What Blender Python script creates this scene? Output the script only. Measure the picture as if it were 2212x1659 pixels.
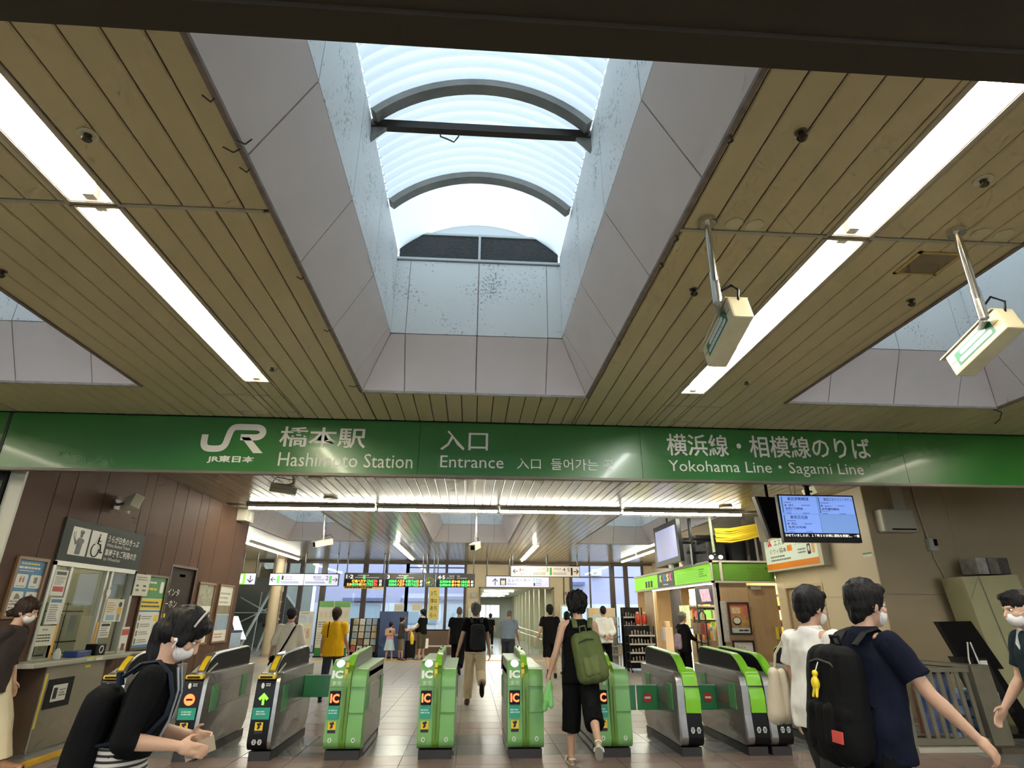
import bpy, bmesh, math, random
from mathutils import Vector, Matrix, Euler, noise as mnoise
for _o in list(bpy.data.objects): bpy.data.objects.remove(_o, do_unlink=True)
SC = bpy.context.scene
COL = SC.collection
R = math.radians
PI = math.pi
random.seed(7)
# ------------------------------------------------------------------ camera
cam = bpy.data.cameras.new('camera'); cam_ob = bpy.data.objects.new('camera', cam); COL.objects.link(cam_ob)
cam.sensor_width = 36.0; cam.sensor_fit = 'HORIZONTAL'; cam.lens = 36.0*1260.26/2212.0
cam.clip_start = 0.05; cam.clip_end = 300
_p, _y, _r = R(21.4994), R(3.6718), R(0.24115)
_f = Vector((math.sin(_y)*math.cos(_p), math.cos(_y)*math.cos(_p), math.sin(_p)))
_rt = Vector((math.cos(_y), -math.sin(_y), 0)); _up = _rt.cross(_f)
_rt, _up = _rt*math.cos(_r)+_up*math.sin(_r), _up*math.cos(_r)-_rt*math.sin(_r)
cam_ob.matrix_world = Matrix(((_rt.x,_up.x,-_f.x,0),(_rt.y,_up.y,-_f.y,0),(_rt.z,_up.z,-_f.z,1.5),(0,0,0,1)))
SC.camera = cam_ob
# ------------------------------------------------------------------ world: bright overcast evening sky
w = bpy.data.worlds.new('overcast_sky'); SC.world = w; w.use_nodes = True
w.node_tree.nodes['Background'].inputs[0].default_value = (0.78, 0.89, 1.0, 1)
w.node_tree.nodes['Background'].inputs[1].default_value = 1.6
SC.view_settings.view_transform = 'Standard'; SC.view_settings.look = 'None'
SC.view_settings.gamma = 1.0; SC.view_settings.use_curve_mapping = False
SC.view_settings.exposure = 0.95
try:
    SC.cycles.use_denoising = True; SC.cycles.max_bounces = 6; SC.cycles.diffuse_bounces = 3
    SC.cycles.use_adaptive_sampling = True; SC.cycles.adaptive_threshold = 0.08; SC.cycles.adaptive_min_samples = 8
    SC.cycles.glossy_bounces = 3; SC.cycles.transparent_max_bounces = 16; SC.cycles.transmission_bounces = 4
    SC.cycles.caustics_reflective = False; SC.cycles.caustics_refractive = False
    SC.cycles.sample_clamp_indirect = 4.0
except Exception: pass
TUBE = 64.0      # radiance of the fluorescent tubes
# ------------------------------------------------------------------ main dimensions (metres)
ZC = 3.66        # ceiling
XL, XR = -5.25, 6.89   # left (brown) and right (beige) side walls
YS = 6.81        # green station sign band
YW0, YW1 = 7.13, 14.3  # left wall start / end
YC = 9.96        # shaded facing wall on the right
YK, XK = 13.54, 5.43   # kiosk side face / front face
YB = 27.4        # back window wall
def fz(y):       # floor height: level by the gates, a slight fall towards the back
    return 0.0 if y <= 10 else -0.12*(y-10)/17.4
# ------------------------------------------------------------------ material helpers
def lin(c):
    return tuple(((v/255.0)/12.92 if v/255.0 <= 0.04045 else ((v/255.0+0.055)/1.055)**2.4) for v in c)
MATS = {}
def M(name, col, rough=0.5, metal=0.0, emit=0.0, var=0.0, vs=6.0, bump=0.0, bs=60.0, coat=0.0, spec=0.5, stretch=None, col2=None):
    if name in MATS: return MATS[name]
    m = bpy.data.materials.new(name); m.use_nodes = True; MATS[name] = m
    nt = m.node_tree; b = nt.nodes['Principled BSDF']
    c = lin(col) if max(col) > 1.001 else tuple(col)
    b.inputs['Base Color'].default_value = (*c, 1); b.inputs['Roughness'].default_value = rough
    b.inputs['Metallic'].default_value = metal; b.inputs['Specular IOR Level'].default_value = spec
    if coat: b.inputs['Coat Weight'].default_value = coat; b.inputs['Coat Roughness'].default_value = 0.08
    if emit:
        b.inputs['Emission Color'].default_value = (*c, 1); b.inputs['Emission Strength'].default_value = emit
    if var or bump or col2:
        tc = nt.nodes.new('ShaderNodeTexCoord'); src = tc.outputs['Object']
        if stretch:
            mp = nt.nodes.new('ShaderNodeMapping'); mp.inputs['Scale'].default_value = stretch
            nt.links.new(src, mp.inputs['Vector']); src = mp.outputs['Vector']
    if var or col2:
        n = nt.nodes.new('ShaderNodeTexNoise'); n.inputs['Scale'].default_value = vs; n.inputs['Detail'].default_value = 5
        nt.links.new(src, n.inputs['Vector'])
        rp = nt.nodes.new('ShaderNodeValToRGB'); rp.color_ramp.elements[0].position = 0.3; rp.color_ramp.elements[1].position = 0.72
        c2 = (lin(col2) if max(col2) > 1.001 else col2) if col2 else tuple(v*(1-var) for v in c)
        rp.color_ramp.elements[0].color = (*c2, 1); rp.color_ramp.elements[1].color = (*c, 1)
        nt.links.new(n.outputs['Fac'], rp.inputs['Fac']); nt.links.new(rp.outputs['Color'], b.inputs['Base Color'])
        if emit: nt.links.new(rp.outputs['Color'], b.inputs['Emission Color'])
    if bump:
        n2 = nt.nodes.new('ShaderNodeTexNoise'); n2.inputs['Scale'].default_value = bs; n2.inputs['Detail'].default_value = 4
        nt.links.new(src, n2.inputs['Vector'])
        bp = nt.nodes.new('ShaderNodeBump'); bp.inputs['Strength'].default_value = bump; bp.inputs['Distance'].default_value = 0.01
        nt.links.new(n2.outputs['Fac'], bp.inputs['Height']); nt.links.new(bp.outputs['Normal'], b.inputs['Normal'])
    return m
def glass(name, tint=(0.92,0.96,0.97), refl=0.07, rough=0.02):
    if name in MATS: return MATS[name]
    m = bpy.data.materials.new(name); m.use_nodes = True; MATS[name] = m
    nt = m.node_tree; nt.nodes.remove(nt.nodes['Principled BSDF'])
    t = nt.nodes.new('ShaderNodeBsdfTransparent'); t.inputs[0].default_value = (*tint, 1)
    g = nt.nodes.new('ShaderNodeBsdfGlossy'); g.inputs['Roughness'].default_value = rough
    mx = nt.nodes.new('ShaderNodeMixShader'); mx.inputs[0].default_value = refl
    nt.links.new(t.outputs[0], mx.inputs[1]); nt.links.new(g.outputs[0], mx.inputs[2])
    nt.links.new(mx.outputs[0], nt.nodes['Material Output'].inputs[0])
    return m
def translucent(name, col, mixf=0.75):
    if name in MATS: return MATS[name]
    m = bpy.data.materials.new(name); m.use_nodes = True; MATS[name] = m
    nt = m.node_tree; nt.nodes.remove(nt.nodes['Principled BSDF'])
    t = nt.nodes.new('ShaderNodeBsdfTranslucent'); t.inputs[0].default_value = (*col, 1)
    g = nt.nodes.new('ShaderNodeBsdfDiffuse'); g.inputs[0].default_value = (*col, 1)
    mx = nt.nodes.new('ShaderNodeMixShader'); mx.inputs[0].default_value = 1-mixf
    nt.links.new(t.outputs[0], mx.inputs[1]); nt.links.new(g.outputs[0], mx.inputs[2])
    nt.links.new(mx.outputs[0], nt.nodes['Material Output'].inputs[0])
    return m
# ------------------------------------------------------------------ mesh builder
class MB:
    def __init__(s): s.v = []; s.f = []
    def add(s, vs, fs):
        n = len(s.v); s.v += [tuple(v) for v in vs]; s.f += [tuple(n+i for i in f) for f in fs]; return s
    def box(s, x0, x1, y0, y1, z0, z1):
        x0,x1 = min(x0,x1),max(x0,x1); y0,y1 = min(y0,y1),max(y0,y1); z0,z1 = min(z0,z1),max(z0,z1)
        return s.add([(x0,y0,z0),(x1,y0,z0),(x1,y1,z0),(x0,y1,z0),(x0,y0,z1),(x1,y0,z1),(x1,y1,z1),(x0,y1,z1)],
                     [(0,3,2,1),(4,5,6,7),(0,1,5,4),(1,2,6,5),(2,3,7,6),(3,0,4,7)])
    def obox(s, c, u, v, n, a, b, d):   # oriented box, half sizes a,b,d along u,v,n
        c = Vector(c); u = Vector(u).normalized()*a; v = Vector(v).normalized()*b; n = Vector(n).normalized()*d
        P = [c-u-v-n, c+u-v-n, c+u+v-n, c-u+v-n, c-u-v+n, c+u-v+n, c+u+v+n, c-u+v+n]
        return s.add(P, [(0,3,2,1),(4,5,6,7),(0,1,5,4),(1,2,6,5),(2,3,7,6),(3,0,4,7)])
    def quad(s, a, b, c, d): return s.add([a,b,c,d], [(0,1,2,3)])
    def slab(s, pts, n, t):             # polygon pts pushed by thickness t along n
        n = Vector(n).normalized()*t; k = len(pts); P = [Vector(p) for p in pts]
        V = P+[p+n for p in P]
        return s.add(V, [tuple(range(k))[::-1], tuple(range(k, 2*k))]+[(i,(i+1)%k,k+(i+1)%k,k+i) for i in range(k)])
    def prism_x(s, prof, x0, x1):       # profile of (y,z) extruded along x
        k = len(prof); V = [(x0,y,z) for y,z in prof]+[(x1,y,z) for y,z in prof]
        return s.add(V, [tuple(range(k))[::-1], tuple(range(k,2*k))]+[(i,(i+1)%k,k+(i+1)%k,k+i) for i in range(k)])
    def tube(s, pts, r, n=8, cap=True, flat=1.0, upv=None):
        P = [Vector(p) for p in pts]; k = len(P); rings = []
        rr = r if isinstance(r, (list,tuple)) else [r]*k
        ref = Vector(upv) if upv else None; prev = None
        for i in range(k):
            t = (P[min(i+1,k-1)]-P[max(i-1,0)]);
            t = t.normalized() if t.length > 1e-9 else Vector((0,0,1))
            if ref is not None: a = ref-t*ref.dot(t)
            elif prev is not None: a = prev-t*prev.dot(t)
            else: a = Vector((0,0,1))-t*t.z if abs(t.z) < .9 else Vector((1,0,0))-t*t.x
            a.normalize(); prev = a; b = t.cross(a)
            rings.append([P[i]+(a*math.cos(2*PI*j/n)*flat+b*math.sin(2*PI*j/n))*rr[i] for j in range(n)])
        V = [v for rg in rings for v in rg]; F = []
        for i in range(k-1):
            for j in range(n): F.append((i*n+j, i*n+(j+1)%n, (i+1)*n+(j+1)%n, (i+1)*n+j))
        if cap: F += [tuple(range(n))[::-1], tuple((k-1)*n+j for j in range(n))]
        return s.add(V, F)
    def cyl(s, c, r, h, n=16, axis='z', r2=None):
        c = Vector(c); d = {'x':Vector((1,0,0)),'y':Vector((0,1,0)),'z':Vector((0,0,1))}[axis] if isinstance(axis,str) else Vector(axis).normalized()
        return s.tube([c, c+d*h], [r, r2 if r2 is not None else r], n)
    def disc(s, c, u, v, ru, rv, n=24, t=0.0, nrm=None):
        c = Vector(c); u = Vector(u); v = Vector(v)
        pts = [c+u*ru*math.cos(2*PI*i/n)+v*rv*math.sin(2*PI*i/n) for i in range(n)]
        if t: return s.slab(pts, nrm if nrm else u.cross(v), t)
        return s.add(pts, [tuple(range(n))])
    def ell(s, c, r, n=12, m=8, rot=None):
        c = Vector(c); V = []; F = []
        for i in range(m+1):
            a = PI*i/m
            for j in range(n):
                p = Vector((r[0]*math.sin(a)*math.cos(2*PI*j/n), r[1]*math.sin(a)*math.sin(2*PI*j/n), r[2]*math.cos(a)))
                V.append(c+(rot @ p if rot else p))
        for i in range(m):
            for j in range(n): F.append((i*n+j, (i+1)*n+j, (i+1)*n+(j+1)%n, i*n+(j+1)%n))
        return s.add(V, F)
    def mesh(s, name, off=(0,0,0), smooth=None, merge=False, bevel=0.0):
        me = bpy.data.meshes.new(name)
        me.from_pydata([(v[0]-off[0], v[1]-off[1], v[2]-off[2]) for v in s.v], [], s.f)
        bm = bmesh.new(); bm.from_mesh(me)
        if merge or bevel: bmesh.ops.remove_doubles(bm, verts=bm.verts, dist=1e-5)
        bmesh.ops.recalc_face_normals(bm, faces=bm.faces)
        if bevel:
            es = [e for e in bm.edges if len(e.link_faces) == 2 and e.calc_face_angle(0) > 0.5]
            bmesh.ops.bevel(bm, geom=es, offset=bevel, segments=2, affect='EDGES', profile=0.6, clamp_overlap=True)
        bm.to_mesh(me); bm.free()
        if smooth is not None:
            for p in me.polygons: p.use_smooth = True
            try: me.set_sharp_from_angle(angle=R(smooth))
            except Exception: pass
        return me
OFF = {}
def thing(name, label, cat, loc=(0,0,0), group=None, local=False):
    o = bpy.data.objects.new(name, None); COL.objects.link(o); o.location = loc
    o.empty_display_size = 0.2
    o['label'] = label; o['category'] = cat
    if group: o['group'] = group
    OFF[o] = (0,0,0) if local else tuple(loc)
    return o
def part(name, mb, mat, parent=None, smooth=None, bevel=0.0, label=None, merge=False):
    off = OFF.get(parent, (0,0,0)) if parent else (0,0,0)
    me = mb.mesh(name, off, smooth, merge, bevel) if isinstance(mb, MB) else mb
    o = bpy.data.objects.new(name, me); COL.objects.link(o)
    if mat is not None: me.materials.append(mat)
    if parent is not None:
        o.parent = parent; OFF[o] = off
    if label: o['label'] = label
    return o
def single(name, mb, mat, label, cat, group=None, loc=None, smooth=None, bevel=0.0):
    loc = loc if loc else (0,0,0)
    me = mb.mesh(name, loc, smooth, False, bevel); o = bpy.data.objects.new(name, me); COL.objects.link(o)
    o.location = loc; me.materials.append(mat); o['label'] = label; o['category'] = cat; OFF[o] = tuple(loc)
    if group: o['group'] = group
    return o
def struct(name, mb, mat, parent=None, smooth=None, bevel=0.0, label=None):
    o = part(name, mb, mat, parent, smooth, bevel, label)
    o['kind'] = 'structure'
    return o
def struct_root(name, label=None):
    o = bpy.data.objects.new(name, None); COL.objects.link(o); o['kind'] = 'structure'
    if label: o['label'] = label
    OFF[o] = (0,0,0); return o
def copy_tree(o, parent=None):
    c = o.copy(); COL.objects.link(c); c.parent = parent
    for ch in o.children: copy_tree(ch, c)
    return c
# ------------------------------------------------------------------ lettering (queued, converted in one go)
TEXTQ = []
def T(parent, s, c, u, v, wd, ht, mat, name='lettering', bold=0.0, ext=0.0015, align='C', sub=None):
    """text mesh fitted into a box wd x ht centred on c; u = reading direction, v = up"""
    TEXTQ.append((parent, s, Vector(c), Vector(u).normalized(), Vector(v).normalized(), wd, ht, mat, name, bold, ext, align))
def flush_text():
    obs = []
    for q in TEXTQ:
        cu = bpy.data.curves.new('txt', 'FONT'); cu.body = q[1]; cu.size = 1.0; cu.extrude = 0.0
        cu.resolution_u = 2; cu.offset = q[9]; cu.fill_mode = 'FRONT'
        o = bpy.data.objects.new('txt', cu); COL.objects.link(o); obs.append(o)
    dg = bpy.context.evaluated_depsgraph_get(); dg.update()
    for o, q in zip(obs, TEXTQ):
        parent, s, c, u, v, wd, ht, mat, name, bold, ext, align = q
        me0 = o.evaluated_get(dg).to_mesh()
        vs = [x.co.copy() for x in me0.vertices]; fs = [tuple(p.vertices) for p in me0.polygons]
        if not vs: continue
        x0 = min(a.x for a in vs); x1 = max(a.x for a in vs); y0 = min(a.y for a in vs); y1 = max(a.y for a in vs)
        sy = ht/max(y1-y0, 1e-6) if ht else None; sx = wd/max(x1-x0, 1e-6) if wd else None
        sx = sx or sy; sy = sy or sx
        n = u.cross(v)
        mb = MB(); V = []
        for a in vs: V.append(c+u*((a.x-(x0+x1)/2)*sx)+v*((a.y-(y0+y1)/2)*sy)+n*ext)
        mb.add(V, fs)
        part(name, mb, mat, parent)
    for o in obs:
        cu = o.data; bpy.data.objects.remove(o, do_unlink=True); bpy.data.curves.remove(cu)
    TEXTQ.clear()
def bars(mb, c, u, v, wd, rows, lh, th, fill=(0.6,1.0), rnd=None, n=0.0012):
    """illegible small print: rows of short ink strokes"""
    rnd = rnd or random; c = Vector(c); u = Vector(u).normalized(); v = Vector(v).normalized(); nn = u.cross(v)
    for i in range(rows):
        y = (rows-1)/2*lh-i*lh; L = wd*rnd.uniform(*fill); x = -wd/2
        while x < -wd/2+L:
            l = rnd.uniform(1.2, 3.5)*th
            a = c+u*x+v*(y-th/2)+nn*n; b = c+u*min(x+l, wd/2)+v*(y-th/2)+nn*n
            mb.quad(a, b, b+v*th, a+v*th); x += l+th*0.45
def rect(mb, c, u, v, wd, ht, t=0.0, n=0.0):
    c = Vector(c); u = Vector(u).normalized(); v = Vector(v).normalized(); nn = u.cross(v)
    c = c+nn*n
    pts = [c-u*wd/2-v*ht/2, c+u*wd/2-v*ht/2, c+u*wd/2+v*ht/2, c-u*wd/2+v*ht/2]
    return mb.slab(pts, nn, t) if t else mb.add(pts, [(0,1,2,3)])
def rrect(mb, c, u, v, wd, ht, r, t=0.0, n=0.0, seg=4):
    c = Vector(c); u = Vector(u).normalized(); v = Vector(v).normalized(); nn = u.cross(v); c = c+nn*n; pts = []
    for k,(sx,sy) in enumerate(((1,-1),(1,1),(-1,1),(-1,-1))):
        for i in range(seg+1):
            a = (-90+90*k+90*i/seg)*PI/180
            pts.append(c+u*(sx*(wd/2-r)+r*math.cos(a))+v*(sy*(ht/2-r)+r*math.sin(a)))
    return mb.slab(pts, nn, t) if t else mb.add(pts, [tuple(range(len(pts)))])
def poly2(mb, pts2, c, u, v, t=0.0, n=0.0, sc=1.0):
    c = Vector(c); u = Vector(u).normalized(); v = Vector(v).normalized(); nn = u.cross(v); c = c+nn*n
    pts = [c+u*x*sc+v*y*sc for x,y in pts2]
    return mb.slab(pts, nn, t) if t else mb.add(pts, [tuple(range(len(pts)))])
UX, UY, UZ = Vector((1,0,0)), Vector((0,1,0)), Vector((0,0,1))
# ================================================================== THE SETTING
plank_m = M('ceiling_plank', (0.62,0.50,0.285), rough=0.34, var=0.10, vs=1.2, bump=0.02, bs=30, stretch=(1,0.25,1))
plank_m2 = M('ceiling_plank_rear', (0.42,0.36,0.255), rough=0.21, var=0.10, vs=1.2, stretch=(1,0.25,1))  # rear boards given a darker colour to offset the closer tube lights
joint_m = M('ceiling_backing', (0.035,0.03,0.02), rough=0.8)
strip_m = M('joint_strip', (0.42,0.38,0.29), rough=0.4)
slope_m = M('skylight_panel', (0.90,0.815,0.82), rough=0.42, var=0.05, vs=3)
def speckled(name, col, spot, amount=0.62):
    m = M(name, col, rough=0.5); nt = m.node_tree; b = nt.nodes['Principled BSDF']
    tc = nt.nodes.new('ShaderNodeTexCoord'); n1 = nt.nodes.new('ShaderNodeTexNoise'); n1.inputs['Scale'].default_value = 38; n1.inputs['Detail'].default_value = 3
    n2 = nt.nodes.new('ShaderNodeTexNoise'); n2.inputs['Scale'].default_value = 2.2
    mu = nt.nodes.new('ShaderNodeMath'); mu.operation = 'MULTIPLY'
    ad = nt.nodes.new('ShaderNodeMath'); ad.operation = 'MULTIPLY_ADD'; ad.inputs[1].default_value = 0.55; ad.inputs[2].default_value = 0.28
    nt.links.new(tc.outputs['Object'], n1.inputs['Vector']); nt.links.new(tc.outputs['Object'], n2.inputs['Vector'])
    nt.links.new(n2.outputs['Fac'], ad.inputs[0]); nt.links.new(n1.outputs['Fac'], mu.inputs[0]); nt.links.new(ad.outputs[0], mu.inputs[1])
    rp = nt.nodes.new('ShaderNodeValToRGB'); rp.color_ramp.elements[0].position = 0.345; rp.color_ramp.elements[1].position = 0.40
    rp.color_ramp.elements[0].color = (*col, 1); rp.color_ramp.elements[1].color = (*spot, 1)
    nt.links.new(mu.outputs[0], rp.inputs['Fac']); nt.links.new(rp.outputs['Color'], b.inputs['Base Color'])
    return m
shaft_m = speckled('skylight_shaft_panel', (0.87,0.88,0.87), (0.40,0.42,0.42))
vault_m = translucent('skylight_vault', (0.49,0.545,0.565), 0.85)
rib_m = M('skylight_rib', (0.34,0.33,0.30), rough=0.35, metal=0.3, var=0.3, vs=4)
dark_m = M('dark_metal', (0.035,0.028,0.022), rough=0.4, metal=0.2)
louvre_m = M('louvre_mesh', (0.07,0.07,0.068), rough=0.7, var=0.6, vs=22, stretch=(1,1,5), bump=0.6, bs=14)
trimb_m = M('skylight_trim', (0.27,0.20,0.16), rough=0.55, var=0.4, vs=14)
tube_m = M('fluorescent_tube', (1.0,0.93,0.78), emit=TUBE)
tube2_m = M('fluorescent_tube_rear', (1.0,0.97,0.80), emit=TUBE*0.85)
trough_m = M('light_trough', (0.52,0.47,0.40), rough=0.4)
# ------------------------------------------------------------------ floor
floor_m = M('floor_base', (0.14,0.13,0.115), rough=0.6)
tile_g = M('floor_tile_greige', (0.31,0.285,0.25), rough=0.30, var=0.12, vs=2.5)
tile_d = M('floor_tile_grey', (0.20,0.20,0.19), rough=0.26, var=0.15, vs=3)
tile_p = M('floor_tile_reddish', (0.27,0.185,0.15), rough=0.30, var=0.15, vs=3)
mb = MB()
def fbox(mb, x0, x1, y0, y1, zt, zb):   # box following the slight floor fall
    mb.add([(x0,y0,fz(y0)+zb),(x1,y0,fz(y0)+zb),(x1,y1,fz(y1)+zb),(x0,y1,fz(y1)+zb),(x0,y0,fz(y0)+zt),(x1,y0,fz(y0)+zt),(x1,y1,fz(y1)+zt),(x0,y1,fz(y1)+zt)],
           [(0,3,2,1),(4,5,6,7),(0,1,5,4),(1,2,6,5),(2,3,7,6),(3,0,4,7)])
fbox(mb, -12, 12, -12, 10, -0.006, -0.2); fbox(mb, -14, 12, 10, 27.4, -0.006, -0.2); fbox(mb, -14, 12, 27.4, 60, -0.006, -0.2)
floor = struct('floor', mb, floor_m)
rows = [(6.35,6.9,tile_d),(6.9,7.3,tile_p),(7.3,7.75,tile_p),(7.75,8.34,tile_d),(8.34,8.93,tile_d),(8.93,9.41,tile_p),(9.41,9.9,tile_p)]
yy = 9.9
while yy < 15.2: rows.append((yy, yy+0.6, tile_g)); yy += 0.6
TW = 0.6; g = 0.004
rest = MB()
for (a, b, m) in rows:
    mbt = MB(); mbt.add([(g,g,-0.012),(TW-g,g,-0.012),(TW-g,b-a-g,fz(b)-fz(a)-0.012),(g,b-a-g,fz(b)-fz(a)-0.012),(g,g,0),(TW-g,g,0),(TW-g,b-a-g,fz(b)-fz(a)),(g,b-a-g,fz(b)-fz(a))],
            [(0,3,2,1),(4,5,6,7),(0,1,5,4),(1,2,6,5),(2,3,7,6),(3,0,4,7)])
    me = mbt.mesh('tile'); me.materials.append(m)
    for i in range(18):
        o = bpy.data.objects.new('tile', me); COL.objects.link(o); o.parent = floor; o.location = (-4.92+i*TW, a, fz(a))
mb = MB(); yb = yy
while yb < YB-0.01:
    y1 = min(yb+0.6, YB)
    x = -12.0
    while x < 8:
        fbox(mb, x+g, x+TW-g, yb+g, y1-g, 0, -0.012); x += TW
    yb = y1
o = part('floor_tiles', mb, tile_g, floor); o['kind'] = 'stuff'
mb = MB()
for i in range(-20, 21):
    for j in range(31):
        x = i*TW-0.0; y = 6.35-0.6*(j+1)
        if y < -11: continue
        fbox(mb, x+g, x+TW-g, y+g, y+0.6-g, 0, -0.012)
o = part('floor_tiles', mb, tile_d, floor); o['kind'] = 'stuff'
mb = MB()
for (a, b, m) in rows:
    for x0 in (-9.72,-9.12,-8.52,-7.92,-7.32,-6.72,-6.12,-5.52, 5.88,6.48,7.08,7.68,8.28,8.88,9.48,10.08,10.68): fbox(mb, x0+g, x0+TW-g, a+g, b-g, 0, -0.012)
o = part('floor_tiles', mb, tile_d, floor); o['kind'] = 'stuff'
mb = MB(); fbox(mb, 0.4, 3.6, 27.41, 54, 0.003, 0.0)
part('corridor_lino', mb, M('corridor_lino', (0.40,0.44,0.42), rough=0.16, var=0.08, vs=1), floor)
# yellow tactile strips
tac_m = M('tactile_yellow', (0.80,0.46,0.03), rough=0.55, var=0.1, vs=5)
tac_m2 = M('tactile_ochre', (0.62,0.40,0.12), rough=0.55, var=0.1, vs=5)
def tactile(x0, x1, y0, y1, label, m, ribs_along='y'):
    t = thing('tactile_paving', label, 'tactile paving', ((x0+x1)/2,(y0+y1)/2,fz((y0+y1)/2)))
    mb = MB(); fbox(mb, x0, x1, y0, y1, 0.003, 0.0005); part('base_strip', mb, m, t)
    mb = MB()
    if ribs_along == 'y':
        n = 4
        for i in range(n):
            x = x0+(i+0.5)*(x1-x0)/n; fbox(mb, x-0.012, x+0.012, y0+0.01, y1-0.01, 0.008, 0.003)
    else:
        n = 4
        for i in range(n):
            y = y0+(i+0.5)*(y1-y0)/n; fbox(mb, x0+0.01, x1-0.01, y-0.012, y+0.012, 0.008, 0.003)
    part('ridges', mb, m, t)
tactile(-4.74, -4.54, 5.2, 9.6, 'bright yellow tactile strip on floor along the ticket booth', tac_m)
tactile(-7.6, 4.2, 23.3, 23.6, 'long ochre tactile strip crossing the far hall before the windows', tac_m2, 'x')
tactile(-3.75, -3.5, 13.2, 20.0, 'ochre tactile strip running away beyond the black ticket gates', tac_m2)
# ------------------------------------------------------------------ ceiling with holes for skylights and light troughs
SKY = [('window_1',-1.20,1.17,-0.16,5.79),('window_2',-5.86,-3.44,-0.16,5.79),('window_3',3.38,5.80,-0.16,5.79),
       ('window_4',-1.27,1.16,13.72,19.65),('window_5',-5.92,-3.48,13.72,19.65),('window_6',3.42,5.85,13.72,19.65)]
LX = [(-2.32,-2.08),(2.13,2.37),(-6.8,-6.56),(6.6,6.84)]  # last two rows are unseen, added to raise the hall light
LYF = [(0.14,2.84),(2.89,5.58)]
LYN = [(-5.4,-2.75),(-2.65,0.08)]
holes = [(s[1],s[2],s[3],s[4]) for s in SKY]
lholes = [(x0,x1,y0,y1) for (x0,x1) in LX for (y0,y1) in LYF+LYN]
def blocked(xa, xb, ya, yb, hs):
    xm, ym = (xa+xb)/2, (ya+yb)/2
    return any(h[0] < xm < h[1] and h[2] < ym < h[3] for h in hs)
mb = MB()
hs = holes+lholes
xs = sorted(set([-14,12]+[h[0] for h in hs]+[h[1] for h in hs])); ys = sorted(set([-8,YB+0.3]+[h[2] for h in hs]+[h[3] for h in hs]))
for i in range(len(xs)-1):
    for j in range(len(ys)-1):
        if not blocked(xs[i],xs[i+1],ys[j],ys[j+1],hs): mb.box(xs[i],xs[i+1],ys[j],ys[j+1],ZC+0.012,ZC+0.14)
ceiling = struct('ceiling', mb, joint_m)
PW = 0.1717
def planks(xa, xb, ya, yb, mat, as_parts, name='plank'):
    """planks running along y between ya and yb, interrupted by openings; returns leftover boxes"""
    base = 1.553-40*PW
    cuts = [base+i*PW for i in range(0, 90) if xa < base+i*PW < xb]
    xsk = sorted(set([round(c,4) for c in cuts]+[xa,xb]+[h[k] for h in hs for k in (0,1) if xa < h[k] < xb and h[2] < yb and h[3] > ya]))
    out = MB(); cnt = 0
    for i in range(len(xsk)-1):
        x0, x1 = xsk[i], xsk[i+1]
        if x1-x0 < 0.012: continue
        xm = (x0+x1)/2
        segs = [(ya,yb)]
        for h in hs:
            if h[0] < xm < h[1]:
                ns = []
                for (p,q) in segs:
                    if h[3] <= p or h[2] >= q: ns.append((p,q)); continue
                    if h[2] > p: ns.append((p,h[2]))
                    if h[3] < q: ns.append((h[3],q))
                segs = ns
        for (p,q) in segs:
            if q-p < 0.02: continue
            if as_parts:
                m2 = MB(); e = 0.006
                x0e, x1e = x0+0.004, x1-0.004
                # shallow chamfered board
                prof = [(x0e,ZC+0.012),(x0e,ZC+e),(x0e+e,ZC),(x1e-e,ZC),(x1e,ZC+e),(x1e,ZC+0.012)]
                V = [(x,p+0.002,z) for x,z in prof]+[(x,q-0.002,z) for x,z in prof]
                m2.add(V, [(0,1,2,3,4,5)[::-1],(6,7,8,9,10,11)]+[(k,(k+1)%6,6+(k+1)%6,6+k) for k in range(6)])
                part(name, m2, mat, ceiling); cnt += 1
            else: out.box(x0+0.004, x1-0.004, p+0.002, q-0.002, ZC, ZC+0.012)
    return out
planks(-5.3, 7.0, 1.2, 2.845, plank_m, True)
planks(-5.3, 7.0, 2.875, YS-0.05, plank_m, True)
planks(-4.6, 6.6, YS+0.08, 12.74, plank_m2, True)
mb = planks(-13, 11, -8, 1.2, plank_m, False); mb2 = planks(-13, -5.3, 1.2, YS-0.05, plank_m, False); mb.add(mb2.v, mb2.f)
mb2 = planks(7.0, 11, 1.2, YS-0.05, plank_m, False); mb.add(mb2.v, mb2.f)
o = part('ceiling_planks', mb, plank_m, ceiling); o['kind'] = 'stuff'
mb = planks(-13, 11, 13.14, 19.9, plank_m2, False); mb2 = planks(-13, 11, 19.91, YB, plank_m2, False); mb.add(mb2.v, mb2.f)
mb2 = planks(-13, -4.6, YS+0.08, 12.74, plank_m2, False); mb.add(mb2.v, mb2.f)
mb2 = planks(6.6, 11, YS+0.08, 12.74, plank_m2, False); mb.add(mb2.v, mb2.f)
o = part('ceiling_planks', mb, plank_m2, ceiling); o['kind'] = 'stuff'
for (xa,xb) in ((-13,-3.44),(-3.44,-2.33),(-2.07,-1.26),(1.18,2.12),(2.38,3.37)):
    part('joint_strip', MB().box(xa,xb,2.847,2.873,ZC-0.006,ZC+0.012), strip_m, ceiling)
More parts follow.
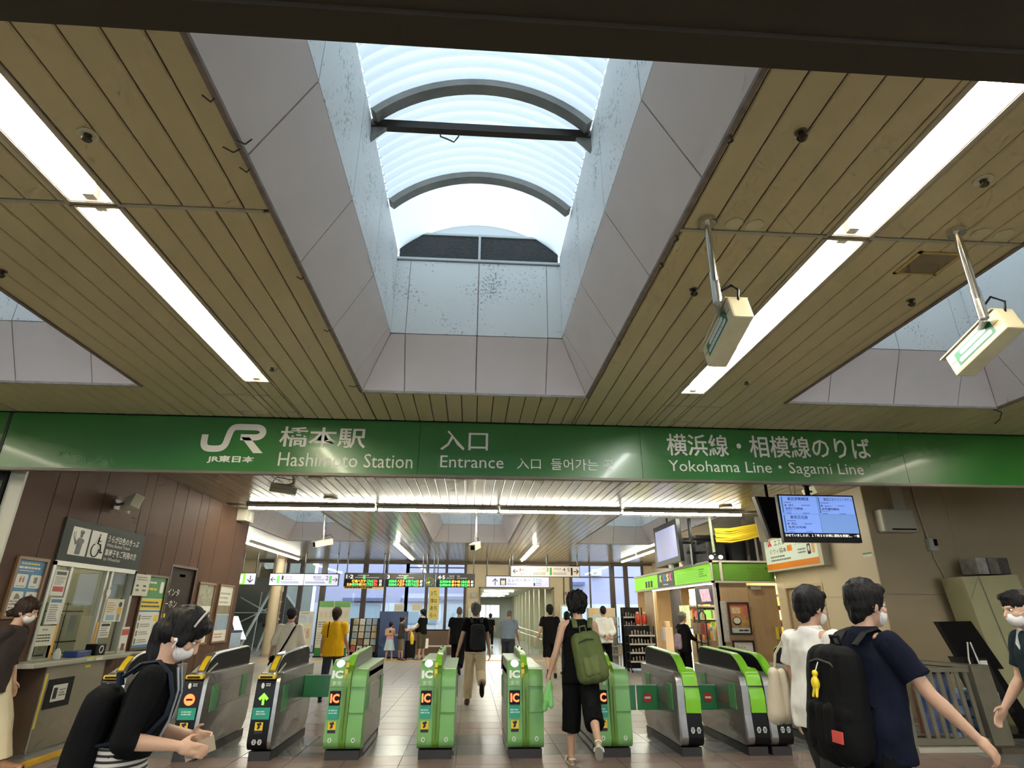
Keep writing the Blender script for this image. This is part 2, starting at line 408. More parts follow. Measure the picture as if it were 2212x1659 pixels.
# ------------------------------------------------------------------ skylights
def skylight(nm, x0, x1, y0, y1, full=True):
    r = struct_root(nm); i = 0.292; z1, z2, rise = 4.20, 5.21, 0.385
    X0, X1, Y0, Y1 = x0+i, x1-i, y0+i, y1-i; xm = (x0+x1)/2
    yj = [y1-0.43-0.98*k for k in range(6) if y1-0.43-0.98*k > y0+0.35]
    yc = sorted([y0]+yj+[y1]); xc = [x0, xm-0.745, xm, xm+0.745, x1]
    gp = 0.007
    def panel(pts, n, m, nme):
        c = sum((Vector(p) for p in pts), Vector())/len(pts); q = []
        for p in pts:
            d = Vector(p)-c; q.append(c+d*(1-gp/max(d.length,0.01)))
        part(nme, MB().slab(q, n, 0.012), m, r)
    for a, b in zip(yc[:-1], yc[1:]):
        ta, tb = max(a, Y0), min(b, Y1)
        panel([(x0,a,ZC),(x0,b,ZC),(X0,tb,z1),(X0,ta,z1)], (-1,0,0.6), slope_m, 'sloped_panel')
        panel([(x1,a,ZC),(x1,b,ZC),(X1,tb,z1),(X1,ta,z1)], (1,0,0.6), slope_m, 'sloped_panel')
        if tb-ta > 0.05:
            panel([(X0,ta,z1),(X0,tb,z1),(X0,tb,z2),(X0,ta,z2)], (-1,0,0), shaft_m, 'shaft_panel')
            panel([(X1,ta,z1),(X1,tb,z1),(X1,tb,z2),(X1,ta,z2)], (1,0,0), shaft_m, 'shaft_panel')
    for a, b in zip(xc[:-1], xc[1:]):
        ta, tb = max(a, X0), min(b, X1)
        panel([(a,y1,ZC),(b,y1,ZC),(tb,Y1,z1),(ta,Y1,z1)], (0,1,0.6), slope_m, 'sloped_panel')
        panel([(a,y0,ZC),(b,y0,ZC),(tb,Y0,z1),(ta,Y0,z1)], (0,-1,0.6), slope_m, 'sloped_panel')
        panel([(ta,Y1,z1),(tb,Y1,z1),(tb,Y1,5.09),(ta,Y1,5.09)], (0,1,0), shaft_m, 'shaft_panel')
        panel([(ta,Y0,z1),(tb,Y0,z1),(tb,Y0,5.09),(ta,Y0,5.09)], (0,-1,0), shaft_m, 'shaft_panel')
    # opaque back-up shell behind the joints
    mb = MB(); e = 0.014
    mb.quad((x0-e,y0-e,ZC),(x0-e,y1+e,ZC),(X0-e,Y1+e,z1),(X0-e,Y0-e,z1)); mb.quad((x1+e,y0-e,ZC),(x1+e,y1+e,ZC),(X1+e,Y1+e,z1),(X1+e,Y0-e,z1))
    mb.quad((x0-e,y1+e,ZC),(x1+e,y1+e,ZC),(X1+e,Y1+e,z1),(X0-e,Y1+e,z1)); mb.quad((x0-e,y0-e,ZC),(x1+e,y0-e,ZC),(X1+e,Y0-e,z1),(X0-e,Y0-e,z1))
    for xx in (X0-e, X1+e): mb.quad((xx,Y0-e,z1),(xx,Y1+e,z1),(xx,Y1+e,z2),(xx,Y0-e,z2))
    for yy_ in (Y0-e, Y1+e): mb.quad((X0-e,yy_,z1),(X1+e,yy_,z1),(X1+e,yy_,z2-.1),(X0-e,yy_,z2-.1))
    part('joint_backing', mb, M('skylight_joint', (0.33,0.27,0.25), rough=0.7), r)
    # vault
    hw = (X1-X0)/2; rad = (hw*hw+rise*rise)/(2*rise); zc = z2+rise-rad; xc0 = (X0+X1)/2; am = math.asin(hw/rad)
    def arc(t, dz=0.0): return (xc0+(rad+dz)*math.sin(am*t), zc+(rad+dz)*math.cos(am*t))
    yr = Y1-0.82                        # corrugated sheet up to the last rib, smooth sheet behind it
    nx = 20; pitch = 0.108; ny = int((yr-Y0)/pitch*6)
    V = []; F = []
    for j in range(ny+1):
        y = Y0+(yr-Y0)*j/ny; dz = 0.026*math.cos(2*PI*(y-Y0)/pitch)
        for k in range(nx+1):
            a = arc(2*k/nx-1, dz); V.append((a[0], y, a[1]))
    for j in range(ny):
        for k in range(nx): F.append((j*(nx+1)+k, j*(nx+1)+k+1, (j+1)*(nx+1)+k+1, (j+1)*(nx+1)+k))
    part('corrugated_vault', MB().add(V,F), vault_m, r, smooth=60)
    V = []; F = []
    for j in range(3):
        y = yr+(Y1+0.02-yr)*j/2
        for k in range(nx+1):
            a = arc(2*k/nx-1, 0); V.append((a[0], y, a[1]))
    for j in range(2):
        for k in range(nx): F.append((j*(nx+1)+k, j*(nx+1)+k+1, (j+1)*(nx+1)+k+1, (j+1)*(nx+1)+k))
    part('smooth_vault', MB().add(V,F), vault_m, r, smooth=60)
    # lunettes and louvres at both ends
    for ye, sg in ((Y1+0.012,1),(Y0-0.012,-1)):
        pts = [(X0,ye,z2)]+[(arc(2*k/nx-1)[0],ye,arc(2*k/nx-1)[1]) for k in range(nx+1)]+[(X1,ye,z2)]
        part('lunette', MB().add(pts,[tuple(range(len(pts)))]), vault_m, r)
        part('louvre', MB().box(X0+0.02,X1-0.02,ye-0.02*sg,ye+0.03*sg,5.12,5.42), louvre_m, r)
        mbf = MB().box(X0,X1,ye-0.035*sg,ye,5.42,5.445).box(X0,X1,ye-0.035*sg,ye,5.095,5.12).box(xm-0.013,xm+0.013,ye-0.035*sg,ye,5.12,5.42)
        part('louvre_frame', mbf, M('louvre_frame', (0.62,0.65,0.66), rough=0.4), r)
    ribs = [yr-1.08*k for k in range(0, 6) if yr-1.08*k > Y0+0.3]
    for yq in ribs:
        mbr = MB(); n = 18; V = []
        for k in range(n+1):
            t = 2*k/n-1
            for (dz, dy) in ((-0.015,-0.06),(-0.015,0.06),(-0.075,0.05),(-0.075,-0.05)):
                a = arc(t, dz); V.append((a[0], yq+dy, a[1]))
        F = [(0,1,2,3)[::-1], (4*n,4*n+1,4*n+2,4*n+3)]
        for k in range(n):
            for q in range(4): F.append((4*k+q, 4*k+(q+1)%4, 4*k+4+(q+1)%4, 4*k+4+q))
        part('rib', MB().add(V,F), rib_m, r, smooth=40)
    if full:
        yt = ribs[1]+0.1
        part('tie_bar', MB().box(X0,X1,yt-0.03,yt+0.03,z2-0.06,z2+0.01), dark_m, r)
        for sx, xx in ((1,X0),(-1,X1)):
            part('gusset', MB().prism_x([(yt-0.02,z2-0.06),(yt+0.02,z2-0.06),(yt+0.02,z2-0.065),(yt-0.02,z2-0.065)],xx,xx+0.001*sx).add(
                [(xx,yt-0.02,z2-0.05),(xx+0.13*sx,yt-0.02,z2-0.05),(xx,yt-0.02,z2-0.19),(xx,yt+0.02,z2-0.05),(xx+0.13*sx,yt+0.02,z2-0.05),(xx,yt+0.02,z2-0.19)],
                [(0,1,2),(3,5,4),(0,3,4,1),(1,4,5,2),(0,2,5,3)]), rib_m, r)
        if nm == 'window_1':
            part('wire_loop', MB().tube([(-0.36,yt,5.16),(-0.35,yt-0.02,5.08),(-0.30,yt-0.03,5.05),(-0.24,yt-0.03,5.02),(-0.21,yt-0.03,5.07),(-0.20,yt-0.02,5.11)],0.006,6), dark_m, r)
    # edge trim round the opening
    tw = 0.022
    for bx in ((x0-tw,x0+0.006,y0-tw,y1+tw),(x1-0.006,x1+tw,y0-tw,y1+tw),(x0,x1,y0-tw,y0+0.006),(x0,x1,y1-0.006,y1+tw)):
        part('edge_trim', MB().box(bx[0],bx[1],bx[2],bx[3],ZC-0.012,ZC+0.03), trimb_m if bx[0] != x0 or bx[1] != x1 else M('skylight_trim_end',(0.55,0.50,0.44),rough=0.5,var=0.3,vs=20), r)
def dangle(root, pts, r=0.004): part('dangling_thread', MB().tube(pts, r, 5), M('thread_dark',(0.06,0.05,0.045),rough=0.8), root)
for s in SKY: skylight(*s, full=(s[0] in ('window_1','window_2','window_3')))
w1 = bpy.data.objects['window_1']
for (y, L, a) in ((2.30,0.10,0.9),(2.36,0.07,-1.0),(2.50,0.05,-0.8),(2.05,0.04,-1.0),(3.55,0.06,-0.6),(4.35,0.05,-0.8),(5.60,0.08,-1.0)):
    dangle(w1, [(-1.21,y,ZC-0.01),(-1.21+L*a*0.5,y+0.01,ZC-0.025),(-1.21+L*a,y-0.03,ZC-0.03)])
for (y, L) in ((2.1,0.03),(2.9,0.04),(3.2,0.03),(4.4,0.03)):
    dangle(w1, [(1.18,y,ZC-0.01),(1.20,y+0.02,ZC-0.03),(1.18,y+L,ZC-0.035)], 0.006)
dangle(bpy.data.objects['window_3'], [(5.75,5.80,ZC-0.01),(5.9,5.85,ZC-0.03),(6.0,6.0,ZC-0.06),(6.02,6.1,ZC-0.08)], 0.006)
# ------------------------------------------------------------------ dark lintel overhead, close to the camera
mb = MB()
prof = [(1.31,3.66),(1.31,3.10),(1.20,3.09),(1.195,3.105),(1.05,3.105),(1.045,3.09),(0.98,3.09),(0.975,3.12),(0.2,3.13),(0.1,3.16),(0.1,3.66)]
prof = [(y, z+0.027 if z < 3.6 else z) for y, z in prof]
lint_m = M('lintel_bronze', (0.034,0.024,0.013), rough=0.45, spec=0.3)
mb.prism_x(prof, -6, 8)
struct('trim_1', mb, lint_m, label='dark bronze lintel crossing the ceiling overhead')
mb = MB().box(-6, 8, 0.12, 0.975, 3.117, 3.156)
part('soffit_panel', mb, M('lintel_black', (0.008,0.007,0.009), rough=0.3, spec=0.25), bpy.data.objects['trim_1'])
# ------------------------------------------------------------------ left wall: brown vertical panels round the ticket window
brown = M('brown_wall_panel', (0.115,0.062,0.042), rough=0.6, spec=0.12, var=0.12, vs=1.5)
wall_left = struct('wall_left', MB().box(XL-0.14,XL-0.04,YW0,8.02,0,ZC+.05).box(XL-0.14,XL-0.04,9.95,YW1,0,ZC+.05).box(XL-0.14,XL-0.04,8.02,9.95,0,0.90).box(XL-0.14,XL-0.04,8.02,9.95,2.10,ZC+.05), M('wall_backing',(0.03,0.02,0.016),rough=0.8))
seams = [YW0,7.67,8.67,9.67,10.66,11.69,12.69,13.6,YW1]
def wpanel(y0, y1, z0, z1):
    if y1-y0 > 0.03: part('wall_panel', MB().box(XL-0.04,XL,y0+0.006,y1-0.006,z0,z1), brown, wall_left)
for a, b in zip(seams[:-1], seams[1:]):
    if b <= 8.02 or a >= 9.95:
        if a <= 11.1 < b or a < 12.05 <= b:   # door bay
            for (p,q) in ((a,min(b,11.1)),(max(a,12.05),b)): wpanel(p,q,0.0,ZC) if q > p else None
            p, q = max(a,11.1), min(b,12.05)
            if q > p: wpanel(p,q,2.25,ZC)
        else: wpanel(a,b,0.0,ZC)
    else:
        p, q = max(a,8.02), min(b,9.95)
        if a < 8.02: wpanel(a,8.02,0.0,ZC)
        if b > 9.95: wpanel(9.95,b,0.0,ZC)
        wpanel(p,q,0.0,0.90); wpanel(p,q,2.10,ZC)
struct('trim_2', MB().box(XL-0.16,XL+0.012,YW0-0.035,YW0,0,3.66), M('wall_edge_trim',(0.48,0.46,0.36),rough=0.4), label='pale edge strip at the near end of the brown wall')
struct('trim_3', MB().box(XL-1.0,XL-0.17,YW0-0.1,YW0+0.3,0,ZC), M('black_jamb',(0.008,0.009,0.010),rough=0.3), label='black jamb beside the brown wall')
struct('trim_4', MB().box(XL-1.4,XL-1.0,YW0-0.25,YW0-0.1,0,ZC), M('grey_jamb',(0.14,0.15,0.13),rough=0.4), label='grey post beside the black jamb')
struct('wall_left_end', MB().box(XL-0.9,XL,YW1,YW1+0.03,0,ZC), brown)
door = struct('door_1', MB().box(XL-0.12,XL-0.09,11.1,12.05,0,2.25), M('brown_door',(0.075,0.04,0.028),rough=0.4))
part('door_frame', MB().box(XL-0.12,XL+0.004,11.06,11.1,0,2.29).box(XL-0.12,XL+0.004,12.05,12.09,0,2.29).box(XL-0.12,XL+0.004,11.1,12.05,2.25,2.29), M('brown_frame',(0.06,0.03,0.02),rough=0.4), door)
part('door_closer', MB().box(XL-0.09,XL-0.04,11.5,11.72,2.10,2.15), M('closer_grey',(0.35,0.36,0.38),rough=0.4), door)
# ------------------------------------------------------------------ right: lit beige side wall with door, facing wall in a darker, shaded copy of the beige
beige = M('beige_wall_lit', (0.66,0.54,0.36), rough=0.55, var=0.06, vs=1.2, bump=0.03, bs=40)  # lit copy of the wall beige, brightness put into the colour
beige2 = M('beige_wall_side', (0.50,0.39,0.235), rough=0.6, var=0.08, vs=1.2, bump=0.05, bs=90)  # same beige wall, its shade put into a darker colour
wr = struct('wall_right', MB().box(XR+0.02,XR+0.2,YC+0.02,11.72,0,ZC).box(XR+0.02,XR+0.2,13.18,YK,0,ZC).box(XR+0.02,XR+0.2,11.72,13.18,2.08,ZC), M('wall_right_joint',(0.38,0.31,0.21),rough=0.7))
def rpanel(y0,y1,z0,z1): part('wall_panel', MB().box(XR,XR+0.02,y0+(0.022 if y0 == YC else 0.003),y1-0.003,z0+0.003,z1-0.003), beige, wr)
for (a,b) in ((YC,11.72),(13.18,YK)):
    rpanel(a,b,0,0.9); rpanel(a,b,0.9,1.82); rpanel(a,b,1.82,ZC)
rpanel(11.72,13.18,2.08,ZC)
d2 = struct('door_2', MB().box(XR+0.05,XR+0.09,11.76,13.14,0,2.04), M('tan_door',(0.46,0.34,0.20),rough=0.5,var=0.06,vs=3))
part('door_frame', MB().box(XR-0.01,XR+0.09,11.70,11.76,0,2.10).box(XR-0.01,XR+0.09,13.14,13.20,0,2.10).box(XR-0.01,XR+0.09,11.76,13.14,2.04,2.10), M('tan_frame',(0.55,0.43,0.27),rough=0.5), d2)
part('door_closer', MB().box(XR+0.0,XR+0.05,12.5,12.9,1.93,1.99), M('closer_steel',(0.5,0.5,0.48),rough=0.3,metal=0.7), d2)
wf = struct('wall_front_right', MB().box(XR+0.205,12,YC+0.02,YC+0.2,0,ZC), M('wall_fr_joint',(0.25,0.2,0.14),rough=0.7))
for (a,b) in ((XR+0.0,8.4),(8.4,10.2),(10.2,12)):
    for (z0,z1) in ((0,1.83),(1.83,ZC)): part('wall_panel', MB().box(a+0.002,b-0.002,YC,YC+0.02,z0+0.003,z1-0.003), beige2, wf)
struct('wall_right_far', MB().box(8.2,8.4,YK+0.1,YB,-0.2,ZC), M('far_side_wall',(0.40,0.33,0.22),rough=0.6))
struct('wall_left_far', MB().box(-13,-12.8,YW1,YB+10,-0.2,ZC+1), M('far_left_wall',(0.30,0.31,0.26),rough=0.6))
struct('wall_outer_right', MB().box(11.8,12,-8,YC,0,ZC), M('outer_side_wall',(0.30,0.25,0.17),rough=0.6))
struct('wall_outer_left', MB().box(-12,-11.8,-8,YW1,0,ZC), M('outer_left_wall',(0.20,0.19,0.16),rough=0.6))
# ------------------------------------------------------------------ back wall with windows and corridor opening
tan = M('back_wall_tan', (0.47,0.39,0.26), rough=0.55, var=0.06, vs=2)
wbk = struct('wall_back', MB().box(-0.25,0.36,YB,YB+0.2,-0.2,ZC).box(3.64,4.42,YB,YB+0.2,-0.2,ZC).box(0.36,3.64,YB,YB+0.2,2.57,ZC).box(7.75,8.3,YB,YB+0.2,-0.2,ZC).box(-13,-9.3,YB,YB+0.2,2.95,ZC), tan)
part('head_beam', MB().box(-9.3,8.2,YB-0.05,YB+0.2,3.56,ZC+0.05), M('window_beam',(0.09,0.065,0.045),rough=0.5), wbk)
part('corridor_jamb', MB().box(0.33,0.40,YB-0.03,YB+0.22,-0.15,2.6).box(3.60,3.67,YB-0.03,YB+0.22,-0.15,2.6).box(0.33,3.67,YB-0.03,YB+0.22,2.54,2.61), M('jamb_olive',(0.22,0.18,0.09),rough=0.5), wbk)
mull = M('window_mullion', (0.045,0.032,0.026), rough=0.4)
pane = glass('window_pane', (0.93,0.96,1.0), 0.06)
def window(nm, xs, z0, z1, rails, wide=0.035, widths=None):
    wn = struct_root(nm)
    for k, x in enumerate(xs):
        h = (widths[k] if widths else wide)
        part('mullion', MB().box(x-h,x+h,YB-0.05,YB+0.07,z0,z1), mull, wn)
    zs = [z0]+list(rails)+[z1]
    for z in zs: part('rail', MB().box(xs[0],xs[-1],YB-0.04,YB+0.06,z-0.025,z+0.025), mull, wn)
    for a, b in zip(xs[:-1], xs[1:]):
        for p, q in zip(zs[:-1], zs[1:]): part('pane', MB().box(a+0.03,b-0.03,YB,YB+0.012,p+0.02,q-0.02), pane, wn)
    return wn
window('window_7', [-8.05,-7.42,-6.46,-4.68,-3.78,-2.84], -0.05, 3.56, [], 0.035, [0.06,0.10,0.12,0.11,0.05,0.07])
window('window_8', [-2.84,-1.97,-1.12,-0.29], 0.84, 3.56, [3.15,3.40], 0.05, [0.07,0.07,0.06,0.05])
part('dado', MB().box(-2.84,-0.25,YB-0.04,YB+0.1,-0.15,0.84), M('dado_brown',(0.115,0.07,0.04),rough=0.45), bpy.data.objects['window_8'])
window('window_9', [4.45,5.31,6.32,6.95,7.72], 0.3, 3.56, [3.05], 0.04, [0.06,0.03,0.11,0.10,0.05])
part('dado', MB().box(4.42,7.75,YB-0.04,YB+0.1,-0.15,0.3), tan, bpy.data.objects['window_9'])
# ------------------------------------------------------------------ corridor beyond
cor = M('corridor_wall', (0.52,0.51,0.36), rough=0.5, var=0.05, vs=1)
cr = struct('wall_corridor_right', MB().box(3.62,3.75,YB+0.2,54,-0.2,0.95).box(3.62,3.75,YB+0.2,54,2.35,3.0), cor)
yk = 28.3
while yk < 54:
    part('pillar', MB().box(3.38,3.70,yk-0.22,yk+0.22,-0.15,2.9), cor, cr)
    part('wall_pier', MB().box(3.62,3.74,yk+0.2,yk+0.75,0.95,2.35), cor, cr)
    part('window_pane', MB().box(3.67,3.685,yk+0.75,yk+2.0,0.95,2.35), pane, cr)
    part('wall_pier', MB().box(3.62,3.74,yk+2.0,yk+2.38,0.95,2.35), cor, cr)
    yk += 2.6
struct('wall_corridor_left', MB().box(0.2,0.36,YB+0.2,54,-0.2,3.0), cor)
struct('ceiling_corridor', MB().box(0.2,3.75,YB+0.2,54.2,2.78,2.95), M('corridor_ceiling',(0.42,0.42,0.34),rough=0.6))
we = struct('wall_corridor_end', MB().box(0.2,3.75,54,54.15,-0.3,1.2).box(0.2,3.75,54,54.15,2.2,3.0).box(0.2,0.75,54,54.15,1.2,2.2).box(2.45,3.75,54,54.15,1.2,2.2), cor)
part('window_pane', MB().box(0.75,2.45,54.05,54.07,1.2,2.2), pane, we)
part('window_bar', MB().box(1.25,1.31,54.0,54.12,1.2,2.2).box(1.62,1.66,54.0,54.12,1.2,2.2).box(2.1,2.13,54.0,54.12,1.2,2.2), M('bar_grey',(0.45,0.47,0.46),rough=0.4), we)
# ================================================================== OUTSIDE, seen through the windows
lav = M('facade_lavender', (0.50,0.50,0.66), rough=0.6, var=0.05, vs=1)
whi = M('facade_white', (0.82,0.88,0.90), rough=0.5, var=0.05, vs=1)
def facade(name, label, x0, x1, y, wins):
    t = thing(name, label, 'building', ((x0+x1)/2, y, -3))
    part('lavender_cladding', MB().box(x0,x1,y,y+0.4,2.05,6.5), lav, t)
    part('white_cladding', MB().box(x0,x1,y-0.03,y+0.4,-3,2.05), whi, t)
    mb = MB(); x = x0+0.2
    while x < x1: mb.box(x-0.012,x+0.012,y-0.05,y-0.03,-3,2.05); x += 0.45
    part('cladding_ribs', mb, M('facade_rib',(0.52,0.60,0.66),rough=0.5), t)
    for (wx, wz, ww, wh) in wins:
        f = part('window', MB().box(wx-ww/2-0.06,wx+ww/2+0.06,y-0.09,y-0.03,wz-wh/2-0.06,wz+wh/2+0.06), M('facade_frame',(0.42,0.45,0.58),rough=0.5), t)
        part('pane', MB().box(wx-ww/2,wx-0.02,y-0.10,y-0.09,wz-wh/2,wz+wh/2).box(wx+0.02,wx+ww/2,y-0.10,y-0.09,wz-wh/2,wz+wh/2), M('facade_glass',(0.45,0.56,0.60),rough=0.1), f)
        part('awning', MB().box(wx-ww/2-0.2,wx+ww/2+0.2,y-0.35,y-0.03,wz+wh/2+0.25,wz+wh/2+0.42), M('awning_blue',(0.17,0.18,0.30),rough=0.5), f)
    return t
facade('platform_building', 'lavender and white clad building beyond the left windows', -9.0, 0.1, 36.5, [(-6.2,1.45,1.9,0.9),(-2.9,1.45,1.9,0.9),(-0.9,1.55,1.5,0.9)])
facade('station_annex', 'lavender and white clad building beyond the right windows', 3.9, 16, 36.5, [(5.9,2.3,1.2,1.1)])
t = thing('air_conditioner', 'white outdoor unit on the wall beyond the right windows', 'air conditioner', (7.4,36.1,3.6))
part('casing', MB().box(7.1,7.7,36.0,36.44,3.62,4.0), M('ac_white',(0.8,0.82,0.84),rough=0.4), t, bevel=0.02)
part('fan_grille', MB().disc((7.3,35.995,3.81),UX,UZ,0.11,0.11,16,0.01), M('ac_grille',(0.4,0.42,0.45),rough=0.4), t)
ext = struct('wall_outside_ground', MB().box(-20,20,YB+0.5,60,-3.2,-3.0), M('outside_ground',(0.35,0.35,0.34),rough=0.8))
# escalator hall behind the round column
t = thing('escalator_enclosure', 'grey green sloping stair enclosure with diagonal trusses behind the column', 'stairwell', (-11,31,-0.15))
gg = M('enclosure_grey', (0.26,0.28,0.23), rough=0.5, var=0.1, vs=1)
part('stair_wall', MB().box(-15,-9.1,36.0,36.2,-1,6), gg, t)
part('sloped_ceiling', MB().slab([(-15,27.7,3.4),(-9.2,27.7,3.4),(-9.2,36,1.0),(-15,36,1.0)],(0,0,1),0.15), M('enclosure_ceiling',(0.34,0.35,0.28),rough=0.5), t)
part('lintel', MB().box(-15,-8.7,27.6,27.75,2.95,3.3), M('enclosure_lintel',(0.13,0.11,0.07),rough=0.5), t)
for (a,b,r_) in (((-10.9,30.5,-0.5),(-9.3,30.0,2.9),0.07),((-9.9,30.2,-0.5),(-9.0,29.8,2.2),0.05),((-11.2,31,2.2),(-9.2,31,1.2),0.03),((-11.2,31,1.0),(-9.2,31,2.0),0.03),((-11.4,31,1.5),(-9.2,31,1.5),0.025),((-10.3,31,-0.3),(-10.2,31,2.8),0.025)):
    part('truss_bar', MB().tube([a,b],r_,6), M('truss_pale',(0.50,0.54,0.50),rough=0.5), t)
part('light_panel', MB().slab([(-10.75,29,1.35),(-10.45,29,1.35),(-9.95,29,0.4),(-10.35,29,0.4)],(0,1,0),0.03), M('stair_light',(1.0,0.98,0.86),emit=1.6), t)
t = thing('escalator', 'escalator head with black handrail newels and glass beside the column', 'escalator', (-9.7,25.9,fz(25.9)))
zb = fz(26)
for x in (-10.25,-9.45):
    pts = [(x,26.9,zb+0.9),(x,25.7,zb+0.92)]+[(x,25.7-0.34*math.sin(a*PI/8),zb+0.58+0.34*math.cos(a*PI/8)) for a in range(1,8)]+[(x,25.8,zb+0.22)]
    part('handrail', MB().tube(pts,0.05,8), M('rubber_black',(0.012,0.012,0.012),rough=0.35), t, smooth=50)
    part('balustrade', MB().box(x-0.02,x+0.02,25.5,26.9,zb+0.2,zb+0.86), M('steel_panel',(0.42,0.45,0.42),rough=0.25,metal=0.6), t)
part('comb_plate', MB().box(-10.3,-9.4,25.4,27.0,zb,zb+0.02), M('steel_panel',(0,0,0)), t)
# ================================================================== SIGN BAND
green = M('sign_green', (0.026,0.150,0.022), rough=0.33, coat=0.12, var=0.06, vs=0.8)
band = thing('entrance_sign', 'long green fascia sign with white station lettering under the ceiling', 'sign', (0.4,YS,3.0))
for (a,b) in ((-7.2,-5.40),(-5.385,-0.672),(-0.668,2.018),(2.022,5.36),(5.365,9.5)):
    part('sign_panel', MB().box(a,b,YS,YS+0.05,3.015,ZC), green, band)
part('edge_rail', MB().box(-7.2,9.5,YS-0.004,YS+0.07,2.985,3.015), M('sign_edge',(0.16,0.13,0.09),rough=0.45), band)
part('backing_board', MB().box(-7.2,9.5,YS+0.05,YS+0.07,3.015,ZC), M('sign_back',(0.33,0.31,0.24),rough=0.5), band)
part('joint_cover', MB().box(-5.41,-5.375,YS-0.006,YS,3.0,ZC), M('sign_joint',(0.01,0.015,0.01),rough=0.5), band)
wht = M('sign_white', (0.78,0.72,0.66), rough=0.5)
yt = YS-0.001
def BT(s, x0, x1, z0, z1, bold=0.0): T(band, s, ((x0+x1)/2, yt, (z0+z1)/2), UX, UZ, x1-x0, z1-z0, wht, bold=bold)
BT('JR東日本', -3.09, -2.56, 3.105, 3.195, 0.03)
BT('橋本駅', -2.31, -1.305, 3.315, 3.565, 0.012)
BT('Hashimoto Station', -2.285, -0.735, 3.085, 3.25)
BT('入口', -0.42, 0.15, 3.315, 3.56, 0.006)
BT('Entrance', -0.41, 0.34, 3.105, 3.25)
BT('入口', 0.50, 0.785, 3.105, 3.235)
BT('들어가는 곳', 0.91, 1.67, 3.10, 3.24)
BT('横浜線・相模線のりば', 2.345, 4.95, 3.305, 3.585, 0.012)
BT('Yokohama Line・Sagami Line', 2.345, 4.80, 3.07, 3.25)
# interlocked letter emblem, drawn as two bold strokes
def ribbon(path, wd):
    P = [Vector((p[0],p[1])) for p in path]; L = []; Rr = []
    for i,p in enumerate(P):
        t = (P[min(i+1,len(P)-1)]-P[max(i-1,0)]).normalized(); n = Vector((-t.y,t.x)); L.append(p+n*wd/2); Rr.append(p-n*wd/2)
    return L, Rr
def stroke(mb, path, wd, z=0.0015):
    L, Rr = ribbon(path, wd); k = len(path)
    V = [(a.x, yt-z, a.y) for a in L]+[(a.x, yt-z, a.y) for a in Rr]
    mb.add(V, [(i,i+1,k+i+1,k+i) for i in range(k-1)])
def bez(p0,p1,p2,p3,n=10):
    return [tuple((1-t)**3*a+3*(1-t)**2*t*b+3*(1-t)*t*t*c+t**3*d for a,b,c,d in zip(p0,p1,p2,p3)) for t in [i/n for i in range(n+1)]]
mb = MB()
J = [(-3.165,3.445),(-3.165,3.37)]+bez((-3.165,3.37),(-3.165,3.265),(-3.10,3.275),(-3.02,3.275),8)[1:]+bez((-3.02,3.275),(-2.90,3.275),(-2.915,3.36),(-2.895,3.44),8)[1:]+bez((-2.895,3.44),(-2.88,3.545),(-2.84,3.545),(-2.78,3.545),6)[1:]+[(-2.60,3.545)]+bez((-2.60,3.545),(-2.48,3.545),(-2.48,3.42),(-2.60,3.42),10)[1:]+[(-2.76,3.42)]
stroke(mb, J, 0.075)
mb.add([(-2.75,yt-.0015,3.42),(-2.655,yt-.0015,3.42),(-2.475,yt-.0015,3.232),(-2.585,yt-.0015,3.232)],[(0,1,2,3)])
part('emblem', mb, wht, band)
# ================================================================== LIGHT FITTINGS
def trough_light(x0, x1, y0, y1, label, group, tm, side):
    t = thing('ceiling_light', label, 'ceiling light', ((x0+x1)/2,(y0+y1)/2,ZC), group)
    zt = ZC+0.10
    part('reflector', MB().box(x0,x0+0.006,y0,y1,ZC-0.004,zt).box(x1-0.006,x1,y0,y1,ZC-0.004,zt).box(x0,x1,y0,y1,zt,zt+0.006).box(x0,x1,y0,y0+0.006,ZC-0.004,zt).box(x0,x1,y1-0.006,y1,ZC-0.004,zt), trough_m, t)
    part('rim', MB().box(x0-0.03,x0,y0-0.01,y1+0.01,ZC-0.008,ZC).box(x1,x1+0.03,y0-0.01,y1+0.01,ZC-0.008,ZC).box(x0,x1,y0-0.02,y0,ZC-0.008,ZC+0.02).box(x0,x1,y1,y1+0.02,ZC-0.008,ZC+0.02), M('light_rim',(0.45,0.38,0.28),rough=0.35), t)
    xc = (x0+x1)/2
    part('tube', MB().tube([(xc,y0+0.05,ZC+0.05),(xc,y1-0.05,ZC+0.05)],0.034,10), tm, t, smooth=60)
    for y in (y0+0.03,y1-0.03): part('lamp_holder', MB().box(xc-0.03,xc+0.03,y-0.022,y+0.022,ZC+0.01,zt), M('holder_white',(0.75,0.72,0.65),rough=0.4), t)
tube_y = M('fluorescent_tube_yellowish', (1.0,0.96,0.70), emit=TUBE*0.95)
tube_w = M('fluorescent_tube_white', (0.97,1.0,0.97), emit=TUBE*0.95)
trough_light(*LX[0], *LYF[0], 'recessed tube light on the left, nearer of the two', 'front recessed lights', tube_m, 1)
trough_light(*LX[0], *LYF[1], 'recessed yellowish tube light on the left, farther of the two', 'front recessed lights', tube_y, 1)
trough_light(*LX[1], *LYF[0], 'recessed tube light on the right, nearer of the two', 'front recessed lights', tube_m, -1)
trough_light(*LX[1], *LYF[1], 'recessed white tube light on the right, farther, behind a camera', 'front recessed lights', tube_w, -1)
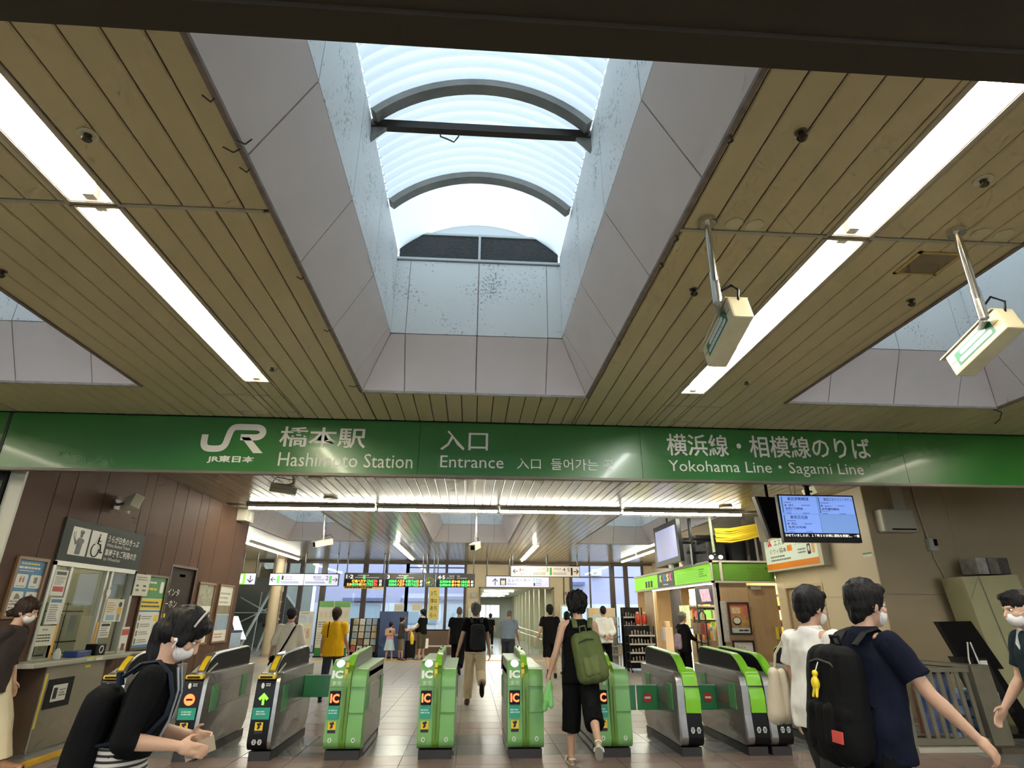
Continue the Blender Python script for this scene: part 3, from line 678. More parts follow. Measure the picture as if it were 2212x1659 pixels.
def batten(x0,x1,y0,y1,label,group,tm):
    t = thing('ceiling_light', label, 'ceiling light', ((x0+x1)/2,(y0+y1)/2,ZC), group)
    hm = M('light_housing',(0.62,0.58,0.48),rough=0.4)
    xl = x1-x0 > y1-y0
    part('housing', MB().box(x0,x1,y0,y1,ZC-0.02,ZC), hm, t)
    if xl:
        for y in (y0,y1): part('side_lip', MB().box(x0,x1,y-0.006,y+0.006,ZC-0.065,ZC), hm, t)  # lips added to shield the ceiling from the tube light
        part('tube', MB().tube([(x0+0.02,(y0+y1)/2,ZC-0.07),(x1-0.02,(y0+y1)/2,ZC-0.07)],0.030,8), tm, t, smooth=60)
    else:
        for x in (x0,x1): part('side_lip', MB().box(x-0.006,x+0.006,y0,y1,ZC-0.055,ZC), hm, t)  # same added lips, keeping the glow off the planks
        part('tube', MB().tube([((x0+x1)/2,y0+0.03,ZC-0.06),((x0+x1)/2,y1-0.03,ZC-0.06)],0.036,8), tm, t, smooth=60)
for k,(a,b) in enumerate(((-4.82,-2.12),(-2.08,0.53),(0.57,3.25),(3.29,6.03))):
    batten(a,b,12.80,13.06,['leftmost tube of the long light row across the hall','second tube from the left in the long light row','third tube from the left in the long light row','rightmost tube of the long light row across the hall'][k],'long light row',tube2_m)
for k,(xx,y0,y1) in enumerate(((-7.3,19.9,26.1),(-2.5,20.0,25.7),(2.1,20.0,25.7),(6.45,20.3,23.1),(6.45,23.2,25.9))):
    batten(xx-0.11,xx+0.11,y0,y1,['far ceiling tube light at left near the round column','far ceiling tube light above the departure boards','far ceiling tube light above the corridor signs','far ceiling tube light at right beside the monitor, nearer half','far ceiling tube light at right near the back windows'][k],'far ceiling lights',tube2_m)
for k,(y0,y1) in enumerate(LYN):  # rows carried on behind the camera, unseen, added to light the foreground
    for q,nm in ((0,'left'),(1,'right'),(2,'far left'),(3,'far right')):
        trough_light(*LX[q], y0, y1, 'unseen recessed tube light on the %s side behind the dark lintel, %s' % (nm, ('rear one','front one')[k]), 'recessed lights behind the lintel', tube_m, 1)
for k,(y0,y1) in enumerate(LYF):  # outer rows out of view, added to brighten the hall
    for q,nm in ((2,'far left'),(3,'far right')):
        trough_light(*LX[q], y0, y1, 'added unseen recessed tube light on the %s outside the skylights, %s' % (nm, ('nearer one','farther one')[k]), 'outer recessed lights', tube_m, 1)
for k,yy_ in enumerate((31,36,41,46)):
    t = thing('ceiling_light', ['nearest','second','third','farthest'][k]+' crosswise lamp on the corridor ceiling', 'ceiling light', (1.6,yy_,2.78), 'corridor lamps')
    part('housing', MB().box(0.7,2.5,yy_-0.1,yy_+0.1,2.74,2.78), trough_m, t)
    part('diffuser', MB().box(0.75,2.45,yy_-0.08,yy_+0.08,2.69,2.74), M('corridor_lamp',(1.0,0.98,0.85),emit=38.0), t, bevel=0.02)
# ================================================================== TICKET GATES
steel = M('gate_steel', (0.36,0.34,0.31), rough=0.30, metal=0.75, var=0.12, vs=2, stretch=(1,1,6))
gblack = M('gate_black', (0.007,0.0065,0.0065), rough=0.28, spec=0.18)
gglass = M('gate_smoked_panel', (0.006,0.006,0.007), rough=0.30, spec=0.08)
glite = M('gate_green', (0.19,0.42,0.13), rough=0.35, var=0.05, vs=3)
golive = M('gate_olive', (0.115,0.24,0.025), rough=0.4)
gbright = M('gate_bright_green', (0.22,0.56,0.03), rough=0.3)
gyel = M('gate_yellow', (0.78,0.52,0.02), rough=0.4)
gplinth = M('gate_plinth', (0.020,0.017,0.016), rough=0.5)
flap_m = M('flap_green', (0.012,0.20,0.045), rough=0.35, coat=0.3)
screen_m = M('gate_screen', (0.005,0.004,0.004), rough=0.2, spec=0.15)
led_r = M('led_red', (1.0,0.075,0.02), emit=3.2)
led_g = M('led_green', (0.12,1.0,0.02), emit=2.0)
teal = M('label_teal', (0.02,0.30,0.20), rough=0.45)
paper = M('print_white', (0.80,0.78,0.70), rough=0.5)
ink = M('print_black', (0.012,0.012,0.012), rough=0.5)
chrome = M('gate_chrome', (0.72,0.70,0.62), rough=0.15, metal=0.9)
FU, FV = UX, UZ
def curve_front(zt, back, zb_=0.09, lean=0.03, rtop=0.16):
    """side outline (y,z) of a gate: rounded toe, slightly leaning front, rounded shoulder, flat top"""
    P = [(back,zb_),(0.10,zb_)]
    for i in range(1,5): a = i/5*PI/2; P.append((0.10-0.10*math.sin(a), zb_+0.10-0.10*math.cos(a)))
    P.append((0.0,zb_+0.10)); P.append((lean, zt-rtop))
    for i in range(1,6): a = i/6*PI/2; P.append((lean+rtop*(1-math.cos(a)), zt-rtop+rtop*math.sin(a)))
    P.append((lean+rtop, zt)); P.append((back, zt))
    return P
def arch(z0, z1, y0, ym, yb, inner=0.0):
    """outline of the raised fin / shield: sweeps up from the front, runs back, rounds off"""
    P = [(yb,z0),(y0,z0)]
    for i in range(1,9):
        t = i/8; P.append((y0+(ym-y0)*t**1.25, z0+(z1-z0-0.03)*math.sin(t*PI/2)))
    P.append((yb-0.16, z1))
    for i in range(1,6): a = i/5*PI/2; P.append((yb-0.16+0.16*math.sin(a), z1-0.16+0.16*math.cos(a)))
    return P
def sticker_yellow(t, x, z, s=1.0, yf=0.0):
    y = yf-0.002
    part('warning_sticker', MB().box(x-0.043*s,x+0.043*s,y-0.002,y,z-0.035*s,z+0.045*s), M('sticker_yellow',(0.82,0.52,0.02),rough=0.5), t)
    part('caption_strip', MB().box(x-0.043*s,x+0.043*s,y-0.002,y,z-0.066*s,z-0.037*s), ink, t)
    m = MB(); y2 = y-0.0032
    poly2(m, [(-0.03,0.03),(0.01,0.035),(0.03,0.02),(0.01,0.01),(0.015,-0.01),(-0.005,-0.03),(-0.02,-0.02),(-0.01,0.0)], (x,y2,z+0.004), UX, UZ, sc=s)
    m.disc((x+0.012*s,y2,z+0.036*s),UX,UZ,0.008*s,0.008*s,10)
    part('running_figure', m, ink, t)
def badge(t, x, z, s, yf=0.0, r=0.022):
    part('number_badge', MB().disc((x,yf-0.001,z),UX,UZ,r,r*1.15,12,0.003), M('badge_pale',(0.55,0.66,0.50),rough=0.4), t)
    T(t, s, (x,yf-0.0042,z), UX, UZ, None, 0.026, ink, 'number', bold=0.02)
def green_gate(x, n0, n1, label):
    t = thing('ticket_gate', label, 'ticket gate', (x,7.5,0), 'ticket gates', local=True)
    hw = 0.205
    part('plinth', MB().box(-hw+0.02,hw-0.02,0.06,1.52,0,0.09), gplinth, t)
    part('plinth_vent', MB().box(hw-0.02,hw-0.008,0.35,1.3,0.02,0.075).box(-hw+0.008,-hw+0.02,0.35,1.3,0.02,0.075), steel, t)
    body = [(0.12,0.10),(1.56,0.10),(1.58,0.5),(1.50,0.86),(0.3,0.86),(0.2,0.80),(0.12,0.7)]
    part('steel_body', MB().prism_x(body,-hw+0.012,hw-0.012), steel, t, bevel=0.006)
    for sx in (-1,1):   # panel lines on the flanks
        part('flank_panel', MB().box(sx*(hw-0.012),sx*(hw-0.006),0.12,1.5,0.14,0.47), steel, t)
        part('flank_panel', MB().box(sx*(hw-0.012),sx*(hw-0.006),0.12,1.5,0.48,0.70), steel, t)
        for y in (0.10,1.22): part('flap_door', MB().box(sx*(hw-0.008),sx*(hw+0.002),y+0.06,y+0.26,0.47,0.73), M('flap_cover',(0.10,0.33,0.12),rough=0.4), t)
    # left front cover with the sloped reader, right cover lower
    L = curve_front(0.99, 0.32, 0.10, 0.05, 0.22); part('reader_cover', MB().prism_x(L,-hw,-0.035), glite, t, smooth=35, bevel=0.006)
    Rr = curve_front(0.90, 0.24, 0.10, 0.04, 0.14); part('exit_cover', MB().prism_x(Rr,0.035,hw), glite, t, smooth=35, bevel=0.006)
    part('deck_plate', MB().box(-hw,-0.035,0.32,1.5,0.955,0.985), glite, t, bevel=0.01); part('flank_top', MB().box(-hw+0.012,-0.035,0.2,1.5,0.80,0.956), steel, t)
    part('deck_plate', MB().slab([(0.035,0.24,0.888),(hw,0.24,0.888),(hw,1.5,0.915),(0.035,1.5,0.915)],(0,0,1),0.014), glite, t); part('flank_top', MB().prism_x([(0.2,0.80),(1.5,0.80),(1.5,0.916),(0.2,0.889)],0.035,hw-0.012), steel, t)
    for (z,w0,w1) in ((0.72,-hw,-0.035),(0.46,0.035,hw),(0.72,0.035,hw)): part('cover_seam', MB().box(w0,w1,-0.0005,0.02,z-0.002,z+0.002), golive, t)
    C_ = curve_front(0.95, 0.4, 0.10, 0.02, 0.2); C_ = [(y-0.008,z) for y,z in C_]
    part('centre_strip', MB().prism_x(C_,-0.035,0.035), golive, t, smooth=35)
    part('strip_groove', MB().box(-0.002,0.002,-0.012,0.0,0.2,0.72), M('gate_olive_dark',(0.05,0.11,0.01),rough=0.5), t)
    A = arch(0.80, 1.085, 0.03, 0.42, 1.50); part('fin', MB().prism_x(A,-0.04,0.03), gbright, t, smooth=35, bevel=0.005)
    part('fin_side', MB().prism_x([(y+0.02 if y<1 else y-0.03, z-0.02) for y,z in A],-0.043,0.034), M('fin_grey',(0.22,0.23,0.19),rough=0.4), t)
    for (y,z) in ((0.55,1.088),(1.15,1.090)): part('fin_sensor', MB().ell((-0.005,y,z),(0.014,0.03,0.010),10,6), gblack, t, smooth=60)
    part('fin_label', MB().box(-0.046,-0.012,0.040,0.048,0.80,0.90).box(-0.046,-0.012,0.085,0.095,0.915,0.965), gyel, t)
    # reader
    part('card_reader', MB().disc((-0.12,0.150,0.945),UX,Vector((0,0.75,0.66)).normalized(),0.048,0.055,20,0.012,(0,-0.66,0.75)), M('reader_white',(0.85,0.80,0.86),emit=0.35), t)
    T(t, 'IC', (-0.125,0.052,0.845), UX, Vector((0,0.10,1)).normalized(), 0.125, 0.085, M('gate_white',(0.85,0.88,0.80),rough=0.4), 'lettering', bold=0.06, ext=0.004)
    T(t, '専用', (-0.125,0.036,0.755), UX, UZ, 0.10, 0.052, M('gate_pale_print',(0.60,0.72,0.52),rough=0.4), 'lettering', bold=0.01, ext=0.006)
    yf = 0.028
    part('display', MB().box(-0.185,-0.065,yf-0.012,yf+0.02,0.535,0.68), screen_m, t, bevel=0.004)
    T(t, 'IC', (-0.125,yf-0.013,0.607), UX, UZ, 0.098, 0.092, led_r, 'display_text', bold=0.035, ext=0.001)
    part('instruction_label', MB().box(-0.185,-0.065,yf-0.022,yf+0.006,0.405,0.525), teal, t)
    m = MB(); bars(m,(-0.125,yf-0.0225,0.475),UX,UZ,0.105,2,0.026,0.014); part('label_print', m, M('print_pale',(0.45,0.68,0.58),rough=0.5), t)
    sticker_yellow(t, -0.125, 0.335, 1.0, 0.004)
    badge(t, -0.135, 0.20, n0); badge(t, 0.12, 0.20, n1)
    return t
green_gate(-1.375,'3','4','leftmost light green card-only gate, next to the plain flap')
green_gate(-0.355,'4','5','light green card-only gate left of the man with the charcoal backpack')
green_gate(0.655,'5','6','light green card-only gate left of the sleeveless man')
green_gate(1.665,'6','7','rightmost light green card-only gate, half hidden by the sleeveless man')
def shield_gate(x, label, kind, badges, hw=0.13):
    t = thing('ticket_gate', label, 'ticket gate', (x,7.5,0), 'ticket gates', local=True)
    part('plinth', MB().box(-hw+0.015,hw-0.015,0.06,1.52,0,0.09), gplinth, t)
    base = curve_front(0.86, 1.55, 0.10, 0.05, 0.12)
    base = base[:-1]+[(1.56,0.86)]
    base[0] = (1.42,0.10); base.insert(0,(1.52,0.20)); base.insert(0,(1.56,0.35))
    part('steel_body', MB().prism_x(base,-hw+0.006,hw-0.006), steel, t, smooth=35, bevel=0.006)
    fmat = gblack
    Fp = curve_front(0.84, 0.10, 0.10, 0.05, 0.10)
    fx0, fx1 = (-hw, hw*0.62) if kind == 'black' else (-hw*0.35, hw)
    Fp = [(y-0.006,z) for y,z in Fp]
    part('front_panel', MB().prism_x([p for p in Fp if p[0] < 0.12],fx0,fx1), fmat, t, smooth=35)
    A = arch(0.84, 1.085, 0.10, 0.46, 1.58)
    sx0, sx1 = -0.03, 0.03
    part('shield_frame', MB().prism_x(A,-0.045,0.045), gbright if kind == 'green' else chrome, t, smooth=35, bevel=0.006)
    inn = [(min(y,1.55)+(0.045 if y < 1 else -0.012), z-0.014) for y,z in A]
    part('smoked_panel', MB().prism_x(inn,-0.052,0.052), gglass, t, smooth=35)
    for s_ in (-1,1):
        for (y,z0,z1) in ((0.22,0.45,0.72),(1.15,0.5,0.76)): part('flap_door', MB().box(s_*(hw-0.008),s_*(hw+0.002),y,y+0.2,z0,z1), M('flap_cover',(0,0,0)), t)
        part('flank_seam', MB().box(s_*(hw-0.007),s_*(hw-0.0045),0.08,1.5,0.478,0.482).box(s_*(hw-0.007),s_*(hw-0.0045),0.08,1.5,0.74,0.744), M('seam_dark',(0.12,0.11,0.10),rough=0.5), t)
    if kind == 'black':
        part('slot_surround', MB().box(-hw+0.01,hw*0.55,0.03,0.16,0.80,0.845), gyel, t, bevel=0.012)
        part('ticket_slot', MB().box(-hw+0.035,hw*0.30,0.022,0.05,0.812,0.832), gblack, t)
        part('reader_deck', MB().slab([(-hw+0.01,0.16,0.845),(hw*0.5,0.16,0.845),(hw*0.5,0.42,0.93),(-hw+0.01,0.42,0.93)],(0,0,1),0.012), M('deck_pale',(0.62,0.60,0.50),rough=0.4), t)
        part('arch_stripe', MB().prism_x([(y-0.006,z+0.004) for y,z in A[2:7]]+[(y+0.02,z-0.012) for y,z in A[2:7][::-1]],-0.03,0.03), gyel, t)
        xc = (fx0+fx1)/2
        part('hand_mark', MB().ell((xc-0.03,0.035,0.735),(0.018,0.002,0.03),8,6), M('print_white',(0,0,0)), t)
        m = MB(); bars(m,(xc+0.03,0.030,0.745),UX,UZ,0.05,2,0.018,0.009); part('hand_print', m, M('print_white',(0,0,0)), t)
        if badges[2] == 'arrow':
            m = MB(); poly2(m,[(-0.055,-0.005),(-0.035,-0.025),(-0.012,-0.003),(-0.012,-0.07),(0.012,-0.07),(0.012,-0.003),(0.035,-0.025),(0.055,-0.005),(0,0.05)],(xc,0.0185,0.615),UX,UZ,n=0.002)
            part('arrow_light', m, led_g, t)
        else:
            part('stop_light', MB().disc((xc,0.0165,0.60),UX,UZ,0.058,0.058,20,0.003), led_r, t)
            part('stop_bar', MB().box(xc-0.035,xc+0.035,0.0105,0.013,0.59,0.61), gblack, t)
        part('instruction_label', MB().box(fx0+0.012,fx1-0.012,0.003,0.02,0.405,0.52), teal, t)
        m = MB(); bars(m,(xc,0.0025,0.47),UX,UZ,0.11,2,0.024,0.013); part('label_print', m, M('print_pale',(0,0,0)), t)
        sticker_yellow(t, xc, 0.335, 1.0, -0.004)
        for k,b in enumerate(badges[:2]):
            part('number_badge', MB().disc((xc-0.03+0.06*k,-0.0075,0.19),UX,UZ,0.026,0.03,6,0.003), M('badge_grey',(0.50,0.50,0.46),rough=0.4), t)
            T(t, b, (xc-0.03+0.06*k,-0.0108,0.19), UX, UZ, None, 0.03, ink, 'number', bold=0.02)
    else:
        G = curve_front(0.90, 0.34, 0.5, 0.05, 0.14)
        G = [(y-0.010,z) for y,z in G if z > 0.45]
        part('green_cover', MB().prism_x([(0.34,0.44),(-0.002,0.44)]+[(y,z) for y,z in G if z >= 0.5 and (y,z) != G[0]][4:],fx0,fx1+0.002), gbright, t, smooth=35, bevel=0.005)
        part('cover_seam', MB().box(fx0-0.001,fx1+0.004,-0.004,0.1,0.712,0.72), gplinth, t)
        for z in (0.82,0.855): part('pale_stripe', MB().box(fx0+0.02,fx1-0.02,0.055 if z < .84 else 0.075,0.10,z,z+0.006), M('stripe_pale',(0.6,0.8,0.4),rough=0.4), t)
        part('side_strip', MB().box(-hw,-hw*0.35,0.02,0.06,0.16,0.72), steel, t)
        for k,b in enumerate(badges[:2]):
            xx = (fx0+fx1)/2-0.035+0.07*k
            part('number_badge', MB().disc((xx,-0.0075,0.27),UX,UZ,0.026,0.036,6,0.003), M('badge_grey',(0,0,0)), t)
            T(t, b, (xx,-0.0108,0.27), UX, UZ, None, 0.034, ink, 'number', bold=0.02)
    return t
shield_gate(-3.95,'black and steel ticket gate nearest the ticket booth, behind the woman','black',('P','1','red'))
shield_gate(-3.06,'black and steel ticket gate with a red stop light on its front','black',('1','2','red'))
shield_gate(-2.26,'black and steel ticket gate with a green arrow light and yellow slot','black',('2','3','arrow'))
shield_gate(2.56,'single bright green and black gate between two pairs of flaps','green',('7','8'))
shield_gate(3.335,'left half of the double bright green and black gate','green',('8','8'))
shield_gate(3.615,'right half of the double bright green and black gate','green',('D','D'))
shield_gate(4.45,'steel ticket gate half hidden behind the student in the white shirt','green',('D','P'))
# barrier flaps in the lanes
def flap(x0, x1, y, z0, z1, label, sign=True, dy=0.0):
    t = thing('barrier_flap', label, 'gate flap', ((x0+x1)/2,y,z0), 'gate flaps')
    m = MB().slab([(x0,y,z0),(x1,y+dy,z0),(x1,y+dy,z1),(x0,y,z1)],(0,1,0),0.03); part('paddle', m, flap_m, t, bevel=0.008)
    part('rim', MB().slab([(x0,y-0.004,z1-0.004),(x1,y+dy-0.004,z1-0.004),(x1,y+dy-0.004,z1+0.006),(x0,y-0.004,z1+0.006)],(0,1,0),0.038), M('flap_rim',(0.35,0.42,0.36),rough=0.3), t)
    if sign:
        xc, zc = (x0+x1)/2, (z0+z1)/2; yc = y+dy/2
        u = Vector((x1-x0,dy,0)).normalized()
        part('no_entry_disc', MB().disc((xc,yc-0.004,zc),u,UZ,0.058,0.058,20,0.003), M('no_entry_red',(0.55,0.035,0.02),rough=0.4), t)
        m = MB(); rect(m,(xc,yc-0.0085,zc),u,UZ,0.078,0.024); part('no_entry_bar', m, M('print_white',(0,0,0)), t)
flap(-2.138,-1.572,8.62,0.49,0.745,'plain green barrier flap closing the lane by the green arrow gate',False)
flap(1.868,2.15,8.35,0.36,0.645,'green no-entry flap touching the rightmost light green gate')
flap(2.17,2.438,8.35,0.36,0.645,'green no-entry flap touching the single bright green gate on its left side')
flap(2.682,2.96,8.35,0.36,0.645,'green no-entry flap touching the single bright green gate on its right side')
flap(2.99,3.213,8.35,0.36,0.645,'green no-entry flap touching the double bright green gate')
# ================================================================== TICKET BOOTH ON THE LEFT WALL
wp = M('print_white',(0,0,0)); inkg = M('print_grey',(0.20,0.20,0.19),rough=0.5); inkr = M('print_red',(0.55,0.06,0.05),rough=0.5)
inkb = M('print_blue',(0.06,0.22,0.42),rough=0.5); cream = M('paper_cream',(0.70,0.68,0.55),rough=0.55); wood = M('frame_wood',(0.24,0.13,0.06),rough=0.45)
alu = M('aluminium',(0.52,0.52,0.46),rough=0.35,metal=0.35); yel = M('print_yellow',(0.80,0.62,0.03),rough=0.5); grn = M('print_green',(0.05,0.24,0.06),rough=0.5)
XF = XL+0.001
def LP(y, z, d=0.0): return Vector((XF+d, y, z))
# booth sign
t = thing('booth_sign', 'dark grey sign with officer and wheelchair pictograms above the ticket window', 'sign', (XL,8.97,2.09))
part('board', MB().box(XL,XL+0.025,8.0,9.94,2.11,2.64), M('sign_charcoal',(0.045,0.055,0.052),rough=0.6,spec=0.2), t)
xs_ = XL+0.026
part('pictogram_tile', MB().box(XL+0.02,xs_,8.17,8.54,2.195,2.55), wp, t); part('pictogram_tile', MB().box(XL+0.02,xs_,8.58,8.93,2.195,2.55), wp, t)
u_, v_ = UY, UZ
m = MB(); c = Vector((xs_+0.001,8.355,2.37))
poly2(m,[(-0.05,-0.16),(0.06,-0.16),(0.075,-0.01),(0.09,-0.02),(0.095,0.03),(0.05,0.045),(-0.03,0.05),(-0.07,0.0),(-0.11,0.05),(-0.13,0.03),(-0.08,-0.05),(-0.045,-0.02)],c,u_,v_)
m.disc(c+u_*0.015+v_*0.085,u_,v_,0.032,0.036,14); poly2(m,[(-0.03,0.11),(0.06,0.105),(0.065,0.14),(0.02,0.15),(-0.025,0.145)],c,u_,v_)
part('officer_pictogram', m, ink, t)
part('ticket_outline', MB().tube([c+u_*a+v_*b for a,b in ((-0.14,0.04),(-0.105,0.05),(-0.115,0.12),(-0.15,0.11),(-0.14,0.04))],0.003,4), inkg, t)
m = MB(); c = Vector((xs_+0.002,8.755,2.37)); N = 20
pts = [c+u_*(-0.03+0.085*math.cos(a*PI/180))+v_*(-0.075+0.085*math.sin(a*PI/180)) for a in range(110,390,14)]
m.tube(pts,0.008,4); m.tube([c+u_*a+v_*b for a,b in ((0.015,0.11),(0.0,0.02),(0.07,0.01),(0.10,-0.10),(0.13,-0.09))],0.011,5); m.disc(c+u_*0.02+v_*0.135,u_,v_,0.02,0.02,12); m.tube([c+u_*0.0+v_*0.06,c+u_*0.06+v_*0.05],0.006,4)
part('wheelchair_pictogram', m, ink, t)
def LT(t, s, y0, y1, z0, z1, mt, d=0.026, bold=0.0): T(t, s, (XL+d,(y0+y1)/2,(z0+z1)/2), UY, UZ, y1-y0, z1-z0, mt, bold=bold)
LT(t,'うらが白色のきっぷ',8.97,9.80,2.435,2.535,wp,bold=0.015); LT(t,'White Backed Tickets',8.97,9.58,2.375,2.42,wp)
LT(t,'車椅子をご利用の方',8.97,9.80,2.245,2.345,wp,bold=0.015); LT(t,'for Wheelchair',8.97,9.40,2.185,2.23,wp)
# ticket window with the office behind
office = struct('wall_office', MB().box(-8.2,-8.1,7.4,10.6,0,3.2).box(-8.1,XL-0.14,7.4,7.45,0,3.2).box(-8.1,XL-0.14,10.55,10.6,0,3.2).box(-8.1,XL-0.14,7.4,10.6,3.2,3.25), M('office_wall',(0.62,0.58,0.40),rough=0.6))
t = thing('ceiling_light', 'office lamp inside the ticket booth behind the window', 'ceiling light', (-6.7,9.0,3.15))
part('housing', MB().box(-7.0,-6.4,8.3,9.7,3.12,3.2), trough_m, t)
part('diffuser', MB().box(-6.95,-6.45,8.35,9.65,3.09,3.12), M('office_lamp',(1.0,0.95,0.78),emit=5.0), t)
w10 = struct_root('window_10')
part('window_frame', MB().box(XL-0.08,XL+0.02,8.0,8.05,0.93,2.10).box(XL-0.08,XL+0.02,9.89,9.95,0.93,2.10).box(XL-0.08,XL+0.02,8.0,9.95,2.05,2.11).box(XL-0.08,XL+0.02,8.0,9.95,0.90,0.96), alu, w10)
for y in (8.40,9.22,9.34): part('sash', MB().box(XL-0.06,XL,y-0.025,y+0.025,0.96,2.05), alu, w10)
gl = glass('booth_glass',(0.90,0.93,0.90),0.07)
part('pane', MB().box(XL-0.04,XL-0.034,8.05,8.38,0.96,2.05), gl, w10); part('pane', MB().box(XL-0.05,XL-0.044,8.42,9.2,1.45,2.05), gl, w10); part('pane', MB().box(XL-0.04,XL-0.034,9.36,9.89,0.96,2.05), gl, w10)
part('grey_blind', MB().box(XL-0.07,XL-0.05,9.38,9.86,1.70,2.03), M('blind_grey',(0.30,0.30,0.25),rough=0.5), w10)
part('jamb_stripe', MB().box(XL-0.03,XL+0.006,8.375,8.425,0.97,1.36).box(XL-0.03,XL+0.006,9.24,9.285,1.0,1.37), M('stripe_orange',(0.75,0.38,0.06),rough=0.5), w10)
def notice(y0, y1, z0, z1, label, base, draw, d=0.0, name='notice', x=XF, cat='notice', frame=None, group=None):
    t = thing(name, label, cat, (x,(y0+y1)/2,z0), group)
    if frame:
        fw_ = 0.035
        part('frame', MB().box(x,x+0.03,y0-fw_,y0,z0-fw_,z1+fw_).box(x,x+0.03,y1,y1+fw_,z0-fw_,z1+fw_).box(x,x+0.03,y0,y1,z1,z1+fw_).box(x,x+0.03,y0,y1,z0-fw_,z0), frame, t)
    part('sheet', MB().box(x,x+0.008,y0,y1,z0,z1), base, t)
    draw(t, x+0.0085, y0, y1, z0, z1)
    return t
def prn(t, x, y0, y1, z0, z1, rows, mt=None, fill=(0.6,1.0), th=None, name='print'):
    m = MB(); lh = (z1-z0)/rows; bars(m,(x,(y0+y1)/2,(z0+z1)/2),UY,UZ,(y1-y0),rows,lh,th or lh*0.42,fill); part(name, m, mt or inkg, t)
def patch(t, x, y0, y1, z0, z1, mt, name='colour_patch', d=0.0): part(name, MB().box(x-0.001,x+0.0006+d,y0,y1,z0,z1), mt, t)
def dr_a(t,x,y0,y1,z0,z1):
    patch(t,x,y0+0.03,y1-0.03,z1-0.06,z1-0.02,ink); prn(t,x,y0+0.03,y1-0.02,z0+0.13,z1-0.08,6); patch(t,x,y0+0.03,y1-0.02,z0+0.05,z0+0.11,inkr,d=0.0)
def dr_b(t,x,y0,y1,z0,z1): patch(t,x,y0+0.02,y1-0.02,z1-0.06,z1-0.02,inkb); prn(t,x,y0+0.02,y1-0.02,z0+0.03,z1-0.08,8)
def dr_c(t,x,y0,y1,z0,z1): prn(t,x,y0+0.05,y1-0.05,z0+0.04,z0+0.14,3,ink,(0.75,1.0)); prn(t,x,y0+0.13,y1-0.13,z1-0.06,z1-0.03,1)
notice(8.08,8.33,1.69,2.0,'white notice with red box at the top left of the ticket window',wp,dr_a)
notice(8.13,8.37,1.355,1.67,'white text notice in the middle left of the ticket window',wp,dr_b)
notice(8.0,8.37,1.11,1.34,'cream notice with three lines at the lower left of the window',cream,dr_c)
def dr_d(t,x,y0,y1,z0,z1):
    prn(t,x,y0+0.03,y0+0.24,z0+0.12,z1-0.04,5,M('print_orange',(0.62,0.28,0.06),rough=0.5)); patch(t,x,y0+0.06,y0+0.26,z0+0.02,z0+0.09,M('print_sky',(0.25,0.45,0.62),rough=0.5))
    m = MB(); c = Vector((x+0.0012,y1-0.09,z0+0.15)); m.disc(c+UZ*0.085,UY,UZ,0.045,0.038,14); part('figure_hair', m, ink, t)
    m = MB(); poly2(m,[(-0.05,-0.05),(0.05,-0.05),(0.055,0.045),(-0.055,0.045)],c+Vector((0.001,0,0)),UY,UZ); part('figure_coat', m, M('print_amber',(0.72,0.40,0.05),rough=0.5), t)
    m = MB(); poly2(m,[(-0.035,-0.14),(-0.005,-0.14),(-0.005,-0.05),(-0.035,-0.05)],c,UY,UZ); poly2(m,[(0.005,-0.14),(0.035,-0.14),(0.035,-0.05),(0.005,-0.05)],c,UY,UZ); part('figure_legs', m, inkg, t)
notice(9.35,9.80,1.37,1.68,'cream notice with a small amber coated figure on the right window',cream,dr_d)
notice(9.32,9.58,1.16,1.36,'small white notice with black heading below the figure notice',wp,lambda t,x,y0,y1,z0,z1:(patch(t,x,y0+0.03,y1-0.02,z1-0.05,z1-0.015,ink),prn(t,x,y0+0.03,y1-0.03,z0+0.02,z1-0.06,4)))
notice(9.90,10.34,1.74,2.06,'cream sheet with four sketches pinned right of the ticket window',cream,lambda t,x,y0,y1,z0,z1:(prn(t,x,y0+0.05,y1-0.05,z1-0.1,z1-0.03,2),prn(t,x,y0+0.06,y0+0.16,z0+0.05,z0+0.18,2,ink),prn(t,x,y0+0.26,y0+0.36,z0+0.05,z0+0.18,2,ink)),x=XF+0.035)
for (y,z,lb,pm) in ((9.30,1.80,'upper white round tag hanging on the window jamb',wp),(9.93,1.16,'lower white round tag with red mark on the window jamb',wp)):
    t = thing('hanging_tag', lb, 'tag', (XL+0.02,y,z-0.09), 'round tags on the window jambs')
    part('disc', MB().disc((XL+0.022,y,z-0.04),UY,UZ,0.05,0.058,18,0.006), pm, t)
    part('hook', MB().tube([(XL+0.025,y+0.015,z+0.02),(XL+0.025,y+0.03,z+0.05),(XL+0.025,y+0.02,z+0.075)],0.006,6), pm, t)
    if z < 1.5: m = MB(); poly2(m,[(-0.028,-0.008),(0.028,-0.008),(0.02,0.012),(-0.02,0.012)],(XL+0.029,y,z-0.04),UY,UZ); part('red_mark', m, inkr, t)
# inside the office
t = thing('glass_partition', 'clear acrylic screen with black strips behind the ticket window', 'screen', (-5.75,8.95,0.93))
part('sheet', MB().box(-5.76,-5.75,8.5,9.7,0.95,1.62), glass('acrylic',(0.86,0.90,0.90),0.08), t)
for b in ((8.5,9.7,1.50,1.515),(8.5,9.7,1.10,1.115),(8.5,9.7,0.95,0.965)): part('black_strip', MB().box(-5.75,-5.745,*b), ink, t)
for y in (8.85,9.3): part('black_strip', MB().box(-5.75,-5.745,y,y+0.015,0.95,1.62), ink, t)
for (y,z,w_,h_) in ((8.60,1.56,0.16,0.08),(9.02,1.56,0.16,0.08),(8.62,1.33,0.18,0.28),(9.02,1.31,0.22,0.34),(9.42,1.33,0.16,0.3)):
    part('paper_sheet', MB().box(-5.745,-5.742,y,y+w_,z-h_/2,z+h_/2), M('paper_grey',(0.52,0.53,0.50),rough=0.6), t)
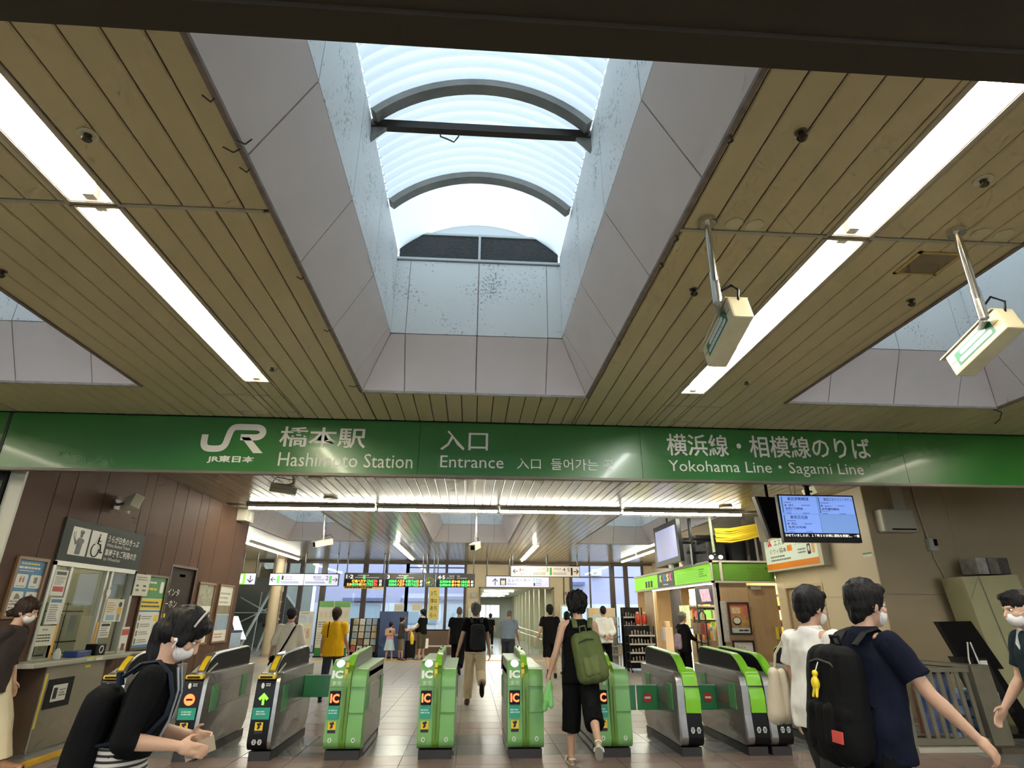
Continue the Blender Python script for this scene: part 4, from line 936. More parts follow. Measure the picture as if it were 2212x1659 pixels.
t = thing('office_cabinet', 'grey office cabinet standing behind the ticket window', 'cabinet', (-7.6,8.6,0))
part('body', MB().box(-8.05,-7.3,8.0,9.3,0,1.75), M('cabinet_grey',(0.36,0.37,0.33),rough=0.4), t, bevel=0.01)
part('door_gap', MB().box(-7.3,-7.298,8.64,8.65,0.1,1.7), ink, t); part('handle', MB().box(-7.30,-7.28,8.6,8.62,0.9,1.1), alu, t)
t = thing('wall_telephone', 'black wall telephone with cord on the booth back wall', 'telephone', (-8.09,10.0,1.75))
part('body', MB().box(-8.1,-8.04,9.9,10.05,1.75,1.95), ink, t, bevel=0.01); part('cord', MB().tube([(-8.05,9.95,1.75),(-8.04,9.8,1.6),(-8.04,9.75,1.4)],0.01,6), ink, t)
# counter
t = thing('booth_counter', 'grey steel counter and protruding box under the ticket window', 'counter', (-5.1,8.9,0))
stl = M('booth_steel',(0.34,0.31,0.24),rough=0.35,metal=0.5,var=0.15,vs=2)
part('counter_top', MB().box(XL+0.002,-4.90,7.62,9.95,0.90,0.955), M('counter_grey',(0.40,0.39,0.31),rough=0.4), t, bevel=0.01)
part('front_box', MB().box(XL+0.002,-4.97,8.0,9.18,0.0,0.90), stl, t, bevel=0.008)
part('side_face', MB().box(XL+0.002,-4.99,7.985,8.0,0.0,0.89), M('booth_brown',(0.10,0.06,0.035),rough=0.4), t)
part('yellow_tape', MB().box(-4.972,-4.968,8.0,8.03,0.25,0.82), yel, t)
part('black_panel', MB().box(-4.97,-4.962,8.07,8.55,0.43,0.75), gblack, t, bevel=0.003)
part('white_card', MB().box(-4.963,-4.959,8.17,8.44,0.50,0.68), wp, t)
m = MB(); bars(m,(-4.958,8.36,0.59),UY,UZ,0.12,3,0.03,0.014); part('card_print', m, inkg, t); part('card_photo', MB().box(-4.959,-4.9575,8.19,8.26,0.53,0.65), ink, t)
part('top_sticker', MB().box(-5.2,-4.93,8.72,9.02,0.955,0.958), yel, t); part('edge_sticker', MB().box(-4.90,-4.898,8.6,8.75,0.915,0.945), M('print_mint',(0.45,0.66,0.42),rough=0.5), t)
part('edge_sticker', MB().box(-4.90,-4.898,8.80,8.95,0.91,0.94), wp, t); part('box_sticker', MB().box(-4.97,-4.967,8.72,8.84,0.83,0.86), yel, t)
t = thing('fare_scanner', 'small black box with white ring on the booth counter', 'scanner', (-5.05,9.02,0.955))
part('case', MB().box(-5.14,-4.99,8.92,9.14,0.957,1.10), gblack, t, bevel=0.01)
m = MB(); m.tube([(-4.988,9.03+0.042*math.cos(a*PI/8),1.03+0.042*math.sin(a*PI/8)) for a in range(17)],0.007,6); part('ring', m, wp, t)
single('blue_tray', MB().box(-5.2,-5.02,8.58,8.88,0.957,1.03), M('tray_blue',(0.02,0.05,0.20),rough=0.4), 'dark blue tray standing on the booth counter', 'tray', loc=(-5.1,8.73,0.957), bevel=0.01)
t = thing('leaflet_stand', 'upright red and white leaflet holder on the counter end', 'leaflet holder', (-5.0,9.55,0.955))
part('stand', MB().box(-5.03,-5.0,9.45,9.66,0.957,1.02), alu, t); part('leaflet', MB().box(-5.01,-5.0,9.46,9.65,1.02,1.30), wp, t); part('red_heading', MB().box(-5.0,-4.997,9.47,9.64,1.19,1.27), inkr, t); part('brown_patch', MB().box(-5.0,-4.997,9.52,9.60,0.99,1.08), M('print_brown',(0.22,0.10,0.05),rough=0.5), t)
single('hand_sanitizer', MB().tube([(-5.1,8.30,0.957),(-5.1,8.30,1.02),(-5.1,8.30,1.05),(-5.1,8.30,1.08)],[0.045,0.045,0.03,0.015],12), M('bottle_clear',(0.5,0.52,0.48),rough=0.2), 'small clear dispenser at the near end of the counter', 'dispenser', loc=(-5.1,8.3,0.957), smooth=40)
# posters along the wall
def dr_p1(t,x,y0,y1,z0,z1):
    patch(t,x,y0,y1,z0+0.2,z1,inkb); LT2 = lambda s,a,b,c,d,mt: T(t,s,(x+0.001,(a+b)/2,(c+d)/2),UY,UZ,b-a,d-c,mt)
    prn(t,x+0.001,y0+0.06,y1-0.06,z1-0.06,z1-0.02,1,yel); prn(t,x+0.001,y0+0.03,y1-0.03,z1-0.11,z1-0.06,1,wp); prn(t,x+0.001,y0+0.05,y1-0.09,z1-0.13,z1-0.11,1,wp)
    for k,(a,b) in enumerate(((y0+0.03,z1-0.31),(y0+0.26,z1-0.31),(y0+0.03,z1-0.50),(y0+0.26,z1-0.50))):
        m = MB(); rrect(m,(x+0.001,a+0.10,b+0.075),UY,UZ,0.19,0.15,0.02); part('tile', m, wp, t)
        m = MB(); cc = Vector((x+0.0025,a+0.10,b+0.09))
        if k == 0:
            for q,mt_ in ((-0.025,inkr),(0.025,inkg)):
                m2 = MB(); poly2(m2,[(-0.012,-0.03),(0.012,-0.03),(0.016,0.02),(-0.016,0.02)],cc+UY*q,UY,UZ); m2.disc(cc+UY*q+UZ*0.032,UY,UZ,0.009,0.009,10); part('icon', m2, mt_, t)
        else:
            poly2(m,[(-0.05,-0.03),(0.05,-0.02),(0.04,0.01),(-0.005,0.04),(-0.03,0.03)] if k > 1 else [(-0.03,-0.035),(0.03,-0.035),(0.03,0.035),(-0.03,0.035)],cc,UY,UZ); part('icon', m, inkg, t)
        prn(t,x+0.0012,a+0.03,a+0.17,b+0.008,b+0.03,1)
    prn(t,x,y0+0.04,y1-0.04,z0+0.03,z0+0.17,4)
notice(7.40,7.86,1.46,2.07,'blue and white poster with four tiles in a wooden frame, behind the woman in grey',wp,dr_p1,name='framed_poster',cat='poster',frame=wood)
def dr_p2(t,x,y0,y1,z0,z1):
    patch(t,x,y0,y1,z1-0.33,z1,grn); prn(t,x+0.001,y0+0.12,y0+0.42,z1-0.12,z1-0.05,1,wp); prn(t,x+0.001,y0+0.08,y0+0.46,z1-0.23,z1-0.14,1,yel)
    m = MB(); rrect(m,(x+0.001,y1-0.11,z1-0.15),UY,UZ,0.12,0.18,0.03); part('logo_tile', m, wp, t)
    patch(t,x,y0,y1,z1-0.50,z1-0.34,yel); prn(t,x+0.001,y0+0.06,y1-0.06,z1-0.48,z1-0.36,2,ink); patch(t,x,y0,y1,z1-0.535,z1-0.51,inkb)
    for k in range(4):
        zz = z1-0.62-k*0.115; m = MB(); rrect(m,(x+0.001,y0+0.09,zz),UY,UZ,0.05,0.085,0.01); part('phone_icon', m, inkg, t); prn(t,x+0.001,y0+0.15,y0+0.46,zz-0.03,zz+0.03,2,inkg)
    patch(t,x,y1-0.17,y1-0.05,z1-0.68,z1-0.58,yel); patch(t,x,y1-0.17,y1-0.04,z0+0.12,z0+0.34,M('print_lilac',(0.62,0.62,0.70),rough=0.5)); patch(t,x,y0,y1,z0,z0+0.04,inkb)
notice(10.24,10.95,0.98,2.04,'tall green, yellow and white poster beside the ticket window',wp,dr_p2,name='framed_poster',cat='poster',frame=M('frame_dark',(0.10,0.055,0.03),rough=0.4))
def dr_p3(t,x,y0,y1,z0,z1):
    m3 = M('photo_forest',(0.16,0.16,0.12),rough=0.4,col2=(0.45,0.42,0.30),vs=9); patch(t,x,y0,y1,z1-0.40,z1,m3); prn(t,x,y0+0.12,y1-0.1,z1-0.62,z1-0.48,2,ink); prn(t,x,y0+0.12,y1-0.2,z1-0.85,z1-0.66,3); patch(t,x,y0+0.05,y0+0.14,z1-0.62,z1-0.46,inkg)
def dr_p4(t,x,y0,y1,z0,z1):
    prn(t,x,y0+0.08,y1-0.08,z1-0.36,z1-0.10,3,M('print_tan',(0.42,0.40,0.30),rough=0.5)); patch(t,x,y0,y1,z1-0.55,z1-0.38,M('photo_soil',(0.30,0.24,0.15),rough=0.4,col2=(0.18,0.15,0.10),vs=8)); patch(t,x,y0,y1,z1-0.86,z1-0.56,M('photo_lake',(0.22,0.34,0.48),rough=0.4,col2=(0.34,0.44,0.52),vs=6)); prn(t,x,y0+0.1,y1-0.1,z0+0.05,z0+0.16,2,M('print_rust',(0.5,0.22,0.12),rough=0.5))
notice(12.28,12.98,0.95,2.02,'framed poster with forest photo on top, left of the last pair',wp,dr_p3,name='framed_poster',cat='poster',frame=wood)
notice(13.28,14.0,0.95,2.02,'framed poster with blue lake photo at the end of the wall',wp,dr_p4,name='framed_poster',cat='poster',frame=wood)
t = thing('door_notice', 'white lettering on the brown wall beside the narrow door', 'lettering', (XL,10.98,1.5))
for k in range(3):
    T(t,'インタ',(XL+0.002,11.3,1.83),UY,UZ,0.44,0.12,wp) if k == 0 else (T(t,'ーホン',(XL+0.002,11.28,1.64),UY,UZ,0.44,0.12,wp) if k == 1 else None)
part('yellow_tag', MB().box(XL,XL+0.004,11.02,11.16,1.42,1.48), yel, t)
# ------------------------------------------------------------------ wall lamp, speaker box, emergency lamp
t = thing('wall_speaker', 'cream horn speaker on a bracket high on the brown wall', 'speaker', (XL,9.0,2.9))
cr_m = M('cream_plastic',(0.72,0.68,0.50),rough=0.45)
part('bracket', MB().tube([(XL,9.0,2.97),(XL+0.12,9.0,2.99)],0.02,8).box(XL,XL+0.015,8.93,9.07,2.9,3.04), M('bracket_brown',(0.12,0.07,0.05),rough=0.5), t)
part('cabinet', MB().obox((XL+0.22,9.0,3.0),(0.75,-0.55,0.1),(0.1,0.3,0.95),(0.55,0.75,-0.3),0.15,0.10,0.07), cr_m, t, bevel=0.015)
part('grille', MB().disc((XL+0.263,9.056,2.978),Vector((0.75,-0.55,0.1)).normalized(),Vector((0.1,0.3,0.95)).normalized(),0.05,0.06,14,0.006,(0.55,0.75,-0.3)), M('grille_tan',(0.5,0.46,0.33),rough=0.6), t)
part('knob', MB().cyl((XL+0.2,8.98,2.84),0.025,0.04,10), cr_m, t)
t = thing('junction_box', 'pale box at the top corner where the brown wall ends', 'speaker box', (XL,13.7,3.38))
part('case', MB().box(XL,XL+0.22,13.5,13.95,3.40,3.655), M('pale_box',(0.55,0.53,0.42),rough=0.5), t, bevel=0.015)
part('slot', MB().box(XL+0.22,XL+0.224,13.65,13.82,3.45,3.62), wp, t)
# ------------------------------------------------------------------ ceiling fittings
def sprinkler(x, y, lb, r=0.045):
    t = thing('sprinkler', lb, 'sprinkler', (x,y,ZC), 'ceiling sprinklers')
    part('rosette', MB().cyl((x,y,ZC-0.008),r,0.008,16), M('rosette_cream',(0.66,0.62,0.46),rough=0.45), t)
    part('head', MB().tube([(x,y,ZC-0.006),(x,y,ZC-0.03),(x,y,ZC-0.032),(x,y,ZC-0.04)],[0.018,0.014,0.024,0.02],10), M('head_bronze',(0.10,0.085,0.06),rough=0.4,metal=0.5), t)
def nozzle(x, y, lb):
    t = thing('sprinkler', lb, 'sprinkler', (x,y,ZC), 'bare ceiling nozzles')
    part('stain', MB().cyl((x,y,ZC-0.0015),0.03,0.0015,14), M('stain_dark',(0.16,0.13,0.085),rough=0.7), t)
    part('head', MB().tube([(x,y,ZC),(x,y,ZC-0.03),(x,y,ZC-0.034),(x,y,ZC-0.05)],[0.014,0.012,0.026,0.016],10), M('head_dark',(0.06,0.05,0.04),rough=0.4,metal=0.5), t)
sprinkler(-1.916,2.32,'cream rosette sprinkler beside the left tube light'); sprinkler(2.653,2.32,'cream rosette sprinkler right of the right tube light')
sprinkler(-1.937,5.21,'small rosette sprinkler near the far end of the left tube light',0.035); sprinkler(2.666,5.216,'small rosette sprinkler near the far end of the right tube light',0.035)
nozzle(1.519,2.07,'dark bare nozzle on the planks right of the skylight, near the lintel'); nozzle(1.523,3.534,'dark bare nozzle beside the left hanging camera'); nozzle(3.165,3.568,'dark bare nozzle near the right skylight edge'); nozzle(-3.248,3.636,'dark bare nozzle at the far left near the left skylight')
for k,(x,y) in enumerate(((1.495,2.776),(1.62,2.781),(3.02,2.762),(3.166,2.761))):
    single('cover_plate', MB().cyl((x,y,ZC-0.006),0.05,0.006,20), M('plate_yellowed',(0.62,0.55,0.34),rough=0.5), ['left','right','left','right'][k]+' round yellowed cover plate '+('by the first hanging camera' if k < 2 else 'by the camera at the right edge'), 'cover plate', 'ceiling cover plates', loc=(x,y,ZC-0.006), smooth=40)
t = thing('ceiling_speaker_panel', 'square yellow framed panel in the planks near the right skylight', 'ceiling panel', (2.93,3.1,ZC))
part('frame', MB().box(2.79,3.09,2.97,2.99,ZC-0.008,ZC).box(2.79,3.09,3.21,3.23,ZC-0.008,ZC).box(2.79,2.81,2.97,3.23,ZC-0.008,ZC).box(3.07,3.09,2.97,3.23,ZC-0.008,ZC), M('frame_ochre',(0.52,0.38,0.13),rough=0.5), t)
part('mesh_panel', MB().box(2.81,3.07,2.99,3.21,ZC-0.004,ZC), M('panel_brown',(0.22,0.16,0.09),rough=0.6), t)
for k,(x,y) in enumerate(((-2.89,12.02),(5.39,12.28),(-2.72,10.1))):
    single('ceiling_disc', MB().cyl((x,y,ZC-0.02),0.14 if k < 2 else 0.12,0.02,20), M('disc_tan',(0.42,0.36,0.26),rough=0.5), ['round flat ceiling disc left, before the long light row','round flat ceiling disc right, near the kiosk monitors','round flat ceiling disc behind the sign by the white camera'][k], 'ceiling disc', 'flat ceiling discs', loc=(x,y,ZC-0.02), smooth=40)
for k,(x0,x1,y) in enumerate(((-2.75,-2.05,6.0),(-2.75,-2.05,6.55),(2.05,2.75,6.0),(2.05,2.75,6.55))):
    part('hatch_edge', MB().box(x0,x1,y-0.006,y+0.006,ZC-0.004,ZC+0.001), strip_m, ceiling)
# ------------------------------------------------------------------ surveillance cameras
def hang_cam(px, py, ztop, body_c, axis, L, w_, h_, label, pole_to, bmat, text=None, group='hanging cameras'):
    t = thing('security_camera', label, 'camera', (px,py,ZC), group)
    part('ceiling_flange', MB().cyl((px,py,ZC-0.03),0.05,0.03,14,r2=0.05), chrome, t)
    p = Vector(pole_to)
    part('pole', MB().tube([(px,py,ZC-0.02),(p.x,p.y,p.z+0.1)],0.020,10).tube([(p.x,p.y,p.z+0.2),(p.x,p.y,p.z)],0.026,10), chrome, t, smooth=40)
    a = Vector(axis).normalized(); side = a.cross(UZ).normalized(); up_ = side.cross(a)
    c = Vector(body_c)
    part('knuckle', MB().tube([p,(p+c)/2+up_*h_*0.2,c+up_*h_/2],0.018,8), M('knuckle_grey',(0.4,0.38,0.34),rough=0.4,metal=0.5), t)
    b = part('housing', MB().obox(c,a,side,up_,L/2,w_/2,h_/2), bmat, t, bevel=0.012)
    part('sun_hood', MB().obox(c+up_*(h_/2+0.008)+a*0.02,a,side,up_,L/2+0.01,w_/2+0.008,0.004), bmat, t)
    part('lens_window', MB().obox(c+a*(L/2+0.002),side,up_,a,w_*0.36,h_*0.36,0.003), gblack, t)
    part('seam', MB().obox(c+side*0,a,side,up_,L/2-0.02,w_/2+0.0015,0.002), M('cam_seam',(0.28,0.2,0.09),rough=0.5), t)
    part('cable', MB().tube([c-a*(L/2-0.01)+up_*h_*0.3, c-a*(L/2+0.03)+up_*h_*0.7, c-a*(L/2-0.02)+up_*h_*1.3, p+UZ*0.06],0.007,6), gblack, t, smooth=60)
    if text:
        for s_ in (-1,1):
            n = side*s_; u = a*(-s_) if s_ > 0 else a
            u = UZ.cross(n).normalized(); vv = n.cross(u)
            u = a if u.dot(a) > 0 else -a; vv = n.cross(u)
            cc = c+n*(w_/2+0.001)
            m = MB(); rect(m,cc,u,vv,L*0.70,h_*0.56,0.001); part('green_label', m, M('label_green',(0.03,0.17,0.08),rough=0.5), t)
            for q,f in ((0.13,0.5),(-0.13,0.62)):
                m = MB(); rrect(m,cc+vv*h_*q*1.0,u,vv,L*f,h_*0.19,h_*0.09,0,0.0025); part('label_capsule', m, wp, t)
            T(t,'防犯カメラ作動中',cc-vv*h_*0.13+n*0.003,u,vv,L*0.55,h_*0.13,M('label_green',(0,0,0)))
            T(t,'Security Camera in Operation',cc+vv*h_*0.13+n*0.003,u,vv,L*0.45,h_*0.11,M('label_green',(0,0,0)))
camy = M('camera_yellowed',(0.66,0.58,0.36),rough=0.42,var=0.15,vs=8); camw = M('camera_cream',(0.70,0.68,0.52),rough=0.42)
hang_cam(1.32,2.76,ZC,(1.45,2.98,3.03),(0.0,1.0,-0.30),0.44,0.12,0.15,'yellowed box camera on a steel pole in front of the right tube light',(1.345,2.82,3.14),camy,True)
hang_cam(2.85,2.75,ZC,(3.03,2.98,3.02),(0.0,1.0,-0.30),0.44,0.12,0.15,'yellowed box camera on a steel pole at the right picture edge',(2.92,2.82,3.10),camy,True)
hang_cam(-3.05,10.06,ZC,(-3.2,10.0,3.43),(0.90,-0.35,-0.18),0.46,0.13,0.14,'cream box camera close under the ceiling left behind the green sign',(-3.06,10.06,3.54),camw)
hang_cam(-3.5,14.22,ZC,(-3.45,14.15,3.0),(-0.70,-0.65,-0.22),0.45,0.13,0.13,'cream camera on a long pole under the left rear skylight',(-3.48,14.22,3.10),camw)
hang_cam(0.07,13.62,ZC,(0.06,13.5,2.9),(-0.30,-0.92,-0.25),0.42,0.13,0.13,'cream camera on a long pole in front of the middle rear skylight',(0.07,13.62,3.0),camw)
# ================================================================== FAR HALL
YH = 23.5
black_m = M('sign_black', (0.009,0.009,0.010), rough=0.4, spec=0.2); rod_m = M('rod_black',(0.02,0.02,0.02),rough=0.4)
lit_w = M('lit_white', (0.56,0.56,0.80), emit=0.34); lit_w2 = M('lit_white_warm', (0.62,0.55,0.49), emit=0.10); lit_g = M('lit_green',(0.18,0.72,0.05),emit=0.7)
def FT(t, s, x0, x1, z0, z1, mt, y, bold=0.0, name='lettering'): T(t, s, ((x0+x1)/2, y-0.001, (z0+z1)/2), UX, UZ, x1-x0 if x1 > x0 else None, z1-z0, mt, name, bold=bold)
def fpatch(t, x0, x1, z0, z1, mt, y, name='patch', d=0.003): return part(name, MB().box(x0,x1,y-d,y,z0,z1), mt, t)
def fprn(t, x0, x1, z0, z1, rows, mt, y, fill=(0.7,1.0), name='print', fr=0.5):
    m = MB(); lh = (z1-z0)/rows; bars(m,((x0+x1)/2,y-0.001,(z0+z1)/2),UX,UZ,x1-x0,rows,lh,lh*fr,fill); return part(name, m, mt, t)
def hung_sign(name, label, x0, x1, z0, z1, y, face, rods, depth=0.12, cat='sign', group=None):
    t = thing(name, label, cat, ((x0+x1)/2,y,z0), group)
    part('case', MB().box(x0-0.02,x1+0.02,y,y+depth,z0-0.02,z1+0.03), black_m, t, bevel=0.006)
    part('face', MB().box(x0,x1,y-0.006,y,z0,z1), face, t)
    for x in rods: part('rod', MB().tube([(x,y+depth/2,z1),(x,y+depth/2,ZC)],0.022,6), rod_m, t)
    return t
def arrow(t, c, dx, dz, L, th, mt, y):
    u = Vector((dx,0,dz)); n = Vector((-dz,0,dx)); c = Vector((c[0],y-0.002,c[1])); m = MB()
    def bar(a, b):
        d = (b-a).normalized(); p = Vector((-d.z,0,d.x))*th/2; m.quad(a-p,b-p,b+p,a+p)
    tip = c+u*L/2; bar(c-u*L/2, tip); bar(tip, tip-u*L*0.45+n*L*0.42); bar(tip, tip-u*L*0.45-n*L*0.42)
    part('arrow', m, mt, t)
yf = YH-0.007
t = hung_sign('platform_sign','lit sign with green number 1 and a down arrow near the brown wall',-8.72,-8.06,2.48,2.87,YH,lit_w,(-8.6,-8.1))
fpatch(t,-8.72,-8.42,2.48,2.87,lit_g,yf,'green_field'); FT(t,'1',-8.62,-8.52,2.53,2.82,M('lit_num',(1,1,1),emit=0.8),yf-0.004,0.02); arrow(t,(-8.24,2.67),0,-1,0.24,0.03,ink,yf)
t = hung_sign('platform_sign','lit white sign pointing to platforms one and two, both arrows outwards',-7.53,-5.02,2.46,2.86,YH,lit_w,(-7.4,-6.3,-5.1))
fpatch(t,-6.29,-6.27,2.46,2.86,inkg,yf,'divider'); fpatch(t,-7.27,-7.17,2.53,2.80,M('bar_green',(0.15,0.55,0.15),emit=0.2),yf,'line_bar'); fpatch(t,-5.35,-5.25,2.53,2.80,M('bar_green',(0,0,0)),yf,'line_bar')
arrow(t,(-7.40,2.66),-1,0,0.18,0.025,ink,yf); arrow(t,(-5.13,2.66),1,0,0.18,0.025,ink,yf)
FT(t,'1',-7.10,-7.03,2.65,2.80,ink,yf); FT(t,'横浜線',-6.98,-6.72,2.70,2.80,inkg,yf); fprn(t,-7.0,-6.6,2.64,2.68,1,inkg,yf); fprn(t,-7.12,-6.34,2.52,2.60,2,inkb,yf)
FT(t,'2',-5.48,-5.38,2.65,2.80,ink,yf); FT(t,'横浜線',-5.95,-5.66,2.70,2.80,inkg,yf); fprn(t,-5.9,-5.5,2.64,2.68,1,inkg,yf); fprn(t,-6.22,-5.4,2.52,2.60,2,inkb,yf)
# departure boards
bd = M('board_grey',(0.055,0.050,0.044),rough=0.4); lo = M('led_orange',(1.0,0.26,0.03),emit=2.2); lg = M('led_text_green',(0.06,1.0,0.12),emit=1.5); lw = M('led_white',(1,0.95,0.85),emit=0.9); lr = M('led_text_red',(1,0.05,0.04),emit=2.0)
def board(label, x0, x1, num, lines, bar):
    t = thing('departure_board', label, 'departure board', ((x0+x1)/2,YH,2.43), 'departure boards')
    part('case', MB().box(x0,x1,YH,YH+0.2,2.43,2.92), bd, t, bevel=0.008)
    part('led_panel', MB().box(x0+0.02,x1-0.02,YH-0.006,YH,2.44,2.69), black_m, t)
    FT(t,num,x0+0.08,x0+0.08+0.085*len(num),2.72,2.85,lw,YH-0.001,0.01)
    fprn(t,x0+0.5,x0+0.95,2.80,2.86,1,M('board_print',(0.5,0.5,0.48),rough=0.5),YH,name='heading'); fprn(t,x0+0.42,x1-0.2,2.73,2.78,1,M('board_print',(0,0,0)),YH,name='subheading')
    fpatch(t,x0+0.70,x0+0.79,2.70,2.85,bar,YH,'line_bar')
    for (z0,z1,segs) in lines:
        for (a,b,s_,mt) in segs: FT(t,s_,x0+a,x0+b,z0,z1,mt,YH-0.006,0.02,'led_text')
    for x in (x0+0.06,x1-0.06): part('rod', MB().tube([(x,YH+0.1,2.9),(x,YH+0.1,ZC)],0.022,6), rod_m, t)
board('leftmost departure board with orange and red lettering',-4.80,-3.30,'1·2',[(2.575,2.675,[(0.30,0.82,'快速八王子',lo),(0.86,1.08,'17:41',lg),(1.10,1.26,'遅れ',lr),(1.32,1.42,'先発',lw)]),(2.455,2.555,[(0.12,0.30,'各停',lo),(0.30,0.55,'東神',lg),(0.56,0.82,'奈川',lo),(0.86,1.08,'17:51',lg),(1.10,1.26,'遅れ',lr),(1.32,1.42,'次発',lw)])],M('bar_green',(0,0,0)))
board('middle departure board with green and orange lettering',-3.27,-1.81,'3',[(2.575,2.675,[(0.14,0.44,'各駅停車',lg),(0.46,0.74,'八王子',lo),(0.78,0.94,'８両',lg),(0.96,1.20,'17:44',lg),(1.21,1.27,'3',lo),(1.31,1.41,'先発',lw)]),(2.455,2.555,[(0.14,0.44,'各駅停車',lg),(0.46,0.74,'八王子',lo),(0.78,0.94,'８両',lg),(0.96,1.20,'17:52',lg),(1.21,1.27,'3',lo),(1.31,1.41,'次発',lw)])],M('bar_green',(0,0,0)))
board('rightmost departure board with green lettering beside the clock',-1.36,0.12,'4·5',[(2.575,2.675,[(0.14,0.58,'各駅停車',lg),(0.60,0.92,'茅ケ崎',lo),(0.96,1.22,'18:01',lg),(1.23,1.29,'5',lo),(1.33,1.43,'先発',lw)]),(2.455,2.555,[(0.14,0.58,'各駅停車',lg),(0.60,0.92,'茅ケ崎',lo),(0.96,1.22,'18:23',lg),(1.23,1.29,'4',lo),(1.33,1.43,'次発',lw)])],M('bar_black',(0.01,0.01,0.01),rough=0.4))
t = thing('station_clock', 'square dark clock with glowing green hands between the boards', 'clock', (-1.585,YH,2.43), None)
part('case', MB().box(-1.78,-1.39,YH-0.01,YH+0.2,2.43,2.92), bd, t, bevel=0.006); part('dial', MB().box(-1.75,-1.42,YH-0.014,YH-0.01,2.46,2.80), M('dial_olive',(0.06,0.075,0.03),rough=0.4), t)
m = MB()
for (a,L) in ((205,0.10),(245,0.14)): 
    d = Vector((math.sin(R(a)),0,math.cos(R(a)))); p = Vector((d.z,0,-d.x))*0.012; c = Vector((-1.585,YH-0.016,2.63)); m.quad(c-p,c+d*L-p,c+d*L+p,c+p)
for k in range(12): a = R(k*30); m.disc((-1.585+0.14*math.sin(a),YH-0.016,2.63+0.14*math.cos(a)),UX,UZ,0.010,0.010,6)
for x in (-1.72,-1.45): part('rod', MB().tube([(x,YH+0.1,2.9),(x,YH+0.1,ZC)],0.02,6), rod_m, t)
part('hands', m, M('clock_green',(0.45,0.62,0.10),emit=0.4), t)
part('advice_strip', MB().box(-4.78,-3.32,YH+0.02,YH+0.05,2.36,2.43), M('strip_yellow',(0.72,0.42,0.04),rough=0.5), bpy.data.objects['departure_board'])
m = MB(); bars(m,(-4.05,YH+0.019,2.395),UX,UZ,1.4,1,0.06,0.04); part('advice_print', m, ink, bpy.data.objects['departure_board'])
# corridor side signs
t = hung_sign('direction_sign','pale hanging sign with toilet pictograms and two outward arrows',1.50,4.16,2.84,3.22,YH,lit_w2,(1.55,2.9,4.1)); y = YH-0.007
fpatch(t,2.26,2.275,2.84,3.22,inkg,y,'divider'); arrow(t,(1.68,3.03),-1,0,0.2,0.028,ink,y); arrow(t,(4.02,3.03),1,0,0.2,0.032,ink,y)
for x,mt in ((1.86,inkr),(1.96,inkg)):
    m = MB(); poly2(m,[(-0.03,-0.05),(0.03,-0.05),(0.035,0.04),(-0.035,0.04)],(x,y-0.001,3.08),UX,UZ); m.disc((x,y-0.001,3.145),UX,UZ,0.02,0.02,10); part('pictogram', m, mt, t)
m = MB(); m.tube([(2.08+0.05*math.cos(R(a)),y-0.004,3.06+0.05*math.sin(R(a))) for a in range(120,400,20)],0.008,4); m.tube([(2.07,y-0.004,3.15),(2.07,y-0.004,3.09),(2.12,y-0.004,3.08)],0.008,4); part('pictogram', m, inkg, t)
fprn(t,1.86,2.08,2.92,2.97,1,inkg,y); FT(t,'横浜線',2.52,2.82,3.08,3.17,inkg,y); FT(t,'3',2.86,2.95,3.03,3.17,ink,y); fpatch(t,3.0,3.08,2.89,3.17,M('bar_dgreen',(0.06,0.28,0.05),rough=0.4),y,'line_bar'); FT(t,'相模線',3.15,3.45,3.08,3.17,inkg,y); FT(t,'4·5',3.50,3.78,3.03,3.17,ink,y); fpatch(t,3.82,3.89,2.89,3.17,ink,y,'line_bar')
fprn(t,2.36,2.95,2.90,3.0,2,inkg,y); fprn(t,3.12,3.75,2.90,3.0,2,inkg,y)
t = hung_sign('elevator_sign','bluish lit sign with an up arrow and elevator lettering over the corridor',0.58,3.09,2.49,2.89,24.5,lit_w,(0.6,1.5,3.05)); y = 24.493
arrow(t,(0.93,2.68),0,1,0.24,0.03,ink,y); fpatch(t,1.13,1.37,2.56,2.82,ink,y,'lift_frame'); fpatch(t,1.17,1.33,2.57,2.74,wp,y-0.003,'lift_cab'); m = MB(); m.disc((1.21,y-0.005,2.79),UX,UZ,0.02,0.02,8); m.disc((1.29,y-0.005,2.79),UX,UZ,0.02,0.02,8); part('lift_riders', m, wp, t)
FT(t,'エレベーター',1.43,2.34,2.69,2.82,ink,y); FT(t,'Elevator',1.43,1.80,2.57,2.65,inkb,y); fpatch(t,2.45,2.52,2.69,2.83,M('bar_mint',(0.25,0.62,0.45),emit=0.15),y,'line_bar'); fpatch(t,2.47,2.53,2.54,2.65,ink,y,'line_bar'); FT(t,'横浜線',2.56,2.78,2.75,2.82,inkb,y); FT(t,'相模線',2.56,2.78,2.60,2.67,inkb,y); fprn(t,2.56,2.88,2.70,2.73,1,inkb,y); fprn(t,2.56,2.80,2.55,2.58,1,inkb,y)
t = thing('yellow_banner', 'tall yellow banner with handwritten black lettering hung on the window', 'banner', (-1.62,27.3,1.26))
part('sheet', MB().box(-1.84,-1.40,27.30,27.31,1.26,2.55), M('banner_yellow',(0.62,0.50,0.12),rough=0.5), t)
for s_,z in (('2番',2.33),('線は',2.02),('あち',1.72),('ら⇨',1.43)): FT(t,s_,-1.77,-1.48,z-0.09,z+0.09,ink,27.30,0.01)
for z in (2.19,1.87,1.57): fpatch(t,-1.84,-1.40,z-0.004,z+0.004,M('fold',(0.4,0.3,0.08),rough=0.6),27.30,'fold')
part('cord', MB().tube([(-1.62,27.305,2.54),(-1.62,27.34,3.56)],0.008,5), rod_m, t)
